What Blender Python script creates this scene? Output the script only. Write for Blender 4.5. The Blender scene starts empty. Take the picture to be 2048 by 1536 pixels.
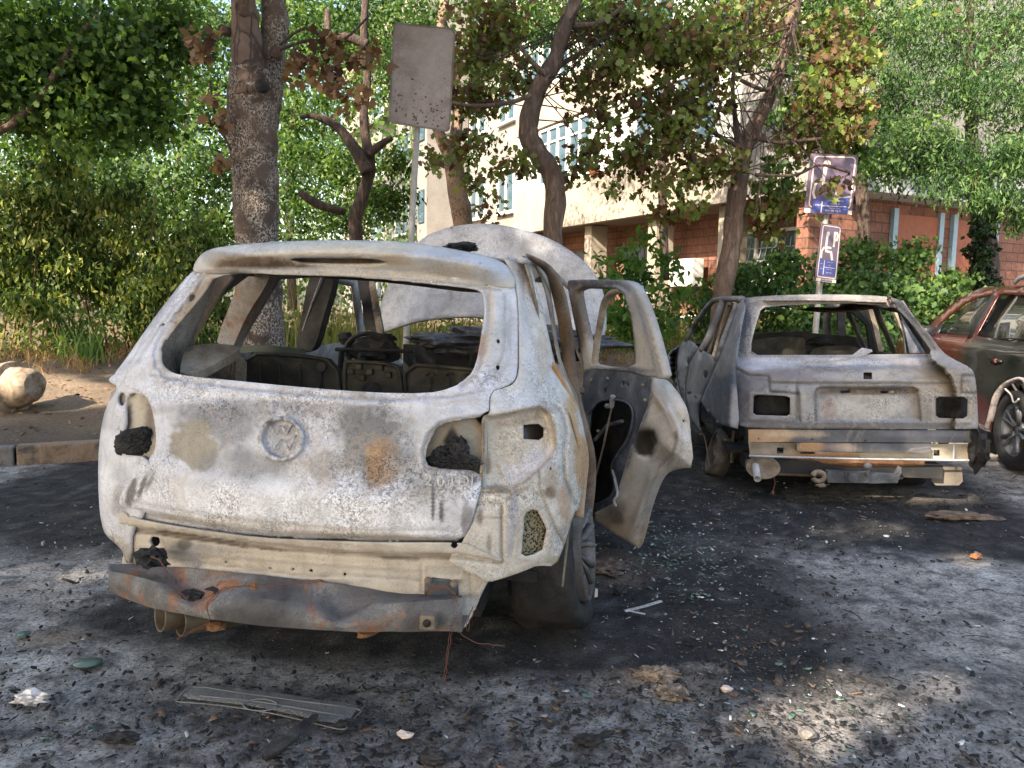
import bpy, bmesh, math, random
import numpy as np
from mathutils import Vector, Matrix, noise as mn
from mathutils.geometry import delaunay_2d_cdt
R = math.radians
random.seed(7)
rng = np.random.default_rng(11)
SC = bpy.context.scene
COL = SC.collection

# ---------------------------------------------------------------- camera, sky, sun, exposure
FPX = 1550.0                                   # focal length in pixels of the 2048 px wide photograph
cam_d = bpy.data.cameras.new('camera'); cam = bpy.data.objects.new('camera', cam_d); COL.objects.link(cam)
cam_d.sensor_width = 36; cam_d.lens = FPX / 2048 * 36; cam_d.clip_start = .05; cam_d.clip_end = 600
CAMM = Matrix.Translation((0, 0, 1.28)) @ Matrix.Rotation(R(90 - 6.0), 4, 'X') @ Matrix.Rotation(R(1.0), 4, 'Z')
cam.matrix_world = CAMM
SC.camera = cam
SUN_AZ = (-.62, -.78); SUN_EL = 33
w = bpy.data.worlds.new('World'); SC.world = w; w.use_nodes = True
nt = w.node_tree; sky = nt.nodes.new('ShaderNodeTexSky'); sky.sky_type = 'NISHITA'; sky.sun_disc = False
sky.sun_elevation = R(SUN_EL); sky.sun_rotation = math.atan2(SUN_AZ[0], SUN_AZ[1]); sky.air_density = 1.3; sky.dust_density = 2.5
bg = nt.nodes['Background']; bg.inputs[1].default_value = .15; tm = nt.nodes.new('ShaderNodeMix'); tm.data_type = 'RGBA'; tm.blend_type = 'MULTIPLY'; tm.inputs[0].default_value = 1; tm.inputs[7].default_value = (1.02, 1.0, 1.0, 1); nt.links.new(sky.outputs[0], tm.inputs[6]); nt.links.new(tm.outputs[2], bg.inputs[0])
sl = bpy.data.lights.new('sun', 'SUN'); sl.energy = 5; sl.angle = R(.55); sl.color = (1, .87, .70)
so = bpy.data.objects.new('sun', sl); COL.objects.link(so)
sv = Vector((SUN_AZ[0], SUN_AZ[1], 0)).normalized() * math.cos(R(SUN_EL)) + Vector((0, 0, math.sin(R(SUN_EL))))
so.rotation_euler = sv.to_track_quat('Z', 'Y').to_euler(); so.location = sv * 40
SC.view_settings.view_transform = 'Standard'; SC.view_settings.look = 'None'; SC.view_settings.exposure = 1.65; SC.view_settings.gamma = 1
SC.cycles.max_bounces = 8; SC.cycles.transparent_max_bounces = 12

# ---------------------------------------------------------------- geometry helpers
CAMO = np.array(CAMM.translation)
CR = np.array(CAMM.to_3x3())
def rays(P):                                   # pixels -> unit-depth world rays
    P = np.atleast_2d(np.array(P, float))
    return np.stack([(P[:, 0] - 1024) / FPX, -(P[:, 1] - 768) / FPX, -np.ones(len(P))], 1) @ CR.T
def W(px, py, d):                              # world point at depth d along the view axis
    return Vector(CAMO + rays([(px, py)])[0] * d)
def G(px, py, z=0):                            # world point on the level z
    r = rays([(px, py)])[0]; t = (z - CAMO[2]) / r[2]
    return Vector(CAMO + r * t)
def GY(px, y, z=0):                            # world point with px column at world distance y, height z
    r = rays([(px, 620)])[0]; return Vector((r[0] / r[1] * y, y, z))
class Frame:
    def __init__(s, x, y, z, yaw):             # yaw clockwise seen from above, degrees
        s.M = Matrix.Translation((x, y, z)) @ Matrix.Rotation(R(-yaw), 4, 'Z'); s.I = s.M.inverted()
        I = np.array(s.I); s.o = I[:3, :3] @ CAMO + I[:3, 3]; s.R3 = I[:3, :3]
    def ray(s, P): return rays(P) @ s.R3.T
    def at(s, px, py, ax, v):
        r = s.ray([(px, py)])[0]; t = (v - s.o[ax]) / r[ax]; return Vector(s.o + r * t)
    def depth(s, px, py, d): return Vector(s.o + s.ray([(px, py)])[0] * d)
def tag(o, label=None, cat=None, group=None, kind=None):
    if label: o['label'] = label
    if cat: o['category'] = cat
    if group: o['group'] = group
    if kind: o['kind'] = kind
    return o
def empty(name, M, label=None, cat=None, group=None):
    o = bpy.data.objects.new(name, None); COL.objects.link(o); o.empty_display_size = .2
    o.matrix_world = M if isinstance(M, Matrix) else Matrix.Translation(M)
    return tag(o, label, cat, group)
def obj(name, me, m=None, parent=None):
    o = bpy.data.objects.new(name, me); COL.objects.link(o)
    if m: me.materials.append(m)
    if parent: o.parent = parent
    return o
def mk(name, V, F, m=None, parent=None, smooth=True, col=None, var=None, solid=0, off=-1):
    me = bpy.data.meshes.new(name); me.from_pydata([tuple(v) for v in V], [], [tuple(int(i) for i in f) for f in F]); 
    if smooth: me.polygons.foreach_set('use_smooth', [True] * len(me.polygons))
    if col is not None:
        a = me.attributes.new('Col', 'FLOAT_COLOR', 'POINT'); c = np.ones((len(V), 4), np.float32); c[:, :3] = col; a.data.foreach_set('color', c.ravel())
    me.update()
    o = obj(name, me, m, parent)
    if solid:
        md = o.modifiers.new('s', 'SOLIDIFY'); md.thickness = solid; md.offset = off; md.use_even_offset = False
    return o
def fast(name, V, nside, m, parent=None, var=None, smooth=False):   # V (n*nside,3): separate polygons
    n = len(V) // nside; me = bpy.data.meshes.new(name)
    me.vertices.add(len(V)); me.vertices.foreach_set('co', np.ascontiguousarray(V, np.float32).ravel())
    me.loops.add(len(V)); me.loops.foreach_set('vertex_index', np.arange(len(V), dtype=np.int32))
    me.polygons.add(n); me.polygons.foreach_set('loop_start', np.arange(0, len(V), nside, dtype=np.int32)); me.polygons.foreach_set('loop_total', np.full(n, nside, np.int32))
    if var is not None:
        a = me.attributes.new('v', 'FLOAT', 'POINT'); a.data.foreach_set('value', np.repeat(var, nside).astype(np.float32))
    me.update(); me.validate()
    return obj(name, me, m, parent)
class MB:                                      # collects shapes into one mesh
    def __init__(s): s.V = []; s.F = []
    def add(s, V, F):
        b = len(s.V); s.V += [tuple(v) for v in V]; s.F += [tuple(i + b for i in f) for f in F]; return s
    def box(s, a, b, M=None, bev=0):
        x0, y0, z0 = a; x1, y1, z1 = b
        V = [Vector(p) for p in ((x0,y0,z0),(x1,y0,z0),(x1,y1,z0),(x0,y1,z0),(x0,y0,z1),(x1,y0,z1),(x1,y1,z1),(x0,y1,z1))]
        if M: V = [M @ v for v in V]
        return s.add(V, [(3,2,1,0),(4,5,6,7),(0,1,5,4),(1,2,6,5),(2,3,7,6),(3,0,4,7)])
    def tube(s, P, r, n=8, cap=True, wob=0, flat=1):
        P = [Vector(p) for p in P]; k = len(P); rr = r if hasattr(r, '__len__') else [r] * k
        V = []; up = Vector((0, 0, 1)); prev = None
        for i, p in enumerate(P):
            t = (P[min(i+1, k-1)] - P[max(i-1, 0)]).normalized()
            if prev is None: a = t.cross(up if abs(t.z) < .9 else Vector((1, 0, 0))).normalized()
            else: a = (prev - t * prev.dot(t)).normalized()
            prev = a; b = t.cross(a)
            for j in range(n):
                q = 2 * math.pi * j / n; rad = rr[i]
                if wob: rad *= 1 + wob * mn.noise(Vector((math.cos(q) * 1.3, math.sin(q) * 1.3, i * .35 + p.x)))
                V.append(p + (a * math.cos(q) + b * math.sin(q) * flat) * rad)
        F = [(i*n+j, i*n+(j+1) % n, (i+1)*n+(j+1) % n, (i+1)*n+j) for i in range(k-1) for j in range(n)]
        if cap: F += [tuple(range(n-1, -1, -1)), tuple(range((k-1)*n, k*n))]
        return s.add(V, F)
    def prism(s, P, d):                        # polygon P extruded by vector d
        n = len(P); V = [Vector(p) for p in P] + [Vector(p) + Vector(d) for p in P]
        return s.add(V, [tuple(range(n)), tuple(range(2*n-1, n-1, -1))] + [(i, i+n, (i+1) % n+n, (i+1) % n) for i in range(n)])
    def lathe(s, prof, M, n=32):               # prof (r, h) along local x axis of M
        k = len(prof); V = [M @ Vector((h, r*math.cos(2*math.pi*j/n), r*math.sin(2*math.pi*j/n))) for r, h in prof for j in range(n)]
        return s.add(V, [(i*n+j, i*n+(j+1) % n, (i+1)*n+(j+1) % n, (i+1)*n+j) for i in range(k-1) for j in range(n)])
    def lump(s, c, rad, sub=3, amp=.3, fr=3.0, seed=0):
        amp *= .8
        bm = bmesh.new(); bmesh.ops.create_icosphere(bm, subdivisions=sub, radius=1)
        c = Vector(c); rad = Vector(rad) if hasattr(rad, '__len__') else Vector((rad,)*3)
        for v in bm.verts:
            p = v.co.copy(); k = 1 + amp * mn.noise(p*fr*.5 + Vector((seed, 0, 0))) + amp*.6 * mn.noise(p*fr*1.7 + Vector((0, seed, 0)))
            v.co = c + Vector((p.x*rad.x, p.y*rad.y, p.z*rad.z)) * k
        bm.verts.index_update(); s.add([v.co for v in bm.verts], [[v.index for v in f.verts] for f in bm.faces]); bm.free(); return s
    def build(s, name, m, parent=None, smooth=False, bevel=0):
        o = mk(name, s.V, s.F, m, parent, smooth)
        if bevel:
            md = o.modifiers.new('b', 'BEVEL'); md.width = bevel; md.segments = 2; md.limit_method = 'ANGLE'
        return o
def spl(P, n=6):                               # catmull-rom through open points
    P = [tuple(p) for p in P]; Q = [P[0]] + P + [P[-1]]; out = []
    for i in range(1, len(Q)-2):
        a, b, c, d = (np.array(Q[i+k], float) for k in (-1, 0, 1, 2))
        for j in range(n):
            t = j / n; out.append(tuple(.5*((2*b) + (c-a)*t + (2*a-5*b+4*c-d)*t*t + (3*b-a-3*c+d)*t**3)))
    out.append(tuple(map(float, P[-1]))); return out
def chaikin(P, it=1):
    for _ in range(it):
        Q = []
        for i in range(len(P)):
            a = np.array(P[i], float); b = np.array(P[(i+1) % len(P)], float); Q += [tuple(a*.75+b*.25), tuple(a*.25+b*.75)]
        P = Q
    return P
def resample(P, step):
    out = []
    for i in range(len(P)):
        a = np.array(P[i], float); b = np.array(P[(i+1) % len(P)], float); n = max(1, int(round(np.linalg.norm(b-a)/step)))
        out += [tuple(a + (b-a)*k/n) for k in range(n)]
    return out
def pip(pts, poly):
    x, y = pts[:, 0], pts[:, 1]; ins = np.zeros(len(pts), bool); q = np.array(poly); j = len(q)-1
    for i in range(len(q)):
        xi, yi = q[i]; xj, yj = q[j]
        if yi != yj:
            c = ((yi > y) != (yj > y)) & (x < (xj-xi)*(y-yi)/(yj-yi)+xi); ins ^= c
        j = i
    return ins
def segd(pts, poly, closed=True):              # distance to polyline
    q = np.array(poly, float); n = len(q); d = np.full(len(pts), 1e9)
    for i in range(n if closed else n-1):
        a = q[i]; b = q[(i+1) % n]; ab = b-a; L = max(ab @ ab, 1e-12); t = np.clip(((pts-a) @ ab)/L, 0, 1)
        d = np.minimum(d, np.linalg.norm(pts-(a+t[:, None]*ab), axis=1))
    return d
def cdt(outline, holes=(), step=8, ch=1, hch=None):
    O = resample(chaikin(outline, ch), step); H = [resample(chaikin(h, ch if hch is None else hch), step) for h in holes]
    q = np.array(O); x0, y0 = q.min(0); x1, y1 = q.max(0); g = []
    r = 0; yy = y0
    while yy < y1:
        xs = np.arange(x0 + (r % 2)*step/2, x1, step); g.append(np.stack([xs, np.full(len(xs), yy)], 1)); yy += step*.866; r += 1
    g = np.concatenate(g) if g else np.zeros((0, 2)); k = pip(g, O)
    for h in H: k &= ~pip(g, h)
    g = g[k]
    if len(g):
        d = segd(g, O)
        for h in H: d = np.minimum(d, segd(g, h))
        g = g[d > step*.45]
    V = list(O); E = [(i, (i+1) % len(O)) for i in range(len(O))]
    for h in H:
        b = len(V); V += h; E += [(b+i, b+(i+1) % len(h)) for i in range(len(h))]
    V += [tuple(p) for p in g]
    v, e, f = delaunay_2d_cdt([Vector(p) for p in V], E, [], 0, 1e-4)[:3]
    v = np.array([tuple(p) for p in v]); f = np.array([t for t in f if len(t) == 3])
    c = v[f].mean(1); k = pip(c, O)
    for h in H: k &= ~pip(c, h)
    return v, f[k]
def hit(fr, P, F, t0=1.2, t1=9, n=260):        # first crossing of implicit skin F(x,y,z)<0 along the pixel rays
    r = fr.ray(P); o = fr.o; best = np.full(len(P), t1); bf = np.full(len(P), 1e9); done = np.zeros(len(P), bool)
    ts = np.linspace(t0, t1, n); lo = np.zeros(len(P)); hi = np.zeros(len(P))
    for t in ts:
        q = o + r*t; f = F(q[:, 0], q[:, 1], q[:, 2])
        k = (~done) & (f < 0); lo[k] = t-(ts[1]-ts[0]); hi[k] = t; done |= k
        k = (~done) & (f < bf); bf[k] = f[k]; best[k] = t
    for _ in range(14):
        m_ = (lo+hi)/2; q = o + r*m_[:, None]; f = F(q[:, 0], q[:, 1], q[:, 2]); hi = np.where(f < 0, m_, hi); lo = np.where(f < 0, lo, m_)
    return np.where(done, hi, best), r
def stainmap(P, base, st, seed=0):             # colour of the burnt surface at photo pixels P: stains with ragged edges
    C = np.tile(np.array(base, float), (len(P), 1))
    nz = np.array([(mn.noise(Vector((x*.022, y*.022, seed))), mn.noise(Vector((x*.022, y*.022, seed+9))), mn.noise(Vector((x*.09, y*.09, seed+3)))) for x, y in P])
    for s in st:
        x, y, rx, ry, c, a = s[:6]; soft = s[6] if len(s) > 6 else .5
        ang = R(s[7]) if len(s) > 7 else 0; ca, sa = math.cos(ang), math.sin(ang)
        dx = P[:, 0]-x; dy = P[:, 1]-y
        u = (dx*ca+dy*sa)/rx; v = (-dx*sa+dy*ca)/ry
        d = np.sqrt(u*u+v*v) + nz[:, 0]*.35 + nz[:, 2]*.25
        k = np.clip((1+soft/2-d)/soft, 0, 1)*a; C = C*(1-k[:, None]) + np.array(c)*k[:, None]
    return np.clip(C*(1+.18*nz[:, 1:2]), 0, 1)
def panel(name, fr, outline, F, m, parent, holes=(), step=8, off=0, relief=None, base=(.5, .5, .5), st=(), solid=.006, ch=1, seed=0, smooth=True, label=None, hch=None, lines=()):
    v, f = cdt(outline, holes, step, ch, hch)
    t, r = hit(fr, v, F)
    t = t + off
    if relief is not None: t = t + relief(v)
    Cc = stainmap(v, base, st, seed)
    for ln in lines:                            # folds, seams and grooves: (points, width px, depth m, colour, strength, closed)
        g_ = np.exp(-(segd(v, ln[0], len(ln) > 5)/ln[1])**2); t = t + ln[2]*g_
        if ln[3] is not None: k_ = (g_*ln[4])[:, None]*(1+.3*np.array([mn.noise(Vector((x*.07, y*.07, 2))) for x, y in v]))[:, None]; Cc = Cc*(1-k_)+np.array(ln[3])*k_
    P = fr.o + r*t[:, None]; Cc = np.clip(Cc, 0, 1)
    a, b, c = P[f[:, 0]], P[f[:, 1]], P[f[:, 2]]
    nn = np.cross(b-a, c-a).sum(0)
    if nn @ r.mean(0) > 0: f = f[:, ::-1]
    o = mk(name, P, f, m, parent, smooth, Cc, solid=solid)
    if label: o['label'] = label
    return o
def plane_y(y0): return lambda x, y, z: y0 - y
def sheet(name, outline, fn, m, parent, holes=(), step=.06, solid=.006, ch=1, smooth=True, flip=False, col=None):   # outline in 2-D metres, fn maps (n,2)->(n,3)
    v, f = cdt(outline, holes, step, ch); P = fn(v)
    return mk(name, P, f[:, ::-1] if flip else f, m, parent, smooth, col, solid=solid)
def ringp(cx, cy, rx, ry=None, n=14): ry = ry or rx; return [(cx+rx*math.cos(2*math.pi*i/n), cy+ry*math.sin(2*math.pi*i/n)) for i in range(n)]
def rectp(x0, y0, x1, y1): return [(x0, y0), (x1, y0), (x1, y1), (x0, y1)]
def text_mesh(s, size):
    cu = bpy.data.curves.new('t', 'FONT'); cu.body = s; cu.size = size; cu.align_x = 'CENTER'; cu.align_y = 'CENTER'; cu.resolution_u = 2
    o = bpy.data.objects.new('t', cu); me = bpy.data.meshes.new_from_object(o)
    V = [v.co.copy() for v in me.vertices]; F = [list(p.vertices) for p in me.polygons]
    bpy.data.objects.remove(o); bpy.data.curves.remove(cu); bpy.data.meshes.remove(me); return V, F

# ---------------------------------------------------------------- materials
class NB:
    def __init__(s, name, rough=.7, metal=0):
        s.m = bpy.data.materials.new(name); s.m.use_nodes = True; s.t = s.m.node_tree; s.b = s.t.nodes['Principled BSDF']
        s.b.inputs['Roughness'].default_value = rough; s.b.inputs['Metallic'].default_value = metal; s.tc = s.t.nodes.new('ShaderNodeTexCoord').outputs['Object']
    def l(s, a, b): s.t.links.new(a, b)
    def put(s, sock, v):
        if hasattr(v, 'is_output'): s.l(v, sock)
        elif hasattr(v, '__len__') and len(v) == 3 and sock.type == 'RGBA': sock.default_value = (*v, 1)
        else: sock.default_value = v
    def noise(s, sc, det=5, ro=.6, dist=0, stretch=None, vec=None):
        n = s.t.nodes.new('ShaderNodeTexNoise'); n.inputs['Scale'].default_value = sc; n.inputs['Detail'].default_value = det; n.inputs['Roughness'].default_value = ro; n.inputs['Distortion'].default_value = dist
        v = vec or s.tc
        if stretch:
            mp = s.t.nodes.new('ShaderNodeMapping'); mp.inputs['Scale'].default_value = stretch; s.l(v, mp.inputs[0]); v = mp.outputs[0]
        s.l(v, n.inputs['Vector']); return n.outputs['Fac']
    def voro(s, sc, feat='DISTANCE_TO_EDGE', stretch=None, warp=0):
        n = s.t.nodes.new('ShaderNodeTexVoronoi'); n.feature = feat; n.inputs['Scale'].default_value = sc; v = s.tc
        if warp:
            q = s.t.nodes.new('ShaderNodeTexNoise'); q.inputs['Scale'].default_value = 12; q.inputs['Detail'].default_value = 4; s.l(v, q.inputs['Vector']); a = s.t.nodes.new('ShaderNodeVectorMath'); a.operation = 'MULTIPLY_ADD'; s.l(q.outputs['Color'], a.inputs[0]); a.inputs[1].default_value = (warp,)*3; s.l(v, a.inputs[2]); v = a.outputs[0]
        if stretch:
            mp = s.t.nodes.new('ShaderNodeMapping'); mp.inputs['Scale'].default_value = stretch; s.l(v, mp.inputs[0]); v = mp.outputs[0]
        s.l(v, n.inputs['Vector']); return n.outputs['Distance']
    def ramp(s, f, st, interp='LINEAR'):
        n = s.t.nodes.new('ShaderNodeValToRGB'); s.l(f, n.inputs[0]); e = n.color_ramp.elements; n.color_ramp.interpolation = interp
        for i, (p, c) in enumerate(st):
            el = e[i] if i < 2 else e.new(p)
            el.position = p; el.color = (*(c if hasattr(c, '__len__') else (c,)*3), 1)
        return n.outputs[0]
    def mix(s, f, a, b, mode='MIX'):
        n = s.t.nodes.new('ShaderNodeMix'); n.data_type = 'RGBA'; n.blend_type = mode; s.put(n.inputs[0], f); s.put(n.inputs[6], a); s.put(n.inputs[7], b); return n.outputs[2]
    def math(s, op, a, b=0):
        n = s.t.nodes.new('ShaderNodeMath'); n.operation = op; s.put(n.inputs[0], a); s.put(n.inputs[1], b); return n.outputs[0]
    def attr(s, name, out='Color'):
        n = s.t.nodes.new('ShaderNodeAttribute'); n.attribute_name = name; return n.outputs[out]
    def bump(s, h, st=.4, d=.01):
        n = s.t.nodes.new('ShaderNodeBump'); n.inputs['Strength'].default_value = st; n.inputs['Distance'].default_value = d; s.l(h, n.inputs['Height']); s.l(n.outputs[0], s.b.inputs['Normal'])
    def col(s, c): s.put(s.b.inputs['Base Color'], c); return s
def burnt(name, cols=None, fine=1.0, rust=.0, soot=.0, rough=.75, scale=2.5, bump=.35, crackle=.5, streak=0):
    n = NB(name, rough, .0)
    base = n.attr('Col') if cols is None else n.ramp(n.noise(scale, 8, .65, .6), [(.32, cols[0]), (.5, cols[1]), (.66, cols[2])])
    worm = n.noise(95, 3, .7, 1.2)
    area = n.ramp(n.noise(3.6, 5, .65, .4), [(.42, .0), (.60, 1)])
    k = n.ramp(worm, [(.40, .34), (.49, .9), (.60, 1.3)])
    base = n.mix(n.math('MULTIPLY', area, crackle), base, n.mix(1, base, k, 'MULTIPLY'))
    blot = n.ramp(n.noise(14, 6, .7, .8), [(.34, .72), (.52, 1.0), (.7, 1.1)])
    base = n.mix(fine*.8, base, n.mix(1, base, blot, 'MULTIPLY'))
    if cols is None:                            # bare flaked spots and heat tide lines
        fl_ = n.ramp(n.noise(9, 9, .78, .3), [(.62, 0), (.645, .8)]); base = n.mix(fl_, base, n.mix(1, base, (.52, .50, .52), 'MULTIPLY'))
        td = n.ramp(n.noise(2.3, 6, .6, 1.2), [(.475, 0), (.50, .3), (.525, 0)]); base = n.mix(td, base, (.42, .34, .26))
    sp = n.ramp(n.noise(190, 2, .6), [(.36, .62), (.46, 1)])
    base = n.mix(.6*fine, base, n.mix(1, base, sp, 'MULTIPLY'))
    if rust:
        rk = n.ramp(n.noise(3.2, 7, .7, .5), [(.60-rust*.25, 0), (.68-rust*.25, 1)])
        base = n.mix(n.math('MULTIPLY', rk, .85), base, n.ramp(n.noise(30, 4, .6), [(.3, (.10, .035, .015)), (.55, (.30, .11, .035)), (.75, (.42, .2, .08))]))
    if soot:
        skm = n.ramp(n.noise(2.7, 6, .65, .7), [(.62-soot*.3, 0), (.74-soot*.3, 1)])
        base = n.mix(skm, base, (.025, .023, .024))
    n.col(base); n.bump(n.math('ADD', n.math('MULTIPLY', worm, .6), n.noise(25, 4, .6)), bump, .006)
    n.l(n.ramp(n.noise(9, 4, .6), [(.3, .5), (.7, .9)]), n.b.inputs['Roughness'])
    return n.m
def plain(name, c, rough=.6, metal=0, var=.15, sc=8, bump=0):
    n = NB(name, rough, metal)
    n.col(n.mix(1, c, n.ramp(n.noise(sc, 6, .65), [(.25, 1-var*1.6), (.5, 1), (.75, 1+var)]), 'MULTIPLY'))
    if bump: n.bump(n.noise(sc*5, 4), bump, .01)
    return n.m
def leafmat(name, ramp_, tr=.35, rough=.55):
    n = NB(name, rough); c = n.ramp(n.attr('v', 'Fac'), ramp_); c = n.mix(.35, c, n.mix(1, c, n.ramp(n.noise(1.1, 3), [(.3, .45), (.7, 1.6)]), 'MULTIPLY'))
    n.col(c); t = n.t.nodes.new('ShaderNodeBsdfTranslucent'); n.l(n.mix(1, c, (1.5, 1.5, .7), 'MULTIPLY'), t.inputs[0])
    mx = n.t.nodes.new('ShaderNodeMixShader'); mx.inputs[0].default_value = tr; n.l(n.b.outputs[0], mx.inputs[1]); n.l(t.outputs[0], mx.inputs[2])
    n.l(mx.outputs[0], n.t.nodes['Material Output'].inputs[0]); n.b.inputs['Specular IOR Level'].default_value = .35
    return n.m
M = {}
M['skin'] = burnt('burnt_paint', fine=.9, crackle=.9)
M['skin_smooth'] = burnt('burnt_paint_smooth', fine=.7, crackle=.35)
M['inner'] = burnt('scorched_metal', ((.10, .075, .055), (.25, .20, .15), (.40, .35, .28)), rust=.12, soot=.15, scale=4)
M['black'] = burnt('sooty_metal', ((.006, .006, .007), (.014, .0135, .0145), (.04, .035, .032)), scale=5)
M['blackgrey'] = burnt('sooty_grey', ((.03, .032, .038), (.10, .105, .12), (.24, .24, .25)), rust=.1, soot=.2, scale=5)
M['char'] = burnt('char', ((.006, .006, .007), (.014, .013, .014), (.04, .036, .034)), scale=12, bump=1, rough=.9)
M['seat'] = burnt('scorched_seat_shell', ((.013, .012, .010), (.040, .035, .026), (.10, .085, .06)), soot=.1, scale=6)
M['beam'] = burnt('heat_tinted_steel', ((.05, .048, .052), (.12, .116, .12), (.26, .25, .24)), rust=.27, scale=3.5, rough=.5)
M['bonnet'] = burnt('burnt_bonnet', ((.30, .28, .27), (.42, .41, .42), (.54, .53, .55)), soot=.0, scale=5, crackle=.6)
M['greyblue'] = burnt('burnt_grey_blue', ((.09, .10, .13), (.20, .215, .26), (.34, .34, .37)), rust=.06, soot=.05, scale=3.5)
M['rust'] = burnt('rusty_steel', ((.12, .055, .03), (.30, .14, .06), (.42, .28, .17)), rust=.2, scale=6)
M['tyre'] = burnt('burnt_tyre', ((.008, .008, .008), (.018, .017, .017), (.04, .037, .035)), scale=8, bump=.8, rough=.9)
M['rimdark'] = burnt('scorched_alloy', ((.05, .042, .038), (.10, .085, .075), (.2, .18, .17)), scale=5, rough=.45)
M['copper'] = plain('copper_wire', (.13, .055, .038), .5, .3)
M['brownpipe'] = plain('scorched_pipe', (.14, .105, .07), .55, .3, .4, 12)
M['brownglass'] = plain('soot_dark', (.03, .022, .018), .2)
M['white'] = plain('dusty_white', (.55, .52, .47), .8, 0, .2, 6)
# near car skin colour bases
WHT = (.60, .60, .655); BEI = (.56, .485, .40); GRY = (.33, .335, .37); DRK = (.05, .045, .043); BRN = (.22, .15, .09); ORG = (.46, .255, .11)
# ================================================================ ground, verge, kerb
KX, KY = -3.2, 6.02; KD = np.array([math.cos(R(27)), math.sin(R(27))]); KN = np.array([-KD[1], KD[0]])   # kerb line and the direction behind it
def verge_z(x, y):
    t = (np.asarray(x)-KX)*KN[0] + (np.asarray(y)-KY)*KN[1]; u = np.clip(t/3.6, 0, 1); return .12 + .44*u*u*(3-2*u)
def nzv(x, y, s, k=0): return np.array([mn.noise(Vector((a*s, b*s, k))) for a, b in zip(x, y)])
def fbm(x, y, s, k=0): return nzv(x, y, s, k) + .5*nzv(x, y, s*2.1, k+3) + .25*nzv(x, y, s*4.3, k+5)
ax = np.unique(np.concatenate([np.linspace(-60, -6, 14), np.arange(-6, 8, .055), np.linspace(8, 60, 14)])); ay = np.unique(np.concatenate([np.linspace(-40, .5, 12), np.arange(.5, 10, .055), np.linspace(10, 90, 14)]))
XX, YY = np.meshgrid(ax, ay); gx, gy = XX.ravel(), YY.ravel(); near = (np.abs(gx-1) < 8) & (gy > 0) & (gy < 11)
f1 = np.zeros(len(gx)); f2 = np.zeros(len(gx)); f3 = np.zeros(len(gx))
f1[near] = fbm(gx[near], gy[near], .9, 1); f2[near] = fbm(gx[near], gy[near], 3.2, 2); f3[near] = nzv(gx[near], gy[near], 11, 4)
def carsoot(F, x0, x1, y0, y1, pad):
    I = np.array(F.I); lx = I[0, 0]*gx+I[0, 1]*gy+I[0, 3]; ly = I[1, 0]*gx+I[1, 1]*gy+I[1, 3]
    dx = np.maximum(np.maximum(x0-lx, lx-x1), 0); dy = np.maximum(np.maximum(y0-ly, ly-y1), 0); return 1-np.clip((np.hypot(dx, dy)+f1*.25*pad+f2*.12*pad)/pad, 0, 1)
Fa = Frame(-.679, 2.307, 0, 8); Fb = Frame(2.21, 5.0, 0, 5); Fc = Frame(4.80, 5.24, 0, 9)
soot = np.maximum.reduce([carsoot(Fa, -1.0, 1.15, .55, 4.4, .32), carsoot(Fb, -1.2, .9, -.8, 4, .5)*.97, carsoot(Fa, .8, 1.6, .7, 4.5, .5)*.8, carsoot(Fa, -2.9, -.9, 1.6, 4.2, .5)*.9])
soot = np.clip(soot*1.6, 0, 1)
base = np.array((.37, .34, .315)); C = np.tile(base, (len(gx), 1)) * (1+.22*f1[:, None]+.15*f2[:, None])
def lay(k, c): 
    global C
    k = np.clip(k, 0, 1)[:, None]; C = C*(1-k)+np.array(c)*k
lay((f2+f3*.9-.28)*1.4*(near), (.10,.095,.097)); lay(np.clip((2.75-gy)*2.2, 0, 1)*np.clip(.25+f2*.6+f3*.5, 0, .6)*near, (.085,.08,.08)); lay((f1*1.0-f3*.6-.35)*1.2, (.5,.49,.48))
lay(np.exp(-((gx-.15)**2/.5+(gy-1.9)**2/.12))*.5*(1+f3), (.10,.075,.055))
lay(soot*(1+.35*f3), (.014,.0135,.015))
lay(np.clip((-f2-f3*.5-.25)*2, 0, 1)*np.clip(soot, 0, .7), (.07,.055,.045))
for (px, py, rx, ry, c, a) in ((1310,1360,.16,.10,(.42,.31,.22),.8), (1760,985,.55,.22,(.21,.17,.13),.85), (1080,1450,.25,.10,(.30,.29,.28),.5), (560,1420,.5,.12,(.13,.12,.12),.6), (1400,1333,.07,.02,(.38,.34,.28),.8), (100,1270,.12,.07,(.24,.17,.11),.7), (1230,1130,.20,.22,(.16,.115,.085),.8), (1500,1090,.5,.2,(.16,.14,.125),.6), (60,1400,.16,.06,(.30,.28,.28),.5)):
    p = G(px, py); d = np.sqrt(((gx-p.x)/rx)**2+((gy-p.y)/ry)**2)+f2*.35+f3*.3; lay(np.clip(1.5-d, 0, 1)*a, c)
gz = near*(.010*f2 + .004*f3 + .018*np.clip(f3+f2*.5, 0, 1)*np.clip(soot, .15, .8))
gz = gz - .012*near
F = []; nx, ny = len(ax), len(ay); I0 = (np.arange(ny-1)[:, None]*nx+np.arange(nx-1)).ravel()
n = NB('asphalt_ash', .93)
ca = n.attr('Col'); bl = n.noise(7.5, 7, .72, .5); ca = n.mix(1, ca, n.ramp(bl, [(.38, .38), (.50, .88), (.62, 1.1)]), 'MULTIPLY'); b2 = n.noise(22, 5, .7, .8, (1, 1.6, 1)); ca = n.mix(n.ramp(b2, [(.56, 0), (.66, .65)]), ca, (.04,.037,.036)); fine = n.noise(75, 5, .75); fine2 = n.noise(17, 6, .7, .6); an = n.noise(9, 6, .7, .4, (1, 1, 1))
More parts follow.
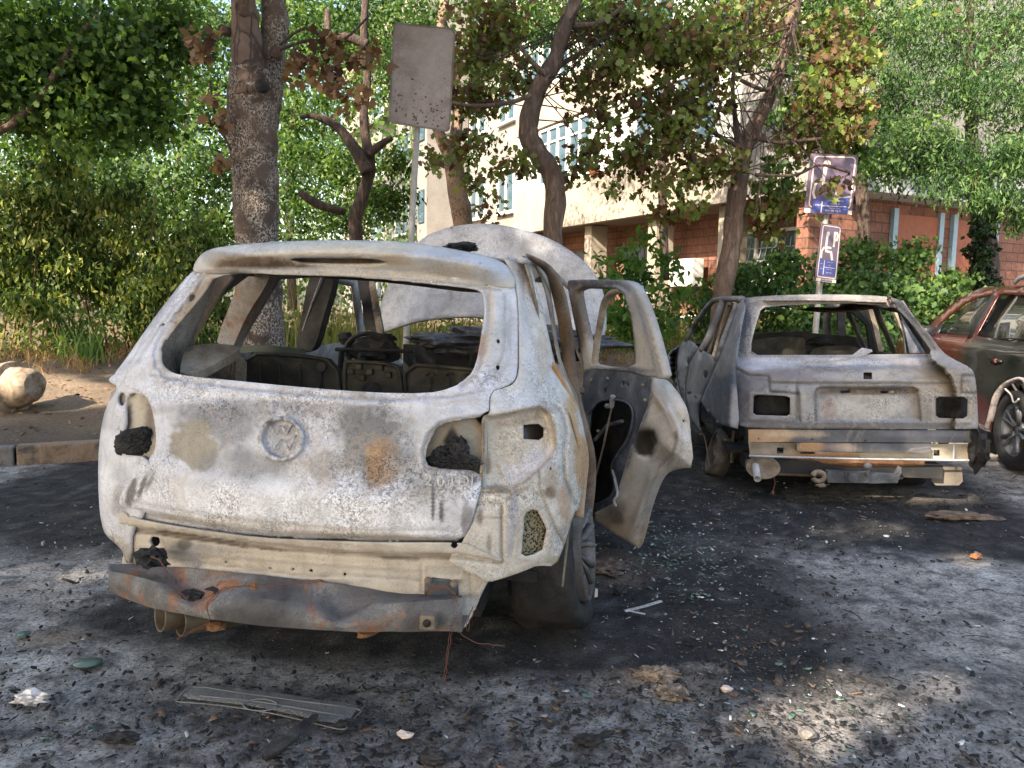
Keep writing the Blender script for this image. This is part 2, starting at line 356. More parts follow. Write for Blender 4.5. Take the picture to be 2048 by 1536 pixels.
ca = n.mix(1, ca, n.ramp(fine, [(.34, .5), (.5, 1), (.68, 1.6)]), 'MULTIPLY'); ca = n.mix(.9, ca, n.mix(1, ca, n.ramp(fine2, [(.36, .45), (.47, 1), (.64, 1.3)]), 'MULTIPLY'))
ca = n.mix(n.ramp(n.noise(190, 2, .5), [(.68, 0), (.74, .75)]), ca, (.42,.40,.38)); ca = n.mix(n.ramp(n.noise(46, 4, .7), [(.62, 0), (.68, .8)]), ca, (.015,.015,.016))
n.col(ca); n.bump(n.math('ADD', n.math('MULTIPLY', fine, .5), fine2), .9, .02); M['asphalt'] = n.m
g_ = mk('ground', np.stack([gx, gy, gz], 1), np.stack([I0, I0+1, I0+nx+1, I0+nx], 1), M['asphalt'], None, True, C); tag(g_, kind='structure')
# verge
ss = np.unique(np.concatenate([np.linspace(-60, -6, 16), np.arange(-6, 16, .09), np.linspace(16, 70, 16)])); tt = np.unique(np.concatenate([np.arange(.13, 6, .08), np.linspace(6, 90, 30)]))
S2, T2 = np.meshgrid(ss, tt); vx = KX+S2.ravel()*KD[0]+T2.ravel()*KN[0]; vy = KY+S2.ravel()*KD[1]+T2.ravel()*KN[1]; nr = (np.abs(vx) < 12) & (vy < 20)
e1 = np.zeros(len(vx)); e2 = np.zeros(len(vx)); e1[nr] = fbm(vx[nr], vy[nr], 1.1, 7); e2[nr] = fbm(vx[nr], vy[nr], 5, 8)
vz = verge_z(vx, vy) + .03*e1 + .012*e2; tq = T2.ravel()
C = np.tile(np.array((.20,.145,.098)), (len(vx), 1))*(1+.25*e1[:, None]+.2*e2[:, None])
k = np.clip((.9-tq+e1*.5)*1.3, 0, 1)[:, None]; C = C*(1-k*.75)+np.array((.05,.04,.034))*k*.75
k = np.clip((tq-2.6+e1*.5)*1.0, 0, 1)[:, None]; C = C*(1-k*.8)+np.array((.15,.105,.05))*k*.8
nx, ny = len(ss), len(tt); I0 = (np.arange(ny-1)[:, None]*nx+np.arange(nx-1)).ravel()
n = NB('soil', .95); ca = n.attr('Col'); f_ = n.noise(40, 6, .75); ca = n.mix(1, ca, n.ramp(f_, [(.3, .5), (.5, 1), (.7, 1.5)]), 'MULTIPLY'); n.col(ca); n.bump(f_, .8, .03); M['soil'] = n.m
tag(mk('soil_verge', np.stack([vx, vy, vz], 1), np.stack([I0, I0+1, I0+nx+1, I0+nx], 1), M['soil'], None, True, C), kind='structure')
def K3(s, t, z): return Vector((KX+s*KD[0]+t*KN[0], KY+s*KD[1]+t*KN[1], z))
MK = Matrix.Translation((KX, KY, 0)) @ Matrix.Rotation(R(27), 4, 'Z')
kb = MB(); kb2 = MB(); s = -12.0; kc = burnt('kerb_concrete', ((.10,.09,.08),(.19,.17,.155),(.27,.25,.23)), soot=.12, scale=4)
while s < 14:
    a, b_ = s+.006, s+.94
    hh = .135+random.uniform(-.006, .006); (kb2 if abs(s+.6) < .3 else kb).box((a, 0, -.1), (b_, .15, hh), MK); s += .95
tag(kb.build('kerb', kc, None, False, .012), kind='structure')
if kb2.V: tag(kb2.build('kerb', burnt('scorched_kerb', ((.14,.085,.055),(.30,.21,.14),(.09,.07,.06)), soot=.2, scale=5), None, False, .012), kind='structure')

# ================================================================ apartment block
BF = Frame(1.43, 23, 0, 0); ang = math.atan2(-.891, .454); BM = Matrix.Translation((1.43, 23, 0)) @ Matrix.Rotation(ang, 4, 'Z'); BF.M = BM; BF.I = BM.inverted(); I = np.array(BF.I); BF.o = I[:3, :3] @ CAMO + I[:3, 3]; BF.R3 = I[:3, :3]
bld = empty('apartment_building', BM, 'beige concrete apartment block with white windows over a red brick ground floor', 'building')
def stucco(name, c, sc=1.2):
    n = NB(name, .9); n.col(n.mix(1, n.mix(n.ramp(n.noise(sc, 7, .7, .3), [(.4, 0), (.65, .6)]), c, tuple(v*.6 for v in c)), n.ramp(n.noise(20, 5), [(.3, .85), (.7, 1.1)]), 'MULTIPLY')); n.bump(n.noise(60, 3), .3, .01); return n.m
M['stucco'] = stucco('beige_render', (.34,.29,.23)); M['stucco2'] = stucco('grey_render', (.25,.23,.21)); M['conc'] = stucco('dark_concrete', (.16,.12,.09))
n = NB('brick', .85); br = n.t.nodes.new('ShaderNodeTexBrick'); mp = n.t.nodes.new('ShaderNodeMapping'); n.l(n.tc, mp.inputs[0]); sx = n.t.nodes.new('ShaderNodeSeparateXYZ'); n.l(mp.outputs[0], sx.inputs[0]); cx = n.t.nodes.new('ShaderNodeCombineXYZ'); n.l(n.math('ADD', sx.outputs['X'], sx.outputs['Y']), cx.inputs[0]); n.l(sx.outputs['Z'], cx.inputs[1]); n.l(cx.outputs[0], br.inputs['Vector'])
br.inputs['Scale'].default_value = 1; br.inputs['Brick Width'].default_value = .42; br.inputs['Row Height'].default_value = .2; br.inputs['Mortar Size'].default_value = .012; br.inputs['Color1'].default_value = (.23,.10,.065,1); br.inputs['Color2'].default_value = (.165,.07,.045,1); br.inputs['Mortar'].default_value = (.07,.045,.035,1)
n.col(n.mix(1, br.outputs['Color'], n.ramp(n.noise(14, 5), [(.3, .7), (.7, 1.25)]), 'MULTIPLY')); M['brick'] = n.m
M['wframe'] = plain('white_window_frame', (.62,.62,.60), .5); M['pane'] = NB('window_glass', .05).col((.05,.085,.11)).m; M['pane'].node_tree.nodes['Principled BSDF'].inputs['Specular IOR Level'].default_value = .8
M['curtain'] = plain('curtain', (.45,.46,.42), .9); M['orange'] = plain('orange_door', (.30,.085,.035), .6); M['bluef'] = plain('pale_blue_frame', (.30,.42,.50), .6)
def bpart(name, m, *boxes, bevel=0):
    b = MB()
    for a, c in boxes: b.box(a, c)
    return b.build(name, m, bld, False, bevel)
X0, X1 = -26, 9.1
bpart('wall', M['brick'], ((X0, 1.4, 0), (X1-.003, 1.7, 3.9)), ((X1-.303, -.003, 0), (X1, 1.397, 3.3)), ((X1-.303, 1.703, 0), (X1, 20, 4.3)))
bpart('wall', M['stucco'], ((X0, .30, 7.6), (X1-.01, .7, 8.75)), ((X0, .30, 10.6), (X1-.01, .7, 11.75)), ((X0, .32, 13.6), (X1-.01, .72, 15)))
bpart('balcony_parapet', M['stucco'], ((-3.2, -.02, 3.50), (X1-.02, .16, 4.80))); bpart('balcony_parapet', M['stucco'], ((-3.2, .0, 6.6), (X1-.03, .2, 7.75)), ((-3.2, .0, 9.6), (X1-.03, .2, 10.75)))
bpart('floor_slab', M['conc'], ((-3.2, .163, 3.52), (X1-.02, 1.397, 3.68)), ((-3.2, .203, 6.62), (X1-.03, 1.4, 6.78)), ((-3.2, .203, 9.62), (X1-.03, 1.4, 9.78)))
bpart('wall', M['stucco2'], ((X0, .25, 0), (-3.25, .6, 7.6)), ((-8.6, -1.4, 0), (-7.6, .247, 15)))
bpart('wall', M['stucco2'], ((X0, .9, 3.9), (X1-.31, 1.25, 15)))
for x in (-2.8, .6, 3.6, 6.2): bpart('pillar', M['stucco'], ((x, .35, 0), (x+.35, .9, 3.5)), bevel=.01)
bpart('upper_wall', M['stucco2'], ((X1-.30, 1.403, 4.303), (X1+.3, 20, 15)))
bpart('roof', M['conc'], ((X0, -.1, 15), (X1+.4, 20, 15.25)))
def window(x0, x1, z0, z1, y=.28, nx=2, trans=.7, cur=0, fm=None):
    f = MB(); t = .07
    f.box((x0, y-.06, z0), (x1, y+.04, z0+t)).box((x0, y-.06, z1-t), (x1, y+.04, z1)); 
    for k in range(nx+1):
        xx = x0+(x1-x0-t)*k/nx; f.box((xx, y-.062, z0+t), (xx+t, y+.042, z1-t))
    if trans: zt = z0+(z1-z0)*trans; f.box((x0+t, y-.05, zt), (x1-t, y+.03, zt+.05))
    fr = f.build('window', fm or M['wframe'], bld); MB().box((x0+.02, y+.0, z0+.02), (x1-.02, y+.012, z1-.02)).build('pane', M['curtain'] if cur else M['pane'], fr)
    MB().box((x0-.05, y-.14, z0-.05), (x1+.05, y+.02, z0-.004)).build('sill', M['wframe'], fr)
x = -3.1
for i, wd in enumerate((1.3, 1.7, 1.2, 1.9, 1.5, 1.5, 1.6)):
    for j, z in enumerate((4.86, 7.8, 10.8)): window(x, x+wd, z, z+1.68, .12, 2 if wd < 1.6 else 3, .72, (i+j) % 3 == 0)
    x += wd+.06
for z in (1.0, 3.9, 6.9, 9.9):
    window(-7.3, -5.9, z+.4, z+1.9, .22, 2, 0); window(-4.9, -3.6, z+.4, z+1.9, .22, 2, 0)
    for xx in (-12, -16, -20): window(xx, xx+2, z+.4, z+1.9, .22, 2, 0)
for z in (4.2, 7.2): bpart('window', M['pane'], ((-8.4, -1.46, z), (-7.8, -1.40, z+1.2)))
bpart('red_rail', M['brick'], ((-12, .12, 4.6), (-8.7, .2, 4.68)), ((-12, .12, 5.5), (-8.7, .2, 5.58)))
bpart('window_band', M['pane'], ((-2.9, 1.36, 1.2), (-.2, 1.396, 2.9)), ((1.2, 1.36, 1.2), (3.2, 1.396, 2.9)))
gr = MB()                                         # bowed white window grille
for k in range(13):
    xx = 5.7+k*.17; gr.tube([(xx, 1.38, 3.0), (xx, 1.30, 2.5), (xx, 1.12, 1.9), (xx, .96, 1.5), (xx, 1.05, 1.2), (xx, 1.36, 1.12)], .012, 4)
for z, y in ((2.9, 1.36), (2.6, 1.32), (2.3, 1.24), (2.0, 1.15), (1.7, 1.03), (1.45, .96), (1.25, 1.02)): gr.tube([(5.7, y, z), (7.74, y, z)], .012, 4)
gr.build('window_grille', M['wframe'], bld); window(5.75, 7.7, 1.2, 3.0, 1.34, 3, .6)
bpart('garage_sill', M['wframe'], ((3.6, 1.3, .95), (5.2, 1.4, 1.05)))
# side wall behind the signs: doors and pale canopy
bpart('canopy', stucco('pale_render', (.46,.47,.47)), ((X1+.003, .6, 3.45), (X1+.7, 5.6, 4.1)))
bpart('corner_panel', M['stucco2'], ((X1-1.6, -.35, 3.42), (X1+.28, -.023, 6.3)))
for y0 in (2.4, 4.3):
    d = bpart('door', M['orange'], ((X1+.003, y0, .1), (X1+.05, y0+1.3, 3.2)))
    q = MB(); q.box((X1+.003, y0-.14, .1), (X1+.09, y0-.003, 3.3)).box((X1+.003, y0+1.303, .1), (X1+.09, y0+1.44, 3.3)); q.build('door_frame', M['bluef'], d)
bpart('drain_pipe', M['wframe'], ((X1+.02, 7.2, 0), (X1+.09, 7.27, 7)))
bpart('drain_pipe', M['black'], ((X1+.02, 7.9, .5), (X1+.12, 8.05, 4)))
ac = empty('air_conditioner', BM @ Matrix.Translation((3.9, .8, 1.75)), 'white air conditioning unit mounted on the brick ground floor behind the sapling', 'air conditioner')
MB().box((0,0,0),(.95,.35,.68)).build('casing', M['wframe'], ac, False, .02); q = MB()
for r_ in (.06, .12, .18, .24): q.tube([Vector((.36+r_*math.cos(a), -.02, .34+r_*math.sin(a))) for a in np.linspace(0, 2*math.pi, 19)], .008, 4, False)
q.build('fan_grille', M['stucco2'], ac)
for px, py, lb in ((1418+0, 0, 0),): pass
fp = empty('flower_pot', W(1187, 349, 21.0), 'small terracotta flower pot with green plant on the first floor window ledge', 'flower pot')
MB().lathe([(0,0),(.11,0),(.15,.22),(.13,.22),(0,.2)], Matrix.Rotation(R(-90), 4, 'Y'), 18).build('pot', M['orange'], fp, True)

# ================================================================ foliage
def leaves(name, clumps, size, mat, parent=None, droop=.3, nside=4, sub=28, spread=.16, aspect=.42, v0=.5, vs=.28, seed=0, shape='lance', surf=.5, gaps=()):
    g = np.random.default_rng(seed); VV = []; vv = []
    for (c, r, cnt) in clumps:
        r = np.array(r if hasattr(r, '__len__') else (r,)*3, float); c = np.array(c, float); k = max(1, cnt//sub)
        d = g.normal(size=(k, 3)); d /= np.linalg.norm(d, axis=1)[:, None]; rad = g.random(k)**(1/(3-2*surf)); cc = c + d*rad[:, None]*r
        P = np.repeat(cc, sub, 0) + g.normal(size=(k*sub, 3))*spread*np.array((1, 1, .6))*(r.mean()**.5); n_ = len(P)
        cv = np.repeat(g.normal(size=k)*vs*.7, sub); vv.append(np.clip(v0+cv+g.normal(size=n_)*vs*.6, 0, 1))
        if gaps:
            q = P[:, :2] - np.array(sv)[:2]/sv.z*P[:, 2:3]; kp = np.ones(n_, bool)
            for gx_, gy_, rx_, ry_ in gaps: kp &= ((q[:, 0]-gx_)/rx_)**2+((q[:, 1]-gy_)/ry_)**2 > 1
            P = P[kp]; vv[-1] = vv[-1][kp]; n_ = len(P)
        a = g.normal(size=(n_, 3)); a[:, 2] -= droop*3*np.abs(g.normal(size=n_)); a /= np.linalg.norm(a, axis=1)[:, None]
        b = np.cross(a, g.normal(size=(n_, 3))); b /= np.linalg.norm(b, axis=1)[:, None]; nn = np.cross(a, b)
        s = size*g.uniform(.6, 1.25, n_)
        if shape == 'lance': T = [(0, 0, 0), (.45, aspect/2, .10), (1, 0, -.05), (.45, -aspect/2, .10)]
        elif shape == 'maple': T = [(0,0,0), (.1,.28,.05), (.28,.2,.04), (.42,.52,.10), (.52,.24,.05), (.72,.30,.0), (1,0,-.10), (.72,-.30,.0), (.52,-.24,.05), (.42,-.52,.10), (.28,-.2,.04), (.1,-.28,.05)]
        else: T = shape
        Q = np.stack([P + s[:, None]*(a*t[0]+b*t[1]+nn*(t[2]*g.uniform(-1, 3, n_))[:, None]) for t in T], 1); VV.append(Q.reshape(-1, 3)); ns = len(T)
    return fast(name, np.concatenate(VV), ns, mat, parent, np.concatenate(vv))
PIN = None
LG = leafmat('leaf_dark_green', [(0, (.018,.042,.014)), (.5, (.068,.135,.038)), (1, (.16,.25,.06))], .4)
LM = leafmat('leaf_maple', [(0, (.03,.065,.02)), (.5, (.10,.19,.05)), (1, (.21,.32,.08))], .45)
LB = leafmat('leaf_bright_green', [(0, (.018,.048,.013)), (.5, (.055,.12,.027)), (1, (.16,.24,.045))], .38)
LH = leafmat('leaf_hedge', [(0, (.022,.048,.012)), (.35, (.085,.145,.035)), (.7, (.19,.25,.065)), (1, (.36,.36,.11))], .4)
LS = leafmat('leaf_scorched', [(0, (.035,.022,.014)), (.3, (.12,.06,.032)), (.5, (.17,.10,.05)), (.62, (.15,.16,.05)), (.8, (.11,.17,.04)), (1, (.22,.26,.07))], .45)
LR = leafmat('leaf_dead', [(0, (.05,.022,.014)), (.5, (.19,.105,.06)), (1, (.38,.25,.13))], .35)
LP = leafmat('leaf_pale_green', [(0, (.016,.045,.014)), (.5, (.052,.115,.032)), (1, (.14,.225,.065))], .35)
def bark(name, c0, c1, c2, st=(1, 1, .35), sc=26, th=(.03, .09), mask=0):
    n = NB(name, .9); vo = n.voro(sc, 'DISTANCE_TO_EDGE', st, .05); k = n.ramp(n.math('ADD', vo, n.math('MULTIPLY', n.noise(40, 4), .10)), [(th[0]+.03, 0), (th[1]+.04, 1)])
    if mask: k = n.math('MAXIMUM', k, n.ramp(n.noise(5, 5, .65, .6), [(.45, 1), (.58, 0)])); k = n.math('MAXIMUM', k, n.ramp(n.noise(45, 3, .6), [(.42, 1), (.5, 0)]))
    if mask == 2: k = n.math('MULTIPLY', n.ramp(n.noise(22, 6, .7, .5, (1, 1, .22)), [(.40, 0), (.56, 1)]), 1.0)
    big = n.ramp(n.noise(3, 5, .6, .5), [(.38, 0), (.62, 1)]); n.col(n.mix(k, c0, n.mix(big, c1, c2))); n.bump(n.math('ADD', k, n.noise(20, 5)), .8, .02); return n.m
def trunk(P, d, name='trunk', m=None, parent=None, n=14, wob=.18):
    """P: list of (px,py,radius px) at depth d (d may be per point as 4th)"""
    Q = spl([tuple(W(p[0], p[1], p[3] if len(p) > 3 else d)) + (p[2]*(p[3] if len(p) > 3 else d)/FPX,) for p in P], 6)
    return MB().tube([q[:3] for q in Q], [q[3] for q in Q], n, wob=wob).build(name, m, parent, True)
def ball(px, py, d, rpx, cnt, fy=1.0, fz=.8): r = rpx*d/FPX; return (tuple(W(px, py, d)), (r, r*fy, r*fz), cnt)
def twigs(n_, A, B, d, seed, name='twig'):
    q = random.Random(seed); b = MB()
    for _ in range(n_):
        i = q.randrange(len(A)-1); u = q.random(); x = A[i][0]+(A[i+1][0]-A[i][0])*u; y = A[i][1]+(A[i+1][1]-A[i][1])*u; bx = q.choice(B); ex, ey = bx[0]+q.uniform(-1, 1)*bx[2], bx[1]+q.uniform(-1, 1)*bx[2]
        p, e = W(x, y, d), W(ex, ey, d+q.uniform(-.6, .3)); m_ = p.lerp(e, .5)+Vector((q.uniform(-.15, .15), q.uniform(-.15, .15), q.uniform(0, .3))); b.tube(spl([p, m_, e], 3), [.009, .008, .007, .006, .005, .004, .003], 4)
    return b.build(name, bkD, None)
def tree(name, base, label, cat='tree', group=None): 
    o = empty(name, Matrix.Translation(base), label, cat, group); return o
def under(o, *kids):
    for k in kids: k.parent = o; k.matrix_parent_inverse = o.matrix_world.inverted()
def gbase(px, d): 
    p = W(px, 640, d); return (p.x, p.y, float(verge_z(p.x, p.y)))
bkM = bark('scaly_bark', (.50,.43,.36), (.12,.08,.06), (.04,.027,.022), (1,1,.55), 55, (.06,.22), 1)
bkD = bark('dark_bark', (.045,.03,.024), (.12,.08,.058), (.08,.052,.04), mask=2); bkC = bark('smooth_brown_bark', (.13,.085,.06), (.25,.175,.13), (.16,.105,.08), (1,1,.2), 16, mask=2)
bkF = bark('flaky_bark', (.05,.035,.027), (.20,.13,.085), (.30,.20,.13), (1,1,.4), 34, mask=1)
# main trunk
t = tree('plane_tree', gbase(515, 6.9), 'thick scaly-barked tree trunk with pale flecks right behind the front SUV')
tr = trunk([(522,740,50),(520,640,46),(517,560,46),(514,480,43),(512,380,44),(508,300,47),(506,230,51),(508,190,53),(512,150,50)], 6.9, m=bkM, n=28, wob=.10)
l1 = trunk([(508,200,44),(500,130,34),(492,60,28),(486,0,25),(480,-120,22)], 6.85, 'limb', bark('bare_limb', (.07,.045,.035), (.19,.125,.095), (.12,.08,.06), (1,1,.2), 10), n=16); l2 = trunk([(522,190,42),(542,120,27),(550,60,26),(548,0,26),(556,-120,22)], 7.0, 'limb', bkM, n=16)
kn = [MB().lathe([(0,.03),(r*.35,.03),(r*.6,.012),(r,.03),(r*1.15,.0),(r*1.1,-.06)], Matrix.Translation(W(x, y, d)) @ Matrix.Rotation(R(90+a), 4, 'Z'), 16).build('knot', m_, None, True) for x, y, d, r, a, m_ in ((487,16,6.72,.065,180,bkC),(552,104,6.82,.05,180,bkC),(523,172,6.69,.05,180,M['char']),(447,60,6.8,.04,150,bkC))]
lv = leaves('scorched_leaves', [ball(405,75,6.6,26,26),ball(400,110,6.6,22,20),ball(430,235,6.6,20,20),ball(440,330,6.6,16,18),ball(415,190,6.6,14,10),ball(600,130,6.5,40,44),ball(660,130,6.5,45,50),ball(700,190,6.5,45,46),ball(735,110,6.5,36,40),ball(640,70,6.5,30,20)], .10, LR, droop=.5, shape='maple', sub=5, spread=.10, seed=3)
tw = trunk([(560,100,3),(620,80,3),(680,84,3),(740,30,2)], 6.6, 'twig', bkD, n=6); tw2 = trunk([(462,300,2.5),(430,230,2),(420,160,2)], 6.7, 'twig', bkD, n=6); tw3 = trunk([(560,90,3),(600,60,3),(630,65,3),(735,140,2)], 6.6, 'twig', bkD, n=6)
cr = leaves('crown', [((-1.6,6.6,6.2),(2.6,2.2,1.6),9000)], .13, LG, shape='maple', seed=4, sub=30, spread=.2)
under(t, tr, l1, l2, *kn, lv, tw, tw2, tw3, cr)
# tree A (dark, curved) and its bright crown
t = tree('locust_tree', gbase(712, 10.5), 'slender dark tree forking left, between the scaly trunk and the blank sign')
ks = [trunk([(716,600,14.5),(712,470,13.2),(712,430,13.2),(735,360,12.5),(738,320,11.9),(728,240,8.6),(735,150,7.9),(728,60,7.9),(735,-40,6.6)], 10.5, m=bkD), trunk([(735,345,14),(712,300,12),(670,250,9),(625,232,6),(600,235,4)], 10.4, 'branch', bkD, n=8), trunk([(735,90,10),(700,75,9),(660,70,7),(655,20,6)], 10.4, 'branch', bkD, n=8), trunk([(738,310,9),(760,290,8),(785,275,5)], 10.4, 'branch', bkD, n=8), trunk([(690,425,7),(640,410,9),(600,385,7)], 10.8, 'branch', bkD, n=8),
  leaves('crown', [ball(640,60,12.5,130,3400),ball(760,20,12,110,2200),ball(620,330,13,80,1700),ball(700,420,12.5,80,1900),ball(600,420,13,70,1300),ball(770,400,11.5,50,1000),ball(790,330,11.2,36,500),ball(590,220,13,70,900),ball(690,330,12.5,60,900),ball(600,500,12.5,60,900)], .085, LB, seed=5, aspect=.5, spread=.17, v0=.45, vs=.42)]
under(t, *ks)
# tree B flaky behind the blank sign
t = tree('flaky_bark_tree', gbase(925, 10.6), 'tree with flaking brown bark forking behind the blank grey sign')
ks = [trunk([(930,620,22.5),(926,450,20.2),(918,400,20.2),(908,330,18.8),(903,300,18.0)], 10.6, m=bkF), trunk([(903,320,13),(880,270,11),(868,220,11),(872,120,10),(890,0,10),(905,-80,10)], 10.5, 'limb', bkF, n=10), trunk([(906,310,14),(915,240,11),(912,170,10),(900,90,7)], 10.8, 'limb', bkF, n=10)]
under(t, *ks)
t_B = t
# tree C
t = tree('crooked_tree', gbase(1105, 8.8), 'crooked smooth-barked tree bending left then right behind the raised bonnet')
ks = [trunk([(1110,640,20.5),(1108,520,19.1),(1106,460,19.1),(1110,400,21.1),(1104,350,19.8),(1078,310,20.5),(1058,275,20.5),(1060,230,18.5),(1080,170,17.8),(1108,125,16.5),(1125,70,14.5),(1150,0,13.2),(1175,-90,11.9)], 8.8, m=bkC),
  trunk([(1062,190,5),(1020,205,5),(960,212,4),(900,205,3)], 8.5, 'branch', bkC, n=6), trunk([(1095,150,6),(1060,120,5),(1040,90,4)], 8.7, 'branch', bkC, n=6), trunk([(1120,130,6),(1170,100,5),(1230,60,5),(1290,20,4)], 8.9, 'branch', bkC, n=6), trunk([(1150,50,6),(1200,45,5),(1250,10,4)], 8.6, 'branch', bkC, n=6),
  leaves('far_leaves', [ball(1150,330,9.6,50,110),ball(1010,330,9.8,40,90),ball(980,420,9.7,36,50),ball(1190,190,9.8,60,200),ball(1260,330,9.5,46,120),ball(1330,420,9.6,40,80)], .095, LS, shape='maple', seed=66, sub=6, spread=.15, droop=.4, vs=.36, v0=.55),
  twigs(36, [(1058,275),(1080,170),(1125,70),(1150,0)], [(960,110,60),(950,200,40),(1000,50,60),(1200,40,60),(1230,130,40),(1290,60,50),(1180,290,30),(930,290,30),(1210,240,30)], 8.8, 1),
  leaves('crown', [ball(960,110,9.2,70,445),ball(950,200,9.2,50,270),ball(990,40,9.2,80,486),ball(1040,150,9,40,135),ball(1200,40,9,70,405),ball(1230,130,8.6,50,202),ball(1290,60,8.8,70,405),ball(1180,290,8.3,40,121),ball(930,290,8.6,40,108),ball(950,360,8.6,30,67),ball(1210,240,8.4,30,94),ball(870,320,8.4,30,54),ball(1050,330,8.5,30,54),ball(1150,160,9,40,108),((1.2,9,5.6),(3,2,1.1),900)], .095, LS, shape='maple', seed=6, sub=6, spread=.16, droop=.4, vs=.36, v0=.66)]
under(t, *ks)
t = t_B; cr = leaves('crown', [ball(860,60,11,90,1500),ball(960,170,11.2,80,900),ball(820,150,11.5,70,700),ball(770,150,11.5,60,600),ball(960,300,11,50,300),ball(1000,20,11.4,90,1200),ball(1060,60,11.8,60,600)], .09, LB, seed=7, v0=.42); under(t, cr)
# tree D
t = tree('leaning_tree', gbase(1445, 9.7), 'brown trunk leaning right behind the burnt estate car, full of scorched leaves')
ks = [trunk([(1438,680,19.7),(1446,585,19.0),(1460,500,18.4),(1468,430,18.4),(1478,360,17.7),(1488,300,16.3),(1510,250,15.6),(1540,190,12.9),(1565,120,12.2),(1580,60,11.6),(1592,0,10.9),(1610,-90,10.2)], 9.7, m=bkC),
  trunk([(1480,300,9),(1470,230,5),(1466,150,4),(1490,60,4),(1505,0,4)], 9.5, 'branch', bkD, n=6), trunk([(1505,275,6),(1560,285,4),(1620,280,4),(1690,270,3)], 9.3, 'branch', bkD, n=6), trunk([(1480,345,5),(1420,320,4),(1360,330,3)], 9.5, 'branch', bkD, n=6), trunk([(1490,300,5),(1420,260,4),(1360,200,4),(1300,150,3)], 9.4, 'branch', bkD, n=6), trunk([(1560,160,5),(1530,180,4),(1480,160,4)], 9.5, 'branch', bkD, n=6), trunk([(1510,350,4),(1590,350,3),(1640,330,3),(1700,345,3)], 8.9, 'branch', bkD, n=6),
  twigs(60, [(1478,350),(1488,300),(1540,190),(1580,60),(1592,0)], [(1400,190,60),(1350,260,60),(1300,200,50),(1420,330,50),(1330,360,40),(1540,400,50),(1590,280,50),(1650,200,60),(1690,130,60),(1640,80,60),(1400,90,70),(1500,40,70),(1660,370,30),(1270,300,40)], 9.5, 2),
  leaves('crown', [ball(1400,190,9.2,70,405),ball(1350,260,9.2,70,432),ball(1300,200,9.2,60,270),ball(1410,330,9.4,60,405),ball(1330,360,9.2,50,162),ball(1550,400,9.9,60,445),ball(1540,450,9.9,40,189),ball(1600,280,10.2,60,351),ball(1650,200,9.3,70,513),ball(1690,130,9.3,60,445),ball(1650,80,9.9,70,459),ball(1690,260,9.1,40,216),ball(1400,90,9.3,80,567),ball(1500,40,10.3,90,621),ball(1480,110,10.2,50,270),ball(1665,378,8.95,26,36),ball(1690,360,8.95,14,14),ball(1380,420,9.2,30,94),ball(1270,300,9.2,50,189),ball(1230,380,9.2,26,32),ball(1330,100,9.3,60,351),ball(1710,215,9.2,30,162),((3.6,9.6,5.8),(3,2,1.2),900)], .095, LS, shape='maple', seed=8, sub=6, spread=.15, droop=.45, vs=.36, v0=.66),
  leaves('fresh_leaves', [ball(1600,180,9.6,70,140),ball(1700,300,9.4,40,90),ball(1560,350,9.4,50,90),ball(1450,60,9.8,80,200),ball(1220,100,9.9,80,160)], .10, LB, shape='maple', seed=18, sub=6, spread=.15, droop=.3)]
under(t, *ks)
# ivy tree E
t = tree('ivy_tree', gbase(1960, 12.2), 'ivy-covered tree trunk before the brick wall above the red car')
ks = [trunk([(1975,640,32.0),(1968,560,27.2),(1972,500,22.4),(1962,420,19.2),(1948,340,14.4),(1942,240,10.4),(1940,150,8.8),(1940,60,7.2),(1944,-60,6.4)], 12.2, m=bkD), trunk([(1943,170,8),(1980,110,7),(2030,40,6),(2060,0,5)], 12, 'branch', bkD, n=8), trunk([(1944,250,6),(1990,190,5),(2040,130,4)], 12, 'branch', bkD, n=8), trunk([(1941,140,5),(1915,90,4),(1890,60,4)], 12, 'branch', bkD, n=8),
  leaves('ivy', [ball(1965,y,11.95,30,420) for y in (385,420,460,500,540,580)]+[ball(1985,y,11.95,24,160) for y in (430,560)], .085, leafmat('leaf_ivy', [(0, (.006,.014,.006)), (.5, (.016,.034,.012)), (1, (.04,.07,.025))], .1), seed=9, aspect=.8, spread=.10, surf=.9),
  leaves('crown', [ball(1900,30,12,150,3000),ball(2030,60,12,110,2200),ball(1800,60,12.3,90,1500),ball(2020,330,10.6,70,1900),ball(1940,310,10.9,60,1200),ball(1990,400,10.6,60,1300),ball(1900,370,10.8,55,900),ball(1860,300,11.2,70,1100),ball(2060,220,11.2,80,1200),ball(1790,240,12,80,1200),ball(1850,180,12,90,1200),ball(1820,330,11.5,70,900),ball(1760,150,12,60,800),ball(2040,440,10.6,40,500),ball(1860,120,13.4,120,1700),ball(1990,60,13.4,120,1700),ball(2050,200,13,90,1300),ball(1800,30,13.2,90,1000),ball(1960,170,11.5,110,2200),ball(2040,320,11,70,1000)], .10, LP, seed=10, aspect=.22, droop=.6, spread=.16, vs=.42)]
under(t, *ks)
t = tree('background_tree', gbase(1350, 13.2), 'green tree high behind the crooked and leaning trunks'); under(t, trunk([(1330,560,9),(1325,300,8),(1340,80,7)], 13.2, m=bkD), leaves('crown', [ball(1180,20,13,110,1500),ball(1330,10,13,120,1800),ball(1480,0,13,120,1800),ball(1620,10,13,110,1700),ball(1250,110,13.4,60,380),ball(1560,110,13,70,800),ball(1430,80,13.2,70,500),ball(1560,230,12.6,50,300),ball(1080,60,13,70,800),ball(1100,-70,15,130,1700),ball(1000,-40,16,120,1500),ball(1280,-90,13.5,130,1500)], .10, LB, seed=61, v0=.42, aspect=.55, spread=.18))  # last three crown balls added, mostly above the view, to dapple the facade
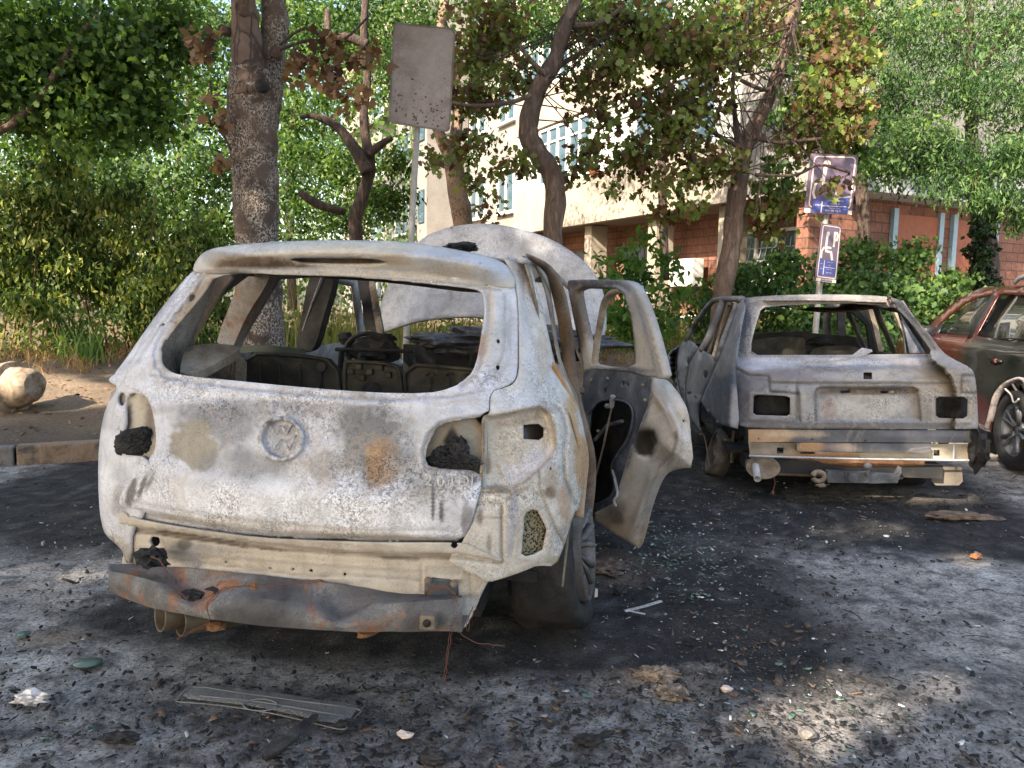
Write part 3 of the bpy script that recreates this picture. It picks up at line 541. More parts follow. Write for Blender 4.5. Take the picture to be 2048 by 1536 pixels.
t = tree('broadleaf_tree', gbase(1720, 13.5), 'dark green tree whose boughs hang before the pale canopy, right of the large parking sign'); under(t, trunk([(1735,620,14),(1725,420,12),(1716,260,10),(1700,100,9)], 13.5, m=bkD), leaves('crown', [ball(1750,330,11.4,50,700),ball(1830,290,11.3,80,1300),ball(1720,60,12.5,80,1300),ball(1660,30,12.5,60,700),ball(1760,210,12.6,70,1000)], .09, LG, seed=12, v0=.55))
# big overhanging maple at upper left
t = tree('overhanging_maple', (-8.2, 7.6, .5), 'dark green maple overhanging from the top left corner with a bare reddish bough')
ks = [trunk([(-500,640,50),(-460,400,46),(-380,330,40),(-200,310,30),(-60,300,20)], 8.2, m=bkC), trunk([(-80,300,14),(0,255,9),(60,215,8),(110,150,7),(150,80,6),(200,30,5)], 8.2, 'branch', bkC, n=8), trunk([(-60,290,10),(20,250,7),(50,220,6)], 8.1, 'branch', bkC, n=8),
  leaves('crown', [ball(60,60,8.6,170,3900),ball(230,110,8.8,130,3150),ball(330,40,9,90,1800),ball(150,220,8.7,110,1950),ball(10,170,8.3,100,1950),ball(280,220,9,80,1350),ball(-150,100,8.3,200,3300),((-7,6.5,5.8),(3,2.6,1.8),4000)], .085, LM, shape='maple', seed=13, sub=14, spread=.22, vs=.4, v0=.5)]
under(t, *ks)
# trees behind, left of the main trunk
t = tree('background_tree', gbase(330, 13.5), 'tall green tree with a grey stem behind the hedge, left of the scaly trunk'); under(t, trunk([(352,620,7),(352,380,6),(372,250,5),(380,120,5)], 13.5, m=bkD), leaves('crown', [ball(330,120,14,150,3000),ball(430,60,14,100,2200),ball(420,200,13.5,90,1700),ball(400,330,13,100,2200),ball(330,420,12.8,110,2200),ball(430,460,12.5,70,1300)], .10, LG, seed=14, aspect=.55, v0=.42, vs=.45))
t = tree('background_tree', gbase(180, 13.8), 'broad dark tree filling the gap above the hedge at the left'); under(t, trunk([(180,620,14),(170,420,12),(185,260,9)], 14, m=bkD), leaves('crown', [ball(60,260,14,130,2400),ball(200,300,14,120,2400),ball(100,420,13.5,120,1800),ball(260,380,13.5,90,1300),ball(-60,340,14,120,1500)], .11, LG, seed=15, aspect=.6, v0=.38, vs=.45))
t = tree('background_tree', gbase(640, 17), 'sunlit tree high behind the slender dark tree'); under(t, trunk([(585,620,10),(580,400,9),(590,200,8)], 17, m=bkD), leaves('crown', [ball(560,60,17,120,2600),ball(640,180,17,120,2400),ball(700,60,17,120,2200),ball(580,300,17,90,1600),ball(820,90,17,110,1500)], .12, LB, seed=16, v0=.5, vs=.45))
# hedge shrubs at left
for i, (px, py, d, r, nn, lb) in enumerate(((30,480,9.3,95,1500,'yellow-green drooping hedge shrub at the left picture edge'),(120,400,9.7,100,1900,'tallest hedge shrub, golden green, above the iris clump'),(230,470,9.9,95,1700,'hedge shrub with thin bare stems right of the tallest one'),(330,560,9.7,85,1600,'lower hedge shrub nearest the front SUV window pillar'),(400,520,10.3,70,1000,'hedge shrub just left of the scaly trunk'))):
    t = tree('hedge_shrub', gbase(px, d), lb, 'shrub', 'shrubs of the hedge along the verge')
    st = MB(); g3 = random.Random(i)
    for q in range(7):
        b0 = W(px+g3.uniform(-40, 40), 700, d); e = W(px+g3.uniform(-90, 90), py-30+g3.uniform(-60, 60), d+g3.uniform(-.3, .3)); b0.z = verge_z(b0.x, b0.y)-.05; mid = b0.lerp(e, .5)+Vector((g3.uniform(-.1, .1), 0, .05)); st.tube([b0, mid, e], [.013, .010, .005], 5)
    under(t, st.build('stem', plain('twig_brown', (.19,.11,.06), .8), None), leaves('foliage', [ball(px, py, d, r, nn), ball(px-30, py+r*.9, d, r*.8, nn), ball(px+40, py+r*1.3, d-.2, r*.6, nn//2), ball(px+10, py-r*.8, d, r*.55, nn//3)], .10, LH, seed=20+i, aspect=.36, droop=.9, v0=.5, vs=.42, spread=.13, sub=20))
# walnut sapling and dark shrubs
t = tree('walnut_sapling', gbase(1290, 10.6), 'bright green sapling with long leaflets between the open door and the air conditioner')
st = MB(); stw_ = []
for q, (ex, ey) in enumerate(((1290,455),(1250,520),(1215,560),(1340,500),(1370,560),(1230,620),(1340,640),(1300,600))):
    b0 = Vector(gbase(1290, 10.6)); e = W(ex, ey, 10.5); st.tube([b0, b0.lerp(e, .5)+Vector((0, 0, .15)), e], [.016, .01, .004], 5)
under(t, st.build('stem', bkD, None), leaves('foliage', [ball(1290,480,10.4,32,80),ball(1240,520,10.4,45,110),ball(1345,520,10.4,45,70),ball(1290,560,10.4,60,200),ball(1215,570,10.3,45,120),ball(1360,590,10.4,40,70),ball(1240,640,10.3,50,190),ball(1320,640,10.3,50,170),ball(1290,700,10.2,80,330)], .15, leafmat('leaf_walnut', [(0, (.03,.075,.018)), (.5, (.08,.17,.035)), (1, (.18,.30,.07))], .45), seed=30, aspect=.42, droop=.15, sub=9, spread=.13, v0=.5))
for i, (px, py, d, r, nn, lb) in enumerate(((1440,590,11.3,60,900,'dark shrub left of the leaning trunk base'),(1545,560,11.6,60,1100,'dark glossy shrub between the leaning trunk and the sign pole'),(1680,560,11.8,75,1300,'dark maple bush around the foot of the sign pole'),(1790,560,12,80,1500,'dark maple bush in front of the orange doors'),(1880,600,11.9,60,900,'dark bush next to the ivy-covered trunk'),(1740,640,10.9,90,1500,'low green shrub seen through the estate car windows'),(1590,650,11,80,1300,'low green shrub behind the estate car roof'))):
    t = tree('bush', gbase(px, d), lb, 'bush'); b0 = Vector(gbase(px, d)); st = MB()
    for q in range(5): e = W(px+(q-2)*r*.5, py-r*.6, d); st.tube([b0, b0.lerp(e, .5), e], [.015, .01, .004], 5)
    under(t, st.build('stem', bkD, None), leaves('foliage', [ball(px, py, d, r, int(nn*.6)), ball(px+r*.5, py-r*.6, d, r*.6, nn//3), ball(px-r*.3, py+r*.6, d, r*.9, nn//2)], .085, LG, shape='maple', seed=40+i, sub=9, spread=.14, v0=.5))
# undergrowth: blades and stalks on the verge (uncountable)
def blades(name, n_, region, h, wd, mat, seed, lean=.35, v0=.5):
    g = np.random.default_rng(seed); s = g.uniform(region[0], region[1], n_); t_ = g.uniform(region[2], region[3], n_); c = g.integers(0, max(1, n_//14), n_); cs = g.uniform(region[0], region[1], n_); ct = g.uniform(region[2], region[3], n_)
    s = cs[c]+g.normal(size=n_)*.07; t_ = ct[c]+g.normal(size=n_)*.07; x = KX+s*KD[0]+t_*KN[0]; y = KY+s*KD[1]+t_*KN[1]; z = verge_z(x, y)
    H = h*g.uniform(.4, 1.2, n_); a = g.uniform(0, 2*math.pi, n_); ln = lean*g.uniform(.2, 1.6, n_)*H; dx, dy = np.cos(a), np.sin(a); b = g.uniform(0, 2*math.pi, n_); wx, wy = np.cos(b)*wd/2, np.sin(b)*wd/2; V = []
    def P(u, side): return np.stack([x+dx*ln*u*u+wx*side*(1-u*.85), y+dy*ln*u*u+wy*side*(1-u*.85), z+H*(u-.35*ln/H*u**3)], 1)
    for u0, u1 in ((0, .35), (.35, .7), (.7, 1)): V.append(np.stack([P(u0, -1), P(u0, 1), P(u1, 1), P(u1, -1)], 1).reshape(-1, 3))
    vv = np.clip(v0+g.normal(size=n_)*.25, 0, 1); return tag(fast(name, np.concatenate(V), 4, mat, None, np.tile(vv, 3)), kind='stuff')
LU = leafmat('leaf_undergrowth', [(0, (.05,.06,.02)), (.5, (.12,.15,.04)), (1, (.27,.24,.08))], .4); LD = leafmat('dry_straw', [(0, (.16,.09,.045)), (.5, (.30,.19,.09)), (1, (.42,.30,.16))], .3)
blades('tall_grass', 2600, (1.2, 13, 3.2, 6.0), .45, .02, LU, 50); blades('tall_grass', 2200, (1.5, 13, 1.6, 5.0), 1.0, .014, LU, 51, .12, .7); blades('dry_grass', 5000, (-7, 13, 2.2, 4.6), .22, .015, LD, 52, .9)
blades('iris_leaves', 240, (-4.2, 1.5, 3.0, 4.0), .55, .035, LG, 53, .35, .6)
ul = leaves('undergrowth', [((KX+s*KD[0]+t_*KN[0], KY+s*KD[1]+t_*KN[1], .75), (.9, .6, .45), 500) for s in np.arange(-7, 14, 1.1) for t_ in (3.9, 5.2)], .09, LH, seed=54, droop=.4); tag(ul, kind='stuff')
gv = np.random.default_rng(60); n_ = 5200; s_ = gv.uniform(-8, 12, n_); t_ = np.abs(gv.normal(size=n_))*1.2+.2; t_ = np.where(gv.random(n_) < .5, 2.6+gv.normal(size=n_)*.6, t_); x_ = KX+s_*KD[0]+t_*KN[0]; y_ = KY+s_*KD[1]+t_*KN[1]; z_ = verge_z(x_, y_)+.035
P = np.stack([x_, y_, z_], 1); a = gv.normal(size=(n_, 3)); a[:, 2] *= .25; a /= np.linalg.norm(a, axis=1)[:, None]; b = np.cross(a, gv.normal(size=(n_, 3))*np.array((.3,.3,1))+np.array((0,0,.6))); b /= np.linalg.norm(b, axis=1)[:, None]; sz = gv.uniform(.02, .07, n_)[:, None]
tag(fast('leaf_litter', np.stack([P, P+sz*(a*.5+b*.25), P+sz*a, P+sz*(a*.5-b*.25)], 1).reshape(-1, 3), 4, leafmat('litter', [(0, (.05,.03,.02)), (.5, (.2,.11,.06)), (1, (.36,.24,.14))], .1), None, gv.random(n_)), kind='stuff')
fw = leaves('distant_wood', [((x, y, z), (4, 3, 3.2), 1500) for x, y in ((-26,24),(-21,29),(-15,30),(-10,31),(-20,22),(-31,20),(-13,24)) for z in (2.5, 7)]+[((x, 33, z), (4.5, 3, 3.5), 1400) for x in (-9, -4) for z in (3, 8, 12)]+[((14+i*4, 30-i*2, z), (4,3,3), 900) for i in range(4) for z in (9, 13)], .24, LG, seed=55, sub=30, spread=.35, aspect=.7, v0=.55); tag(fw, kind='stuff')
GAPS = [(p_.x, p_.y, a_+.14, b_*.8+.17) for p_, a_, b_ in ((G(1580,1452), .32, .12), (G(1760,1345), .35, .10), (G(1690,1050), .45, .14), (G(1990,1120), .3, .2), (G(1850,990), .5, .2), (G(110,1135), .2, .1), (G(60,780,.3), 1.5, 1.0))]  # holes cut in the added crowns so sun patches land at these spots
# unseen trees added behind the viewer to keep the sun off the cars
for i, (x, y, z, rx, ry, rz, n_, lb) in enumerate(((-6.5,-5.0,6.6,3.8,3.2,2.8,14000,'big shade tree added behind the viewer, left'),(-2.3,-5.6,6.8,3.4,3.0,2.7,14000,'big shade tree added behind the viewer'),(-10.8,-2.0,6.2,3.4,3.6,2.8,12000,'big shade tree added beyond the left side'),(1.6,-4.2,5.6,2.6,2.6,1.7,7000,'smaller shade tree added behind the viewer, right'),(-5.5,-9.5,9.2,4,3,2.4,7000,'taller shade tree added farther behind the viewer'),(-8.2,-1.2,9.8,3.6,3.4,1.9,9000,'tallest shade tree added left of the viewer'))):
    t = tree('added_shade_tree', (x, y, 0), lb); under(t, MB().tube([(x, y, 0), (x+.1, y, 2.5), (x, y, 5)], [.2, .16, .12], 10).build('trunk', bkD, None, True), leaves('crown', [((x, y, z), (rx, ry, rz), n_)], .26, LG, shape='lance', aspect=.8, seed=70+i, sub=16, spread=.2, surf=.2, gaps=GAPS))
# ================================================================ signs, planter
def quadmap(cs, ds):
    c = [W(*p, d) for p, d in zip(cs, ds)]          # tl tr br bl
    def f(u, v, o=0):
        p = c[0]*(1-u)*(1-v)+c[1]*u*(1-v)+c[2]*u*v+c[3]*(1-u)*v; n = (c[1]-c[0]).cross(c[0]-c[3]).normalized(); 
        if n.y > 0: n = -n
        return p+n*o
    return f
def flat(f, P, o, name, m, parent, th=0):
    V = [f(u, v, o) for u, v in P]; F_ = [tuple(range(len(P)))]
    if th: b = f(0, 0, o-th)-f(0, 0, o); ob = MB().prism(V, b).build(name, m, None)
    else: ob = MB().add(V, F_).build(name, m, None)
    under(parent, ob); return ob
def rr(u0, v0, u1, v1, r, asp, n=5):
    P = []
    for cx, cy, a0 in ((u1-r, v0+r*asp, -90), (u1-r, v1-r*asp, 0), (u0+r, v1-r*asp, 90), (u0+r, v0+r*asp, 180)):
        for k in range(n+1): a = R(a0+90*k/n); P.append((cx+r*math.cos(a), cy+r*asp*math.sin(a)))
    return P
def ribbon(f, P, w_, asp, o, closed=False):
    b = MB(); k = len(P)
    for i in range(k if closed else k-1):
        p, q = np.array(P[i]), np.array(P[(i+1) % k]); d = (q-p)*np.array((1, 1/asp)); d /= max(np.linalg.norm(d), 1e-6); nn = np.array((-d[1], d[0]*asp))*w_/2; e = d*np.array((1, asp))*w_*.3
        b.add([f(*(p-e+nn), o+i*2e-5), f(*(q+e+nn), o+i*2e-5), f(*(q+e-nn), o+i*2e-5), f(*(p-e-nn), o+i*2e-5)], [(0, 1, 2, 3)])
    return b
def stext(f, s, u, v, hgt, asp, wsc, o, m, name, parent):
    V, F_ = text_mesh(s, 1); xs = [p.x for p in V]; W_ = max(xs)-min(xs); sx = min(wsc/W_, hgt*1.3); ob = MB().add([f(u+p.x*sx, v-p.y*hgt*asp*1.0, o) for p in V], F_).build(name, m, None); under(parent, ob)
M['steel'] = plain('galvanised_pole', (.36,.34,.31), .6, .2, .25, 10)
M['purple'] = plain('sooted_purple_enamel', (.12,.082,.12), .45, 0, .2, 5); M['cream'] = plain('cream_print', (.66,.54,.46), .6, 0, .08, 8); M['signblue'] = plain('blue_print', (.045,.06,.24), .5, 0, .1)
t = tree('road_sign', G(815, 900), 'blank heat-bleached grey rectangular sign on a bare pole left of the raised bonnet', 'sign')
t.matrix_world = Matrix.Translation(Vector((W(818, 640, 7.4).x, W(818, 640, 7.4).y, .12)))
f = quadmap(((788,46),(910,58),(899,264),(778,245)), (7.3,7.3,7.3,7.3))
bs = burnt('bleached_sign', ((.22,.175,.155),(.33,.27,.24),(.38,.31,.285)), scale=3, fine=.5); nb_ = bs.node_tree
flat(f, rr(0,0,1,1,.07,.60), 0, 'sign_board', bs, t, .01); rb_ = ribbon(f, rr(.005,.004,.995,.996,.07,.60), .03, .6, .006, True).build('raised_edge', burnt('sign_edge', ((.12,.10,.09),(.19,.155,.14),(.24,.2,.18)), scale=5), None); under(t, rb_)
sc_ = MB(); g4 = random.Random(4)
for q in range(70):
    u, v = g4.uniform(.06, .94), 1-abs(g4.gauss(0, .17))-.03
    if v > .25: r_ = g4.uniform(.006, .024); sc_.add([f(u+r_*math.cos(a)*g4.uniform(.6, 1.3), v+.6*r_*math.sin(a)*g4.uniform(.5, 1.2), .0025) for a in np.linspace(0, 6.28, 8)[:-1]], [tuple(range(7))])
ob = sc_.build('paint_blisters', plain('dark_blister', (.09,.07,.065), .8), None); under(t, ob)
pq = [W(836, 100, 7.36), W(834, 260, 7.36), W(826, 400, 7.38), W(815, 620, 7.4)]; dv = (pq[3]-pq[1]); pq.append(pq[3]+dv*((pq[3].z-.05)/-dv.z)); under(t, MB().tube(pq, .030, 12).build('pole', M['steel'], None, True))
t = tree('road_sign', G(1620, 900), 'purple disabled parking signs, large over narrow, on one leaning pole above the estate car', 'sign')
pb = W(1628, 690, 9.3); t.matrix_world = Matrix.Translation((pb.x-.1, pb.y, .12))
pq = [W(1662, 330, 9.32), W(1651, 430, 9.32), W(1640, 560, 9.32), W(1628, 690, 9.32)]; dv = (pq[3]-pq[2]); pq.append(pq[3]+dv*((pq[3].z-.05)/-dv.z)); under(t, MB().tube(pq, .036, 12).build('pole', M['steel'], None, True))
# large board
f = quadmap(((1622,307),(1717,310),(1703,430),(1608,425)), (9.2,9.22,9.22,9.2)); A = .80
bd = flat(f, [(0,0),(1,0),(1,1),(0,1)], 0, 'large_sign_board', M['purple'], t, .008)
def cr_(f, o, parts, name):
    b = MB()
    for P, w_, cl in parts:
        r_ = ribbon(f, P, w_, A, o, cl); b.add(r_.V, r_.F)
    ob = b.build(name, M['cream'], None); under(t, ob)
cr_(f, .003, [(rr(.085,.045,.945,.90,.08,A), .028, True), ([(.34,.20),(.33,.36)], .075, False), ([(.33,.36),(.33,.50),(.47,.50)], .06, False), ([(.30,.42),(.17,.50),(.14,.66),(.20,.78)], .05, False), ([(.47,.52),(.58,.50),(.66,.72),(.76,.74),(.93,.70)], .05, False)], 'wheelchair_symbol')
flat(f, [(.36+.075*math.cos(a), .165+.062*math.sin(a)) for a in np.linspace(0, 6.28, 17)[:-1]], .0032, 'symbol_head', M['cream'], t)
flat(f, [(.14,.76),(.90,.72),(.91,.98),(.15,.99)], .004, 'blue_field', M['signblue'], t)
flat(f, [(0,.93),(.12,.93),(.12,1),(0,1)], .0035, 'white_corner', M['cream'], t); flat(f, [(.91,.93),(1,.93),(1,1),(.91,1)], .0035, 'white_corner', M['cream'], t)
cr_(f, .0052, [([(.35,.80),(.35,.985)], .016, False), ([(.35,.872),(.88,.872)], .012, False)], 'field_lines')
for s_t, u, v, h_, wsc in (('13937', .25, .865, .052, .15), ('DESTINAT AUTO', .62, .785, .05, .36), ('1394.3', .62, .835, .055, .2), ('Numar auto', .62, .905, .036, .28), ('BH 08 YLC', .60, .948, .058, .38)): stext(f, s_t, u, v, h_, A, wsc, .0058, M['cream'], 'lettering', t)
# narrow board
f = quadmap(((1644,446),(1683,452),(1672,567),(1630,562)), (9.12,9.3,9.3,9.12)); A = .36
flat(f, [(0,0),(1,0),(1,1),(0,1)], 0, 'narrow_sign_board', M['purple'], t, .008)
cr_(f, .003, [(rr(.07,.035,.94,.92,.08,A), .04, True), ([(.34,.17),(.32,.40),(.56,.405)], .10, False), ([(.32,.40),(.36,.47),(.60,.475),(.68,.60)], .10, False), ([(.24,.41),(.14,.47),(.14,.585)], .09, False), ([(.70,.37),(.70,.135),(.80,.135),(.86,.18),(.82,.255),(.72,.265)], .10, False)], 'wheelchair_and_P_symbol')
flat(f, [(.36+.085*math.cos(a), .17+.042*math.sin(a)) for a in np.linspace(0, 6.28, 15)[:-1]], .0032, 'symbol_head', M['cream'], t)
flat(f, [(.10,.62),(.86,.62),(.87,.88),(.11,.88)], .0042, 'blue_field', M['signblue'], t); cr_(f, .0052, [([(.32,.63),(.32,.87)], .03, False), ([(.32,.745),(.85,.745)], .025, False)], 'field_lines')
flat(f, [(.03,.94),(.97,.94),(.97,.995),(.03,.995)], .0035, 'white_strip', M['cream'], t); flat(f, [(.24,.925),(.80,.925),(.80,.99),(.24,.99)], .0042, 'plate_field', M['purple'], t)
for s_t, u, v, h_, wsc in (('NR.', .20, .69, .05, .14), ('1394', .20, .775, .05, .16), ('DESTINAT', .59, .655, .05, .46), ('394', .58, .705, .06, .2), ('Numar auto', .58, .775, .045, .4), ('BH 58', .58, .835, .075, .4), ('BH 58 MFE', .52, .957, .085, .52)): stext(f, s_t, u, v, h_, A, wsc, .006, M['cream'], 'lettering', t)
# overturned concrete foot
pc = W(28, 778, 6.9); pl_ = empty('concrete_planter', Matrix.Translation((pc.x, pc.y, float(verge_z(pc.x, pc.y)))), 'dirty beige concrete bucket-shaped foot lying on its side on the verge', 'planter')
cm = burnt('dirty_concrete', ((.14,.09,.055),(.34,.25,.17),(.46,.38,.29)), scale=9, fine=1, bump=.8); Mx = Matrix.Translation(W(22, 775, 6.9)) @ Matrix.Rotation(R(-14), 4, 'Z') @ Matrix.Rotation(R(-7), 4, 'Y')
prf = [(0,-.03),(.20,-.03),(.236,-.012),(.236,.03),(.222,.048),(.186,.052),(.18,.08),(.172,.12),(.16,.17),(.146,.215),(.130,.25),(.112,.268),(.06,.272),(.0,.272)]
q = MB().lathe(prf, Mx, 44); q.V = [tuple(Vector(v)+Vector((mn.noise(Vector(v)*9), mn.noise(Vector(v)*9+Vector((5,0,0))), mn.noise(Vector(v)*13)))*.014+Vector((mn.noise(Vector(v)*31), 0, mn.noise(Vector(v)*34)))*.006) for v in q.V]
ob = q.build('body', cm, None, True); md = ob.modifiers.new('e', 'EDGE_SPLIT'); md.split_angle = R(38); under(pl_, ob); r2 = MB().lump(W(28,822,6.9), (.05,.04,.03), 2, .5, 5, 2).build('broken_corner', M['rust'], None); under(pl_, r2)
# ================================================================ burnt SUV in front
def ip(tab, z):
    a = np.array(tab, float); return np.interp(z, a[:, 0], a[:, 1])
FN = Frame(-.679, 2.307, 0, 8)
NW = [(0, .84), (.3, .855), (.5, .87), (.7, .878), (.8, .872), (.9, .85), (1.0, .80), (1.1, .77), (1.3, .73), (1.45, .68), (1.52, .60), (1.7, .5)]
NL = [(0, .895), (.3, .895), (.5, .895), (.9, .895), (1.05, .86), (1.2, .80), (1.35, .735), (1.45, .69), (1.52, .62), (1.7, .5)]
NY = [(0, .05), (.4, .02), (.62, .0), (.8, .02), (.95, .05), (1.05, .09), (1.3, .25), (1.45, .33), (1.55, .40), (1.7, .5)]
def FNF(x, y, z):
    wv = np.where(x < .03, ip(NL, z)+.03, ip(NW, z)-.03); yv = ip(NY, z); L = .55
    return np.abs((x-.03)/wv)**2.7 + np.clip((yv+L-y)/L, 0, 9)**2.7 - 1
car = empty('burnt_suv', FN.M, 'burnt-out white and grey SUV in front with its rear side door hanging open', 'car')
# --- inner rear structure seen through the lamp openings
panel('inner_body_frame', FN, [(225,760),(330,770),(345,850),(335,930),(225,940),(212,860)], FNF, M['skin_smooth'], car, off=.045, step=9, base=(.34,.30,.26),
      st=[(268,820,22,60,(.52,.47,.40),1,.4), (300,840,8,60,(.2,.16,.13),1,.4), (258,820,5,50,(.26,.2,.15),.8,.4), (285,800,6,30,(.36,.3,.24),.7)])
panel('inner_body_frame', FN, [(850,830),(975,825),(978,985),(850,950)], FNF, M['skin_smooth'], car, off=.06, step=9, base=(.30,.24,.17),
      st=[(935,890,22,60,(.30,.29,.27),1,.3), (905,890,16,30,(.015,.015,.015),1,.3)])
# --- left rear corner
def lrel(v): return np.where(segd(v, [(262,780),(300,800),(308,860),(300,905),(240,905)], True) < 3, .0, 0)
panel('quarter_panel', FN, [(258,724),(246,735),(220,755),(216,762),(238,774),(212,812),(201,860),(196,920),(197,1000),(203,1050),(212,1072),(232,1088),(245,1103),(252,1128),(262,1125),(262,1060),(290,1030),(310,960),(300,915),(236,908),(234,878),(252,862),(250,800),(262,782),(290,795),(300,760),(262,726)], FNF, M['skin'], car, off=.01,
      holes=[ringp(243, 798, 9, 14)], step=8, base=WHT, seed=2, solid=.008,
      st=[(205,840,10,25,(.3,.3,.32),.7), (225,1085,30,14,(.4,.35,.30),.8), (240,1000,20,30,(.30,.28,.28),.6), (250,1110,14,26,(.35,.3,.26),.8), (215,960,12,60,(.7,.7,.74),.6)])
panel('pillar_trim', FN, [(384,541),(338,596),(288,664),(250,720),(225,752),(238,768),(262,724),(310,655),(350,598),(394,546)], FNF, M['skin_smooth'], car, off=.012, step=7, base=WHT, solid=.01, seed=3,
      st=[(330,610,60,8,(.22,.22,.25),.6,.6,-55)])
# --- tailgate
TG = [(391,540),(350,598),(312,650),(262,722),(242,770),(268,779),(291,792),(303,815),(310,848),(312,880),(309,905),(296,918),(300,940),(262,958),(242,985),(237,1012),(262,1034),(330,1048),(424,1062),(523,1074),(640,1079),(760,1083),(860,1085),(925,1083),(943,1049),(952,1013),(961,983),(964,941),(880,937),(857,934),(850,922),(851,898),(864,866),(881,849),(907,841),(977,832),(980,782),(1010,774),(1028,764),(1035,745),(1036,700),(1035,604),(1028,570),(1000,562),(780,545),(600,540),(440,536)]
TGW = [(429,551),(488,545),(619,548),(751,556),(860,566),(935,574),(962,580),(971,600),(971,631),(962,684),(955,728),(938,758),(900,777),(857,787),(737,785),(576,772),(459,760),(400,755),(356,749),(338,742),(325,727),(323,708),(328,690),(344,662),(385,612),(411,580)]
def lvl(v, c, r, w_, h): d = np.sqrt((v[:, 0]-c[0])**2+(v[:, 1]-c[1])**2)-r; return h*np.exp(-(d/w_)**2)
TGL = [([(423,560),(386,602),(346,662),(328,700),(332,735)], 9, .014, (.36,.28,.20), .85), ([(404,548),(350,612),(300,684),(276,722)], 3, .004, (.34,.33,.36), .7),
  ([(300,750),(338,757),(459,775),(576,787),(737,800),(900,794),(968,782)], 3.2, .006, (.30,.30,.34), .75), ([(300,757),(459,783),(737,808),(900,801),(968,790)], 3, -.004, None, 0),
  ([(843,932),(838,900),(850,866),(875,840),(905,832),(977,822)], 5, -.008, (.62,.62,.66), .6), ([(850,935),(846,900),(858,870),(880,847),(907,839),(972,831)], 2.2, .006, (.30,.24,.17), .7), ([(320,905),(323,860),(314,815),(290,786)], 4, -.006, (.68,.68,.72), .6),
  ([(262,1003),(430,1036),(700,1060),(915,1060)], 3, .004, (.46,.43,.40), .6), ([(976,590),(978,640),(968,700),(955,745),(925,772)], 5, .010, (.40,.35,.30), .7), ([(1010,590),(1009,700),(992,745),(962,770)], 2.6, .006, (.34,.34,.38), .8),
  ([(440,546),(620,546),(760,555),(900,566),(1000,580)], 2.5, .004, (.28,.24,.2), .7), ([(866,965),(866,1038)], 2.4, 0, (.12,.11,.11), .8), ([(884,1000),(885,1042)], 3, 0, (.13,.12,.12), .8), ([(855,938),(960,941)], 3, .004, (.14,.11,.09), .75), ([(925,1083),(930,1040),(945,1020)], 4, 0, (.26,.25,.27), .8)]
def tgrel(v):
    x, y = v[:, 0], v[:, 1]; r = np.zeros(len(v))
    r += lvl(v, (562, 878), 40, 5, -.010) + np.where((x-562)**2+(y-878)**2 < 38**2, .006, 0)      # round emblem seat
    r += np.where((np.abs(x-562) < 12) & (y > 793) & (y < 838), .004, 0)
    yb = np.interp(x, [240, 424, 523, 700, 919], [1010, 1046, 1062, 1068, 1073])                   # lower fold of the tailgate
    r += np.clip((y-yb)/10, 0, 1)*.035
    crease = np.interp(x, [240, 500, 950], [925, 985, 1010]); r += -.018*np.exp(-((y-crease)/34)**2)
    r += .010*np.exp(-((y-np.interp(x, [300, 620, 960], [845, 880, 885]))/55)**2)*np.clip((x-300)/80, 0, 1)*np.clip((960-x)/100, 0, 1)
    lip = segd(v, TGW); r += np.where(lip < 16, .012, 0)
    fr_ = segd(v, [(1024,590),(1022,720),(1005,755),(960,772)], False); r += np.where((y < 765), .008*np.exp(-(fr_/5)**2), 0)
    r += .0025*np.array([mn.noise(Vector((a*.012, b*.012, 4))) for a, b in v])
    return r
tg = panel('tailgate', FN, TG, FNF, M['skin'], car, holes=[TGW, ringp(326, 649, 4, 3, 8), ringp(997, 682, 4, 5, 8), ringp(996, 735, 4, 5, 8), [(330,675),(336,684),(326,706),(321,700)], [(384,588),(392,592),(383,604),(378,600)]], step=4.5, relief=tgrel, base=(.60, .60, .655), seed=5, solid=.006, ch=1, lines=TGL,
      st=[(520,815,200,22,(.30,.30,.345),.85,.8), (440,850,80,40,(.25,.25,.28),.85,.6), (392,893,48,46,(.33,.295,.24),1,.2), (500,928,84,30,(.27,.27,.29),.85,.7),
          (742,880,72,84,(.21,.21,.22),1,.6), (766,925,38,48,(.30,.19,.115),1,.4), (748,905,16,12,(.42,.26,.15),.7), (655,928,60,24,(.33,.31,.30),.75,.7), (650,960,24,16,(.36,.30,.26),.5),
          (845,930,64,74,(.28,.28,.29),.8,.8), (590,1015,330,34,(.80,.80,.86),.95,.9,6), (600,1058,340,10,(.50,.45,.40),.8,.5,5), (890,985,48,22,(.40,.37,.33),.5),
          (262,985,12,32,(.14,.13,.13),.95,.3,18), (284,975,6,28,(.16,.15,.15),.95,.3,22), (300,962,4,24,(.2,.19,.19),.8,.3,25), (866,1000,3,34,(.12,.11,.11),.9,.4), (882,1020,4,22,(.14,.13,.13),.9,.4),
          (935,1040,12,34,(.30,.28,.29),.9,.4), (945,955,18,14,(.22,.2,.19),.8,.5), (330,790,60,20,(.66,.66,.72),.6), (920,805,60,14,(.55,.55,.60),.6), (960,800,40,16,(.62,.62,.68),.6),
          (1000,660,26,90,(.50,.47,.45),.8,.6), (962,690,9,24,(.42,.24,.12),.8,.5), (1000,600,26,40,(.66,.66,.70),.6), (355,650,16,90,(.42,.36,.30),.8,.6,35), (330,720,14,30,(.55,.5,.44),.8), (405,580,30,16,(.50,.44,.38),.8,.5,-40),
          (310,690,16,60,(.66,.66,.74),.6,.5,30), (600,798,360,6,(.70,.70,.74),.7,.8,3), (560,835,9,18,(.66,.66,.7),.6)])
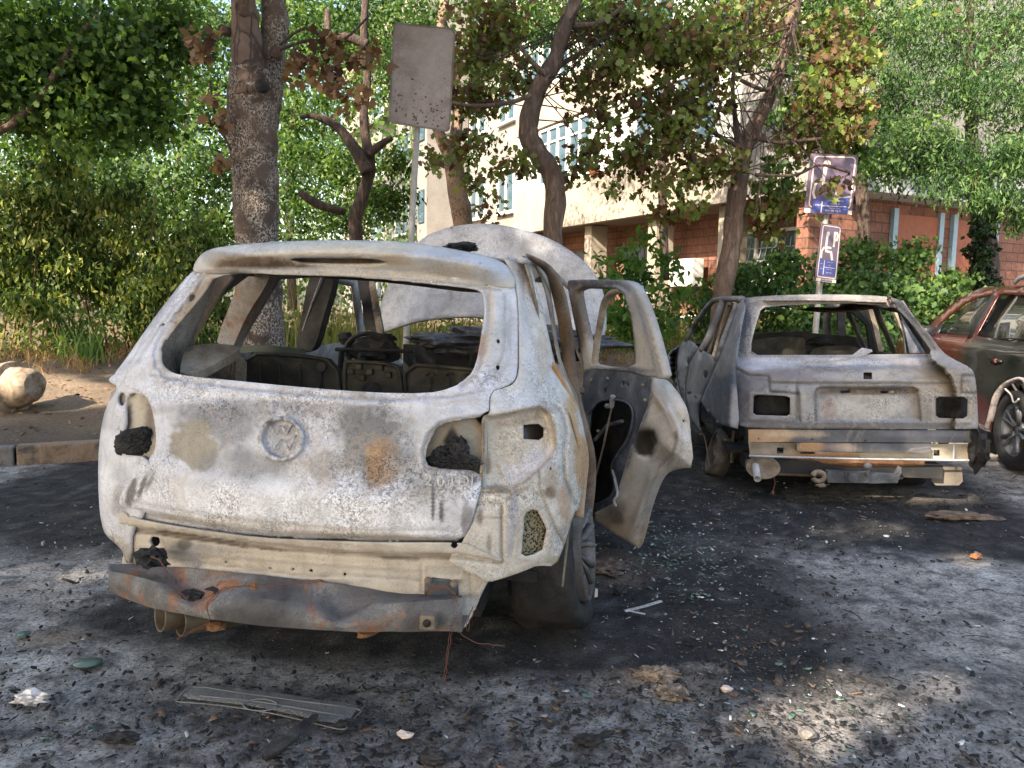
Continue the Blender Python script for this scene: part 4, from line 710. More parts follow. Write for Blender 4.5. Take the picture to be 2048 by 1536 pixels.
# emblem: raised ring, burnt strokes
emb = MB()
def on_tg(px, py, o=-.006):
    t, r = hit(FN, np.array([(px, py)], float), FNF); return Vector(FN.o + r[0]*(t[0]+o))
ring = [on_tg(562+42*math.cos(a), 878+41*math.sin(a), -.008) for a in np.linspace(0, 2*math.pi, 41)]
emb.tube(ring, .0075, 8, False)
for poly in ([(540,850),(551,870)], [(551,870),(562,850)], [(562,850),(573,870)], [(573,870),(585,850)], [(538,870),(547,900)], [(547,900),(556,884)], [(556,884),(563,878)], [(563,878),(571,884)], [(571,884),(579,900)], [(579,900),(592,870)]):
    emb.tube([on_tg(*q, -.003) for q in poly], .0034, 5)
emb.build('emblem', burnt('burnt_emblem', ((.10,.09,.09),(.45,.44,.45),(.70,.70,.74)), scale=26), tg, True)
mk_ = MB()
for k, (s, x0, y0, sc) in enumerate((('2.0', 869, 962, 34), ('TDI', 921, 962, 34))):
    V, F = text_mesh(s, sc)
    mk_.add([on_tg(x0+v.x, y0-v.y+.1*v.x, -.014) for v in V], F)
mk_.tube([on_tg(880, 984, -.004), on_tg(944, 986, -.004)], .007, 8)
mo = mk_.build('badge_lettering', burnt('burnt_badge', ((.46,.42,.38),(.60,.56,.52),(.70,.67,.64)), scale=30), tg); md = mo.modifiers.new('s', 'SOLIDIFY'); md.thickness = .003; md.offset = 0
# --- roof spoiler with the brake light slot
SP = [(384,544),(391,522),(406,504),(438,493),(532,484),(649,480),(780,481),(848,487),(959,508),(989,517),(1012,528),(1028,548),(1032,574),(1020,577),(946,569),(860,560),(751,553),(619,549),(488,546),(432,549),(405,545)]
def sprel(v):
    x, y = v[:, 0], v[:, 1]; ym = np.interp(x, [384, 440, 560, 700, 850, 960, 1030], [534, 516, 506, 504, 514, 532, 556])
    up = np.clip((ym-y)/24, 0, 1); dn = np.clip((y-ym)/34, 0, 1)
    e_ = np.clip((x-386)/70, 0, 1)*np.clip((1030-x)/60, 0, 1); e_ = e_*e_*(3-2*e_)
    return (-.075 + .10*up**2 + .085*dn**1.1)*(.25+.75*e_)
panel('roof_spoiler', FN, SP, FNF, M['skin_smooth'], car, holes=[[(577,521),(590,516),(680,517),(737,517),(766,522),(776,530),(690,531),(605,529)]], step=5, relief=sprel, base=(.56,.53,.49), solid=.01, ch=1, seed=8,
      st=[(480,500,90,14,(.62,.58,.52),.9), (500,524,80,13,(.15,.10,.07),.95,.5), (560,531,66,9,(.11,.075,.05),.95), (440,512,40,8,(.30,.24,.19),.7), (700,495,120,9,(.66,.58,.46),.9), (800,520,50,12,(.42,.32,.22),.7), (900,515,90,16,(.50,.50,.55),.9), (900,545,130,10,(.46,.40,.35),.8), (640,541,250,5,(.5,.5,.54),.8), (985,540,40,26,(.52,.52,.57),.9), (420,515,18,16,(.42,.38,.34),.7), (440,543,40,6,(.3,.24,.2),.7)])
panel('brake_light_housing', FN, [(565,510),(790,510),(790,540),(565,540)], FNF, M['inner'], car, off=.05, step=12, base=(.1,.06,.04))
# --- right rear corner with the lamp cavity
QP = [(1008,512),(1038,517),(1057,530),(1066,548),(1075,580),(1086,620),(1097,669),(1106,710),(1113,736),(1124,752),(1139,770),(1153,803),(1162,830),(1170,866),(1175,900),(1179,937),(1170,966),(1158,1020),(1149,1024),(1131,1084),(1128,1092),(1112,1133),(1074,1131),(1052,1141),(1013,1155),(974,1166),(949,1150),(900,1128),(900,1112),(919,1104),(925,1084),(944,1049),(953,1013),(962,983),(965,940),(968,890),(967,836),(978,832),(981,783),(1012,775),(1030,766),(1039,745),(1040,700),(1038,604),(1031,560),(1020,535)]
CAV = [(968,834),(1020,826),(1080,812),(1098,826),(1108,854),(1112,892),(1103,915),(1078,940),(1052,962),(1020,982),(964,978)]
SEAM2 = [(1085,806),(1112,812),(1126,832),(1132,866),(1126,900),(1129,960),(1150,1008)]
VENT = [(1066,1019),(1052,1026),(1049,1034),(1043,1108),(1053,1113),(1068,1110),(1087,1100),(1096,1060),(1077,1022)]
QPL = [(CAV, 3, .002, (.26,.18,.11), .75, 1), ([(979,784),(977,832)], 3, .004, (.25,.23,.22), .8), ([(966,838),(969,890),(961,937),(965,985),(1020,986)], 2.5, .005, (.20,.15,.11), .8),
  ([(1046,565),(1056,640),(1074,700),(1088,745),(1112,790)], 5, .008, (.44,.43,.44), .5), ([(1012,515),(1042,528),(1060,560)], 3, .006, (.25,.24,.25), .7), ([(1003,1012),(1003,1122)], 2.5, .006, (.30,.23,.17), .7), ([(952,1036),(1003,1036)], 2, .005, (.32,.25,.18), .7), ([(900,1112),(960,1120),(1003,1126)], 2.5, .008, (.22,.17,.13), .7),
  (SEAM2, 3.5, .006, (.33,.35,.39), .8), ([(p[0]+8, p[1]) for p in SEAM2], 2.5, -.004, (.62,.6,.6), .6), ([(1077,940),(1082,985),(1108,1050),(1128,1088)], 3, .006, (.28,.22,.16), .75), ([(1066,1008),(1040,1026),(1032,1118),(1068,1122),(1098,1108),(1107,1056),(1085,1014)], 2.5, .004, (.44,.37,.29), .7, 1),
  ([(1030,985),(1022,1030),(1030,1060),(1018,1110)], 6, 0, (.33,.33,.37), .7), ([(1015,1150),(1075,1125),(1110,1128)], 4, 0, (.40,.32,.24), .7), ([(985,845),(1035,852),(1078,830)], 3, .004, (.40,.32,.24), .6), ([(1000,925),(1020,975)], 6, -.012, (.64,.6,.55), .6)]
def qrel(v):
    ins = pip(v, CAV); d = segd(v, CAV); r = np.where(ins, np.clip(d/9, 0, 1)*.07, -.008*np.exp(-(d/5)**2))
    r += .012*np.exp(-(segd(v, SEAM2, False)/4.5)**2) - .006*np.exp(-(segd(v, [(p[0]+9, p[1]) for p in SEAM2], False)/5)**2)
    dv = segd(v, [(1066,1008),(1040,1026),(1032,1118),(1068,1122),(1098,1108),(1107,1056),(1085,1014)]); r += -.007*np.exp(-(dv/4)**2)
    r += .010*np.exp(-(segd(v, [(1060,960),(1078,1000),(1105,1050),(1125,1090)], False)/4)**2)
    r += .008*np.exp(-(segd(v, [(1046,540),(1050,620),(1062,700),(1080,770)], False)/9)**2)
    r += .012*np.exp(-(segd(v, [(900,1112),(960,1120),(1005,1126),(1003,1010),(950,1010)], False)/3)**2)
    return r
qp = panel('quarter_panel', FN, QP, FNF, M['skin'], car, holes=[[(1047,848),(1080,847),(1090,856),(1090,872),(1080,880),(1047,878)], VENT, ringp(909, 1091, 0, 0, 3)[:0] or ringp(1102, 937, 3, 3, 6), [(1134,814),(1145,838),(1156,880),(1161,906),(1153,884),(1143,850)]], step=4.5, relief=qrel, hch=0, lines=QPL, base=(.60,.55,.49), solid=.008, seed=12,
      st=[(1050,600,26,110,(.56,.54,.54),.9,.7), (1000,800,60,22,(.60,.60,.63),.8,.7), (1075,760,40,60,(.56,.55,.57),.8,.7), (1085,700,12,60,(.52,.44,.36),.8), (1050,930,70,26,(.62,.61,.66),.85,.5,-25), (1010,900,50,50,(.58,.50,.41),.8), (985,920,16,50,(.60,.54,.46),.7),
          (1148,860,12,70,(.48,.30,.15),.95,.5,-8), (1165,930,14,60,(.50,.30,.15),.95,.5), (1150,790,12,40,(.52,.33,.16),.9), (1130,1010,14,50,(.44,.26,.15),.7), (1140,890,10,60,(.58,.50,.42),.6), (975,930,8,20,(.2,.15,.11),.7), (1040,840,40,10,(.34,.26,.2),.6,.6,-12), (1100,820,20,8,(.3,.24,.19),.6),
          (1030,1015,8,50,(.33,.33,.36),.85,.5), (1020,1080,10,30,(.35,.34,.37),.7), (1103,960,14,30,(.42,.33,.25),.8), (1100,985,12,12,(.2,.13,.08),.8), (960,1035,6,16,(.2,.13,.1),.8), (978,1090,5,20,(.16,.1,.07),.6), (1125,1070,14,20,(.38,.36,.36),.6), (1000,975,30,6,(.33,.24,.15),.7), (1110,1120,20,8,(.34,.28,.14),.7), (1035,985,26,7,(.26,.19,.12),.7,.5,-30), (1105,930,10,9,(.6,.58,.6),.6)])
# foam behind the vent
fm = NB('burnt_foam', .8); fk = fm.voro(125, 'F1'); fm.col(fm.mix(fm.ramp(fk, [(.36, 1), (.5, 0)]), (.30, .255, .16), (.015, .012, .01))); fm.bump(fk, .8, .01)
panel('vent_foam', FN, [(1030,1005),(1105,1005),(1110,1120),(1032,1122)], FNF, fm.m, qp, off=.03, step=10)
panel('lamp_hole_backing', FN, rectp(1040,840,1100,890), FNF, M['brownglass'], qp, off=.12, step=10)
# --- rear valance
VL = [(238,1020),(262,1036),(330,1050),(424,1064),(523,1077),(640,1082),(760,1086),(925,1086),(948,1094),(1003,1122),(1003,1130),(978,1160),(962,1190),(956,1207),(944,1232),(930,1258),(905,1258),(700,1225),(400,1195),(244,1160),(243,1122),(250,1100),(238,1060)]
VLL = [([(244,1062),(330,1068),(424,1082),(523,1094),(640,1103),(760,1110),(925,1116),(1003,1128)], 3.5, .008, (.13,.10,.08), .8), ([(250,1090),(420,1110),(640,1128),(850,1142)], 2.5, -.006, (.36,.31,.26), .6), ([(345,1118),(600,1150),(650,1152)], 2, .005, (.28,.24,.20), .7), ([(650,1152),(690,1150),(840,1160)], 2, .005, (.28,.24,.2), .6),
  ([(258,1068),(258,1122)], 2, .005, (.3,.26,.22), .7), ([(842,1128),(842,1185)], 2, .005, (.3,.26,.22), .7), ([(940,1125),(940,1200)], 2.2, .006, (.3,.26,.22), .7), ([(924,1195),(958,1190)], 2.2, .006, (.3,.26,.22), .7), ([(500,1096),(500,1140)], 7, 0, (.40,.36,.33), .6), ([(395,1090),(385,1150)], 9, 0, (.30,.29,.30), .6)]
def vrel(v):
    x, y = v[:, 0], v[:, 1]; yf = np.interp(x, [238, 424, 700, 925, 1003], [1052, 1078, 1107, 1113, 1128])
    r = np.where(y < yf-3, -.012, .028)
    r += -.008*np.exp(-(segd(v, [(280,1125),(460,1145),(640,1165)], False)/3)**2) + .01*np.exp(-((y-yf-1)/4)**2)
    r += -.006*np.exp(-(segd(v, rectp(850,1130,925,1158))/2.5)**2) + .006*np.exp(-(segd(v, [(256,1065),(256,1120)], False)/3)**2) + .006*np.exp(-(segd(v, [(780,1120),(780,1165)], False)/3)**2)
    return r
va = panel('rear_valance', FN, VL, FNF, M['skin_smooth'], car, holes=[ringp(310,1082,10,11), ringp(257,1028,6,7,10), ringp(909,1091,7,7,10), rectp(481,1061,488,1067), rectp(636,1076,643,1082), ringp(452,1125,3,3,6), ringp(540,1137,3,3,6), ringp(622,1142,4,4,6), ringp(586,1139,3,3,6), ringp(690,1148,3,3,6)], step=4.5, off=.004, relief=vrel, lines=VLL, base=(.53,.47,.40), solid=.008, seed=21,
      st=[(600,1082,360,7,(.42,.36,.30),.8,.5,5), (420,1080,170,5,(.06,.05,.04),.95,.4,8), (400,1100,60,14,(.30,.28,.27),.7), (385,1125,20,30,(.34,.33,.34),.6), (370,1090,16,12,(.10,.09,.08),.8), (800,1116,40,5,(.1,.08,.07),.8,.4,3), (480,1145,60,6,(.25,.22,.2),.6), (600,1150,200,8,(.55,.5,.45),.6), (650,1165,60,6,(.22,.2,.19),.7), (760,1158,70,12,(.5,.47,.44),.6), (938,1225,14,30,(.60,.57,.54),.9), (975,1140,20,20,(.42,.38,.35),.7), (290,1070,30,10,(.55,.5,.45),.7), (900,1145,30,10,(.42,.40,.40),.6)])
panel('bracket', FN, [(272,1096),(300,1096),(312,1116),(330,1122),(334,1140),(272,1140)], FNF, M['blackgrey'], va, off=.026, step=9, solid=.006)
panel('bracket', FN, [(849,1154),(916,1160),(918,1200),(849,1200)], FNF, M['blackgrey'], va, off=.026, step=9, solid=.006)
for q_ in ((856,1161),(908,1167)): MB().tube([on_tg(*q_,.02), on_tg(*q_,.008)], .012, 10).build('bolt', M['inner'], va, True)
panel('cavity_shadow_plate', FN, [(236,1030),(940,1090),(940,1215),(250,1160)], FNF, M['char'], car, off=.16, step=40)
# --- bumper beam (bent U profile)
top = [(219,1142),(250,1150),(277,1155),(324,1169),(371,1194),(394,1201),(438,1196),(512,1199),(600,1208),(658,1226),(680,1234),(710,1226),(747,1213),(790,1208),(831,1205),(880,1201),(924,1198)]
bot = [(219,1175),(236,1190),(306,1215),(424,1237),(541,1251),(700,1262),(924,1261)]
top = spl(top, 4); xs = [p[0] for p in top]; BB = MB(); rowsF = []
bx_, by_ = zip(*bot); kx = [219, 270, 394, 600, 700, 800, 924]; ky = [1128, 1131, 1140, 1160, 1173, 1188, 1192]
for i, (x, y) in enumerate(top):
    xl = FN.at(x, y, 1, -.05)[0]; bow = -.085 + .10*(abs(xl+.02)/.62)**2.2
    dent = .05*math.exp(-((x-385)/50)**2) + .055*math.exp(-((x-682)/60)**2)
    yb = float(np.interp(x, bx_, by_)); yk = float(np.interp(x, kx, ky))
    pts = []
    for q in range(5):                                        # front face, lip to lip
        u = q/4; yy = yb + (y-yb)*u; pts.append(FN.at(x, yy, 1, bow + dent*u*u*.8 - .012*math.sin(u*math.pi)))
    e = pts[-1]; bk = FN.at(x, yk, 1, bow + .115)
    for u in (.12, .35, .62, 1): pts.append(e.lerp(bk, u) + Vector((0, 0, -.018*math.sin(u*math.pi)*(1 if dent > .02 else .2))))
    pts.append(pts[-1] + Vector((0, .002, -.075))); pts.insert(0, pts[0] + Vector((0, .10, .004)))
    rowsF.append(pts)
k = len(rowsF[0]); V = [p for r_ in rowsF for p in r_]
V = [p + Vector((0, .004*mn.noise(p*14), .002*mn.noise(p*22))) for p in V]
F = [(i*k+j, (i+1)*k+j, (i+1)*k+j+1, i*k+j+1) for i in range(len(rowsF)-1) for j in range(k-1)]
beam = mk('bumper_beam', V, F, M['beam'], car, True, solid=.006, off=0)
md = beam.modifiers.new('e', 'EDGE_SPLIT'); md.split_angle = R(50)
def bp(px, py, y=-.09): return FN.at(px, py, 1, y)
tw = MB()
c = bp(859, 1238, -.045); tw.box((c[0]-.023, c[1]-.03, c[2]-.021), (c[0]+.023, c[1]+.02, c[2]+.021)); tw.build('towing_socket', M['inner'], beam, False, .004)
t2 = MB(); t2.tube([c+Vector((0, -.034, 0)), c+Vector((0, -.0, 0))], .012, 14); t2.build('socket_hole', M['char'], beam, True)
for (px, py) in ((732, 1266), (432, 1252)): MB().lump(bp(px, py, -.02), (.03, .03, .014), 2, .5, 4, px).build('mounting_lug', M['rust'], beam)
for ps, n_ in (([(515,1175),(480,1172),(445,1178),(425,1195),(412,1212),(418,1238),(405,1252),(375,1266),(352,1276)], 2), ([(848,1186),(862,1174),(885,1171),(900,1182),(906,1200)], 4), ([(520,1172),(560,1167),(600,1164),(645,1160)], 2), ([(905,1240),(900,1262),(896,1300),(890,1340),(888,1368)], 2), ([(934,1262),(936,1240),(948,1215)], 2), ([(300,1112),(318,1120),(330,1140),(345,1165),(360,1185),(372,1200)], 2), ([(915,1262),(945,1282),(985,1290),(1010,1292)], 1)):
    wb = MB()
    for q in range(n_):
        wb.tube([bp(x+3*q+random.uniform(-2, 2), y+2*q+random.uniform(-2, 2), -.115 if y < 1255 else -.08) for x, y in spl(ps, 4)], .0013, 5)
    wb.build('hanging_wire', M['copper'], beam, True)
MB().box((0,0,0),(.02,.02,.02), Matrix.Translation(bp(498,1179,-.07))).build('wire_clip', M['rust'], beam, False, .003)
MB().lump(bp(490,1183,-.02), (.11,.03,.012), 3, .6, 5, 1).lump(bp(380,1190,-.02), (.05,.03,.012), 3, .6, 5, 2).build('charred_residue', M['char'], beam)
MB().lump(bp(303,1116,-.02), (.05,.03,.03), 3, .8, 6, 5).build('melted_bracket_residue', M['char'], va)
# exhaust tips
for px, py in ((322, 1233), (362, 1241)):
    c = bp(px, py, -.04); Mx = Matrix.Translation(c) @ Matrix.Rotation(R(-90+24), 4, 'Z')
    # axis points back to the camera-left
    MB().lathe([(.046, .24), (.046, 0), (.0465, -.004), (.0435, -.004), (.0425, 0), (.042, .2), (.0, .2)], Matrix.Translation(c) @ Matrix.Rotation(R(52), 4, 'Z') @ Matrix.Rotation(R(6), 4, 'Y'), 28).build('exhaust_tip', M['brownpipe'], car, True)
# melted tail lamps
MB().lump(on_tg(270, 884, .03), (.062, .04, .042), 5, .20, 11, 3).lump(on_tg(250, 888, .03), (.032, .03, .042), 4, .25, 9, 8).lump(on_tg(285, 866, .03), (.035, .03, .02), 4, .25, 9, 5).build('melted_tail_lamp', M['char'], car)
MB().lump(on_tg(905, 924, .04), (.082, .035, .026), 5, .35, 12, 4).lump(on_tg(916, 905, .05), (.035, .03, .045), 4, .4, 9, 9).lump(on_tg(885, 912, .05), (.03, .03, .03), 4, .4, 10, 2).build('melted_tail_lamp', M['char'], car)
# --- roof
def rooff(P):
    x, y = P[:, 0], P[:, 1]; z = 1.482 - .02*x - .12*x*x - .045*np.clip(y-.9, 0, 9)**1.5*.35 + .006*np.sin(y*9+x*3)
    return np.stack([x, y, z], 1)
sheet('roof', [(-.54,.44),(.63,.42),(.66,1.4),(.60,2.55),(-.50,2.55),(-.58,1.4)], rooff, M['skin_smooth'], car, col=np.array((.42,.37,.33)), step=.09, solid=.01)
rd = MB().lump((.40, .62, 1.475), (.055, .04, .018), 3, .8, 6, 2); rd.lump((.43, .60, 1.485), (.03, .03, .012), 2, .8, 6, 3)
rdo = rd.build('charred_clump', M['char'], None); rdo.matrix_world = FN.M; tag(rdo, 'small black charred clump lying on the roof of the front SUV', 'debris')
for s, x0 in ((1, .645),):
    MB().tube(spl([(x0, .47, 1.425), (x0, .9, 1.435), (x0, 1.5, 1.435), (x0*.97, 2.1, 1.40), (x0*.92, 2.6, 1.33)], 4), .016, 8, flat=.7).build('roof_rail', M['bonnet'], car, True)
# --- side bodies in (y, z)
def sidef(s, o=0):
    def f(P):
        y, z = P[:, 0], P[:, 1]; x = ip(NW if s > 0 else NL, z)-.012-o - (0 if s > 0 else .17-.12*np.clip((y-.6)/1.2, 0, 1))
        x = x * (1-.10*np.clip((y-3.5)/.9, 0, 1)**2); return np.stack([s*x, y, z], 1)
    return f
def arch(cx, r, n=9, z0=.30): return [(cx+r*math.cos(math.pi-math.pi*i/(n-1)), z0+r*math.sin(math.pi*i/(n-1))) for i in range(n)]
LO = [(.42,.30)] + arch(.83,.36) + [(1.22,.22),(3.02,.22)] + arch(3.45,.36) + [(4.1,.28),(4.25,.5),(4.15,.75),(3.7,.90),(3.2,.97),(2.85,1.20),(2.5,1.40),(1.5,1.46),(.5,1.45),(.38,1.15),(.35,.8)]
RD = [(1.12,1.03),(1.32,1.37),(1.92,1.40),(1.96,1.0)]
lw = sheet('side_body', LO, sidef(-1), burnt('burnt_side', ((.12,.11,.11),(.36,.33,.31),(.5,.48,.48)), soot=.2), car, holes=[[(.62,1.07),(.72,1.28),(.92,1.37),(1.22,1.375),(1.02,1.05)], RD, [(2.08,1.0),(2.05,1.39),(2.45,1.36),(3.0,1.0)]], ch=0, step=.08)
sheet('side_body', [(.50,1.44),(.95,1.455),(1.5,1.46),(2.5,1.40),(2.85,1.20),(3.2,.97),(3.7,.90),(4.15,.75),(4.25,.5),(4.1,.28)] + arch(3.45,.36)[::-1] + [(3.02,.22),(1.98,.22),(2.0,1.0),(1.98,1.41),(1.35,1.40),(1.10,1.30),(1.0,1.05),(1.10,.75),(1.20,.40),(1.22,.22)] + arch(.83,.36)[::-1] + [(.42,.30),(.44,1.0),(.49,1.2)],
      sidef(1, .03), M['inner'], car, holes=[[(2.08,1.0),(2.05,1.39),(2.45,1.36),(3.0,1.0)], [(.62,1.07),(.60,1.36),(.95,1.39),(.92,1.1),(.9,1.03)]], ch=0, step=.08, flip=True)
# rear wheel arch lip, rusty strips beside the door opening
MB().tube(spl([(.66,.50,1.445),(.70,1.0,1.40),(.735,1.2,1.24),(.76,1.28,1.05),(.80,1.2,.85),(.87,1.15,.6),(.86,1.2,.35)], 5), [.006+.024*min(1, i/7) for i in range(31)], 8, flat=.8).build('door_pillar', burnt('brown_pillar', ((.07,.045,.03),(.17,.11,.07),(.26,.19,.14)), soot=.1), car, True)
MB().tube(spl([(.765,.42,1.08),(.79,.50,1.0),(.835,.60,.86),(.865,.66,.72),(.862,.64,.62),(.855,.6,.50)], 5), [.004+.018*min(1, i/8) for i in range(26)], 8).build('wheel_arch_lip', burnt('orange_lip', ((.42,.30,.20),(.50,.27,.12),(.40,.2,.08)), soot=.0), car, True)
# --- interior seen through the rear window
def fl(name, P, y, m, th=.03, parent=car, holes=()):
    v, f = cdt(P, holes, 12, 1); V = [FN.at(a, b_, 1, y(a, b_) if callable(y) else y) for a, b_ in v]
    return mk(name, V, f[:, ::-1], m, parent, False, solid=th)
def seatback(P, y0, extra=()):
    s_ = fl('seat_back', P, y0, M['seat'], .05)
    o_ = chaikin([tuple(p) for p in P], 1); MB().tube([FN.at(a, b_, 1, y0-.012) for a, b_ in o_+o_[:1]], .009, 6, False).build('rim_bead', M['seat'], s_, True)
    return s_
sb = seatback([(486,706),(600,711),(672,722),(682,805),(480,790)], .95)
for x in (520, 560, 600, 640): MB().tube([FN.at(x, 728, 1, .935), FN.at(x+2, 790, 1, .935)], .005, 5).build('pressed_rib', M['seat'], sb, True)
MB().tube([FN.at(642,734,1,.94), FN.at(642,734,1,.925)], .02, 14).build('hinge_boss', M['seat'], sb)
sb = seatback([(688,725),(700,722),(785,728),(800,740),(806,810),(690,808)], .95)
for x, y in ((700,744),(716,734),(738,744),(758,736),(775,750),(722,756)): p = FN.at(x, y, 1, .93); MB().box((p.x-.014, p.y, p.z-.012), (p.x+.014, p.y+.02, p.z+.012)).build('bracket', M['seat'], sb, False, .003)
MB().tube([FN.at(742,782,1,.95), FN.at(742,782,1,.925)], .04, 18).build('round_recess', M['char'], sb)
sb = seatback([(808,728),(900,735),(975,742),(975,800),(812,806)], .95)
for x in (860, 898, 935): MB().tube([FN.at(x+7*math.cos(a), 752+7*math.sin(a), 1, .935) for a in np.linspace(math.pi, 2*math.pi, 7)], .004, 5).tube([FN.at(x, 756, 1, .935), FN.at(x, 790, 1, .935)], .004, 5).build('pressed_rib', M['seat'], sb, True)
fl('shelf_support', [(372,692),(420,686),(466,690),(482,694),(470,706),(440,722),(405,742),(360,750),(362,725)], lambda a, b_: .30+(482-a)*-.0002+.25*(750-b_)/60, M['inner'], .03)
fl('inner_side_panel', [(350,700),(490,690),(486,830),(350,800)], .72, M['inner'], .02)
fl('inner_side_panel', [(350,748),(470,762),(480,840),(350,830)], .45, M['rust'], .02)
for x in (462, 468): MB().tube([FN.at(x+random.uniform(-2, 2), y, 1, .6) for y in range(698, 800, 12)], .003, 5).build('hanging_wire', M['copper'], car)
fl('window_frame', [(424,556),(470,549),(440,585),(408,640),(372,706),(352,735),(330,728),(332,700),(352,668),(392,608)], .62, burnt('beige_inner', ((.28,.21,.14),(.42,.33,.24),(.48,.40,.32))), .02, holes=[ringp(352,700,4,6,8), [(396,610),(400,613),(388,632),(384,629)]])
fl('roof_pillar', [(484,545),(542,545),(530,575),(500,620),(478,665),(464,698),(432,690),(440,660),(460,610)], .98, burnt('grey_inner', ((.18,.15,.13),(.33,.29,.26),(.40,.39,.40)), rust=.2), .05)
fl('roof_pillar', [(622,545),(668,548),(662,585),(645,640),(632,690),(618,705),(594,704),(592,680),(604,630),(612,580)], 1.95, M['black'], .09)
fl('roof_pillar', [(700,548),(745,556),(752,600),(768,680),(752,684),(744,660),(728,660),(724,600),(712,575),(672,568),(668,552)], 2.75, M['black'], .05)
fl('roof_pillar', [(736,560),(748,560),(757,610),(768,678),(756,680),(746,620)], 2.68, M['inner'], .02)
fl('header_rail', [(440,540),(760,545),(975,575),(975,590),(760,563),(670,558),(600,551),(440,551)], lambda a, b_: 1.2, M['black'], .06)
sd = fl('door_sill_trim', [(475,694),(520,690),(600,697),(610,708),(480,712)], 1.3, plain('scorched_green', (.03,.05,.042), .5), .04)
# dashboard, steering column, heap
MB().lump((.30, 2.85, 1.02), (.62, .22, .10), 4, .45, 5, 1).lump((.5, 2.6, 1.0), (.3, .2, .10), 4, .5, 6, 2).build('collapsed_dashboard', burnt('dash_char', ((.02,.02,.022),(.06,.06,.07),(.17,.17,.19)), scale=9, bump=1), car)
st_ = MB(); c = FN.at(742, 700, 1, 1.85)
st_.lump(c, (.155, .07, .075), 3, .5, 4, 3).lump(c+Vector((-.14, 0, .06)), (.05, .04, .035), 2, .6, 5, 4).lump(c+Vector((.05,0,.06)), (.10,.05,.03), 2, .7, 6, 7); st_.tube([c+Vector((.13*math.cos(a), -.03, .09*math.sin(a))) for a in np.linspace(0, math.pi*1.2, 12)], .014, 6)
st_.build('steering_column', M['black'], car)
MB().box((-.6, .5, .28), (.72, 3.0, .32)).box((-.5, 3.0, .3), (.68, 3.06, .98)).build('floor_pan', M['black'], car)
MB().box((-.6, 3.1, .45), (.6, 4.1, .82)).lump((0, 3.6, .8), (.45, .35, .14), 3, .5, 4, 6).build('engine', M['black'], car)
fs = MB()
for x0 in (-.28, .42):
    for dx in (-.22, .22): fs.tube([(x0+dx, 1.9, .5), (x0+dx, 1.78, .8), (x0+dx*.8, 1.70, 1.02)], .016, 6)
    for z, y in ((.62, 1.86), (.75, 1.8), (.9, 1.74), (1.02, 1.70)): fs.tube([(x0-.21, y, z), (x0+.21, y, z)], .012, 6)
fs.build('seat_frame', M['black'], car)
# --- bonnet, raised
def bonF(x, y, z): return 3.0 + (z-1.05)*.42 + .10*(np.abs((x-.33)/.8))**2.4*1.6 - y
bo = panel('bonnet', FN, [(757,667),(756,649),(762,606),(775,570),(800,520),(838,482),(862,466),(905,452),(960,446),(1015,451),(1082,469),(1132,494),(1168,522),(1192,548),(1206,580),(1213,620),(1213,660),(1200,692),(1157,688),(1130,674),(1105,660),(1040,644),(979,636),(940,633),(905,634),(864,638),(820,646),(785,658)], bonF, M['bonnet'], car, step=9, solid=.02, base=(.5,.5,.5), holes=[ringp(882,571,2,2,6)],
      relief=lambda v: .012*np.exp(-(segd(v, [(800,520),(900,500),(1050,510),(1170,570)], False)/14)**2)+.006*np.array([mn.noise(Vector((a*.03, b_*.03, 1))) for a, b_ in v]))
# --- right rear side door, open
FD = Frame(.39, 4.15, 0, 157.5)                 # local y runs from the hinge to the free edge, local x towards the cabin
door = empty('rear_door', Matrix.Identity(4)); door.parent = car; door.matrix_world = car.matrix_world
def dpanel(name, P, x0, m, parent, holes=(), step=5, th=.004, relief=None, base=BEI, st=(), seed=0, lines=()):
    v, f = cdt(P, holes, step, 1); X = np.zeros(len(v)) + (x0 if not callable(x0) else 0)
    if callable(x0): X = x0(v)
    Cc = stainmap(v, base, st, seed)
    for ln in lines:
        g_ = np.exp(-(segd(v, ln[0], False)/ln[1])**2); X = X - ln[2]*g_; k_ = (g_*ln[4])[:, None]; Cc = Cc*(1-k_)+np.array(ln[3])*k_
    V = []
    for (a, b_), xx in zip(v, X): V.append(FN.I @ FD.M @ FD.at(a, b_, 0, xx))
    V = np.array([tuple(p) for p in V]); A, B, C = V[f[:, 0]], V[f[:, 1]], V[f[:, 2]]; nn = np.cross(B-A, C-A).sum(0)
    if nn @ (V.mean(0)-FN.o) > 0: f = f[:, ::-1]
    return mk(name, V, f, m, parent, True, Cc, solid=th)
dk = burnt('door_dark', ((.03,.034,.045),(.09,.10,.13),(.20,.21,.24)), soot=.25, scale=5)
FRO = [(1133,563),(1143,559),(1200,559),(1245,560),(1267,568),(1282,597),(1301,650),(1320,721),(1329,760),(1298,752),(1240,742),(1182,737),(1169,748),(1158,691),(1143,616)]
FRH = [(1152,574),(1214,574),(1237,578),(1250,593),(1264,642),(1269,691),(1271,740),(1186,731),(1180,721),(1169,665),(1156,608)]
dpanel('window_frame', FRO, 0, M['skin_smooth'], door, [FRH], th=.045, lines=[([(1268,585),(1285,640),(1302,700),(1314,752)], 3, .0, (.22,.22,.25), .75), ([(1278,580),(1296,640),(1312,700),(1322,745)], 3, .0, (.30,.27,.25), .6), ([(1150,569),(1240,568),(1258,580)], 2.5, .004, (.06,.06,.07), .8)], base=(.46,.43,.40), st=[(1190,566,60,14,(.10,.10,.12),.95,.5), (1155,640,16,80,(.18,.14,.11),.95,.6), (1255,575,24,12,(.3,.31,.34),.8), (1285,640,8,80,(.40,.41,.44),.7,.5,-14), (1240,742,70,8,(.12,.12,.15),.9)])
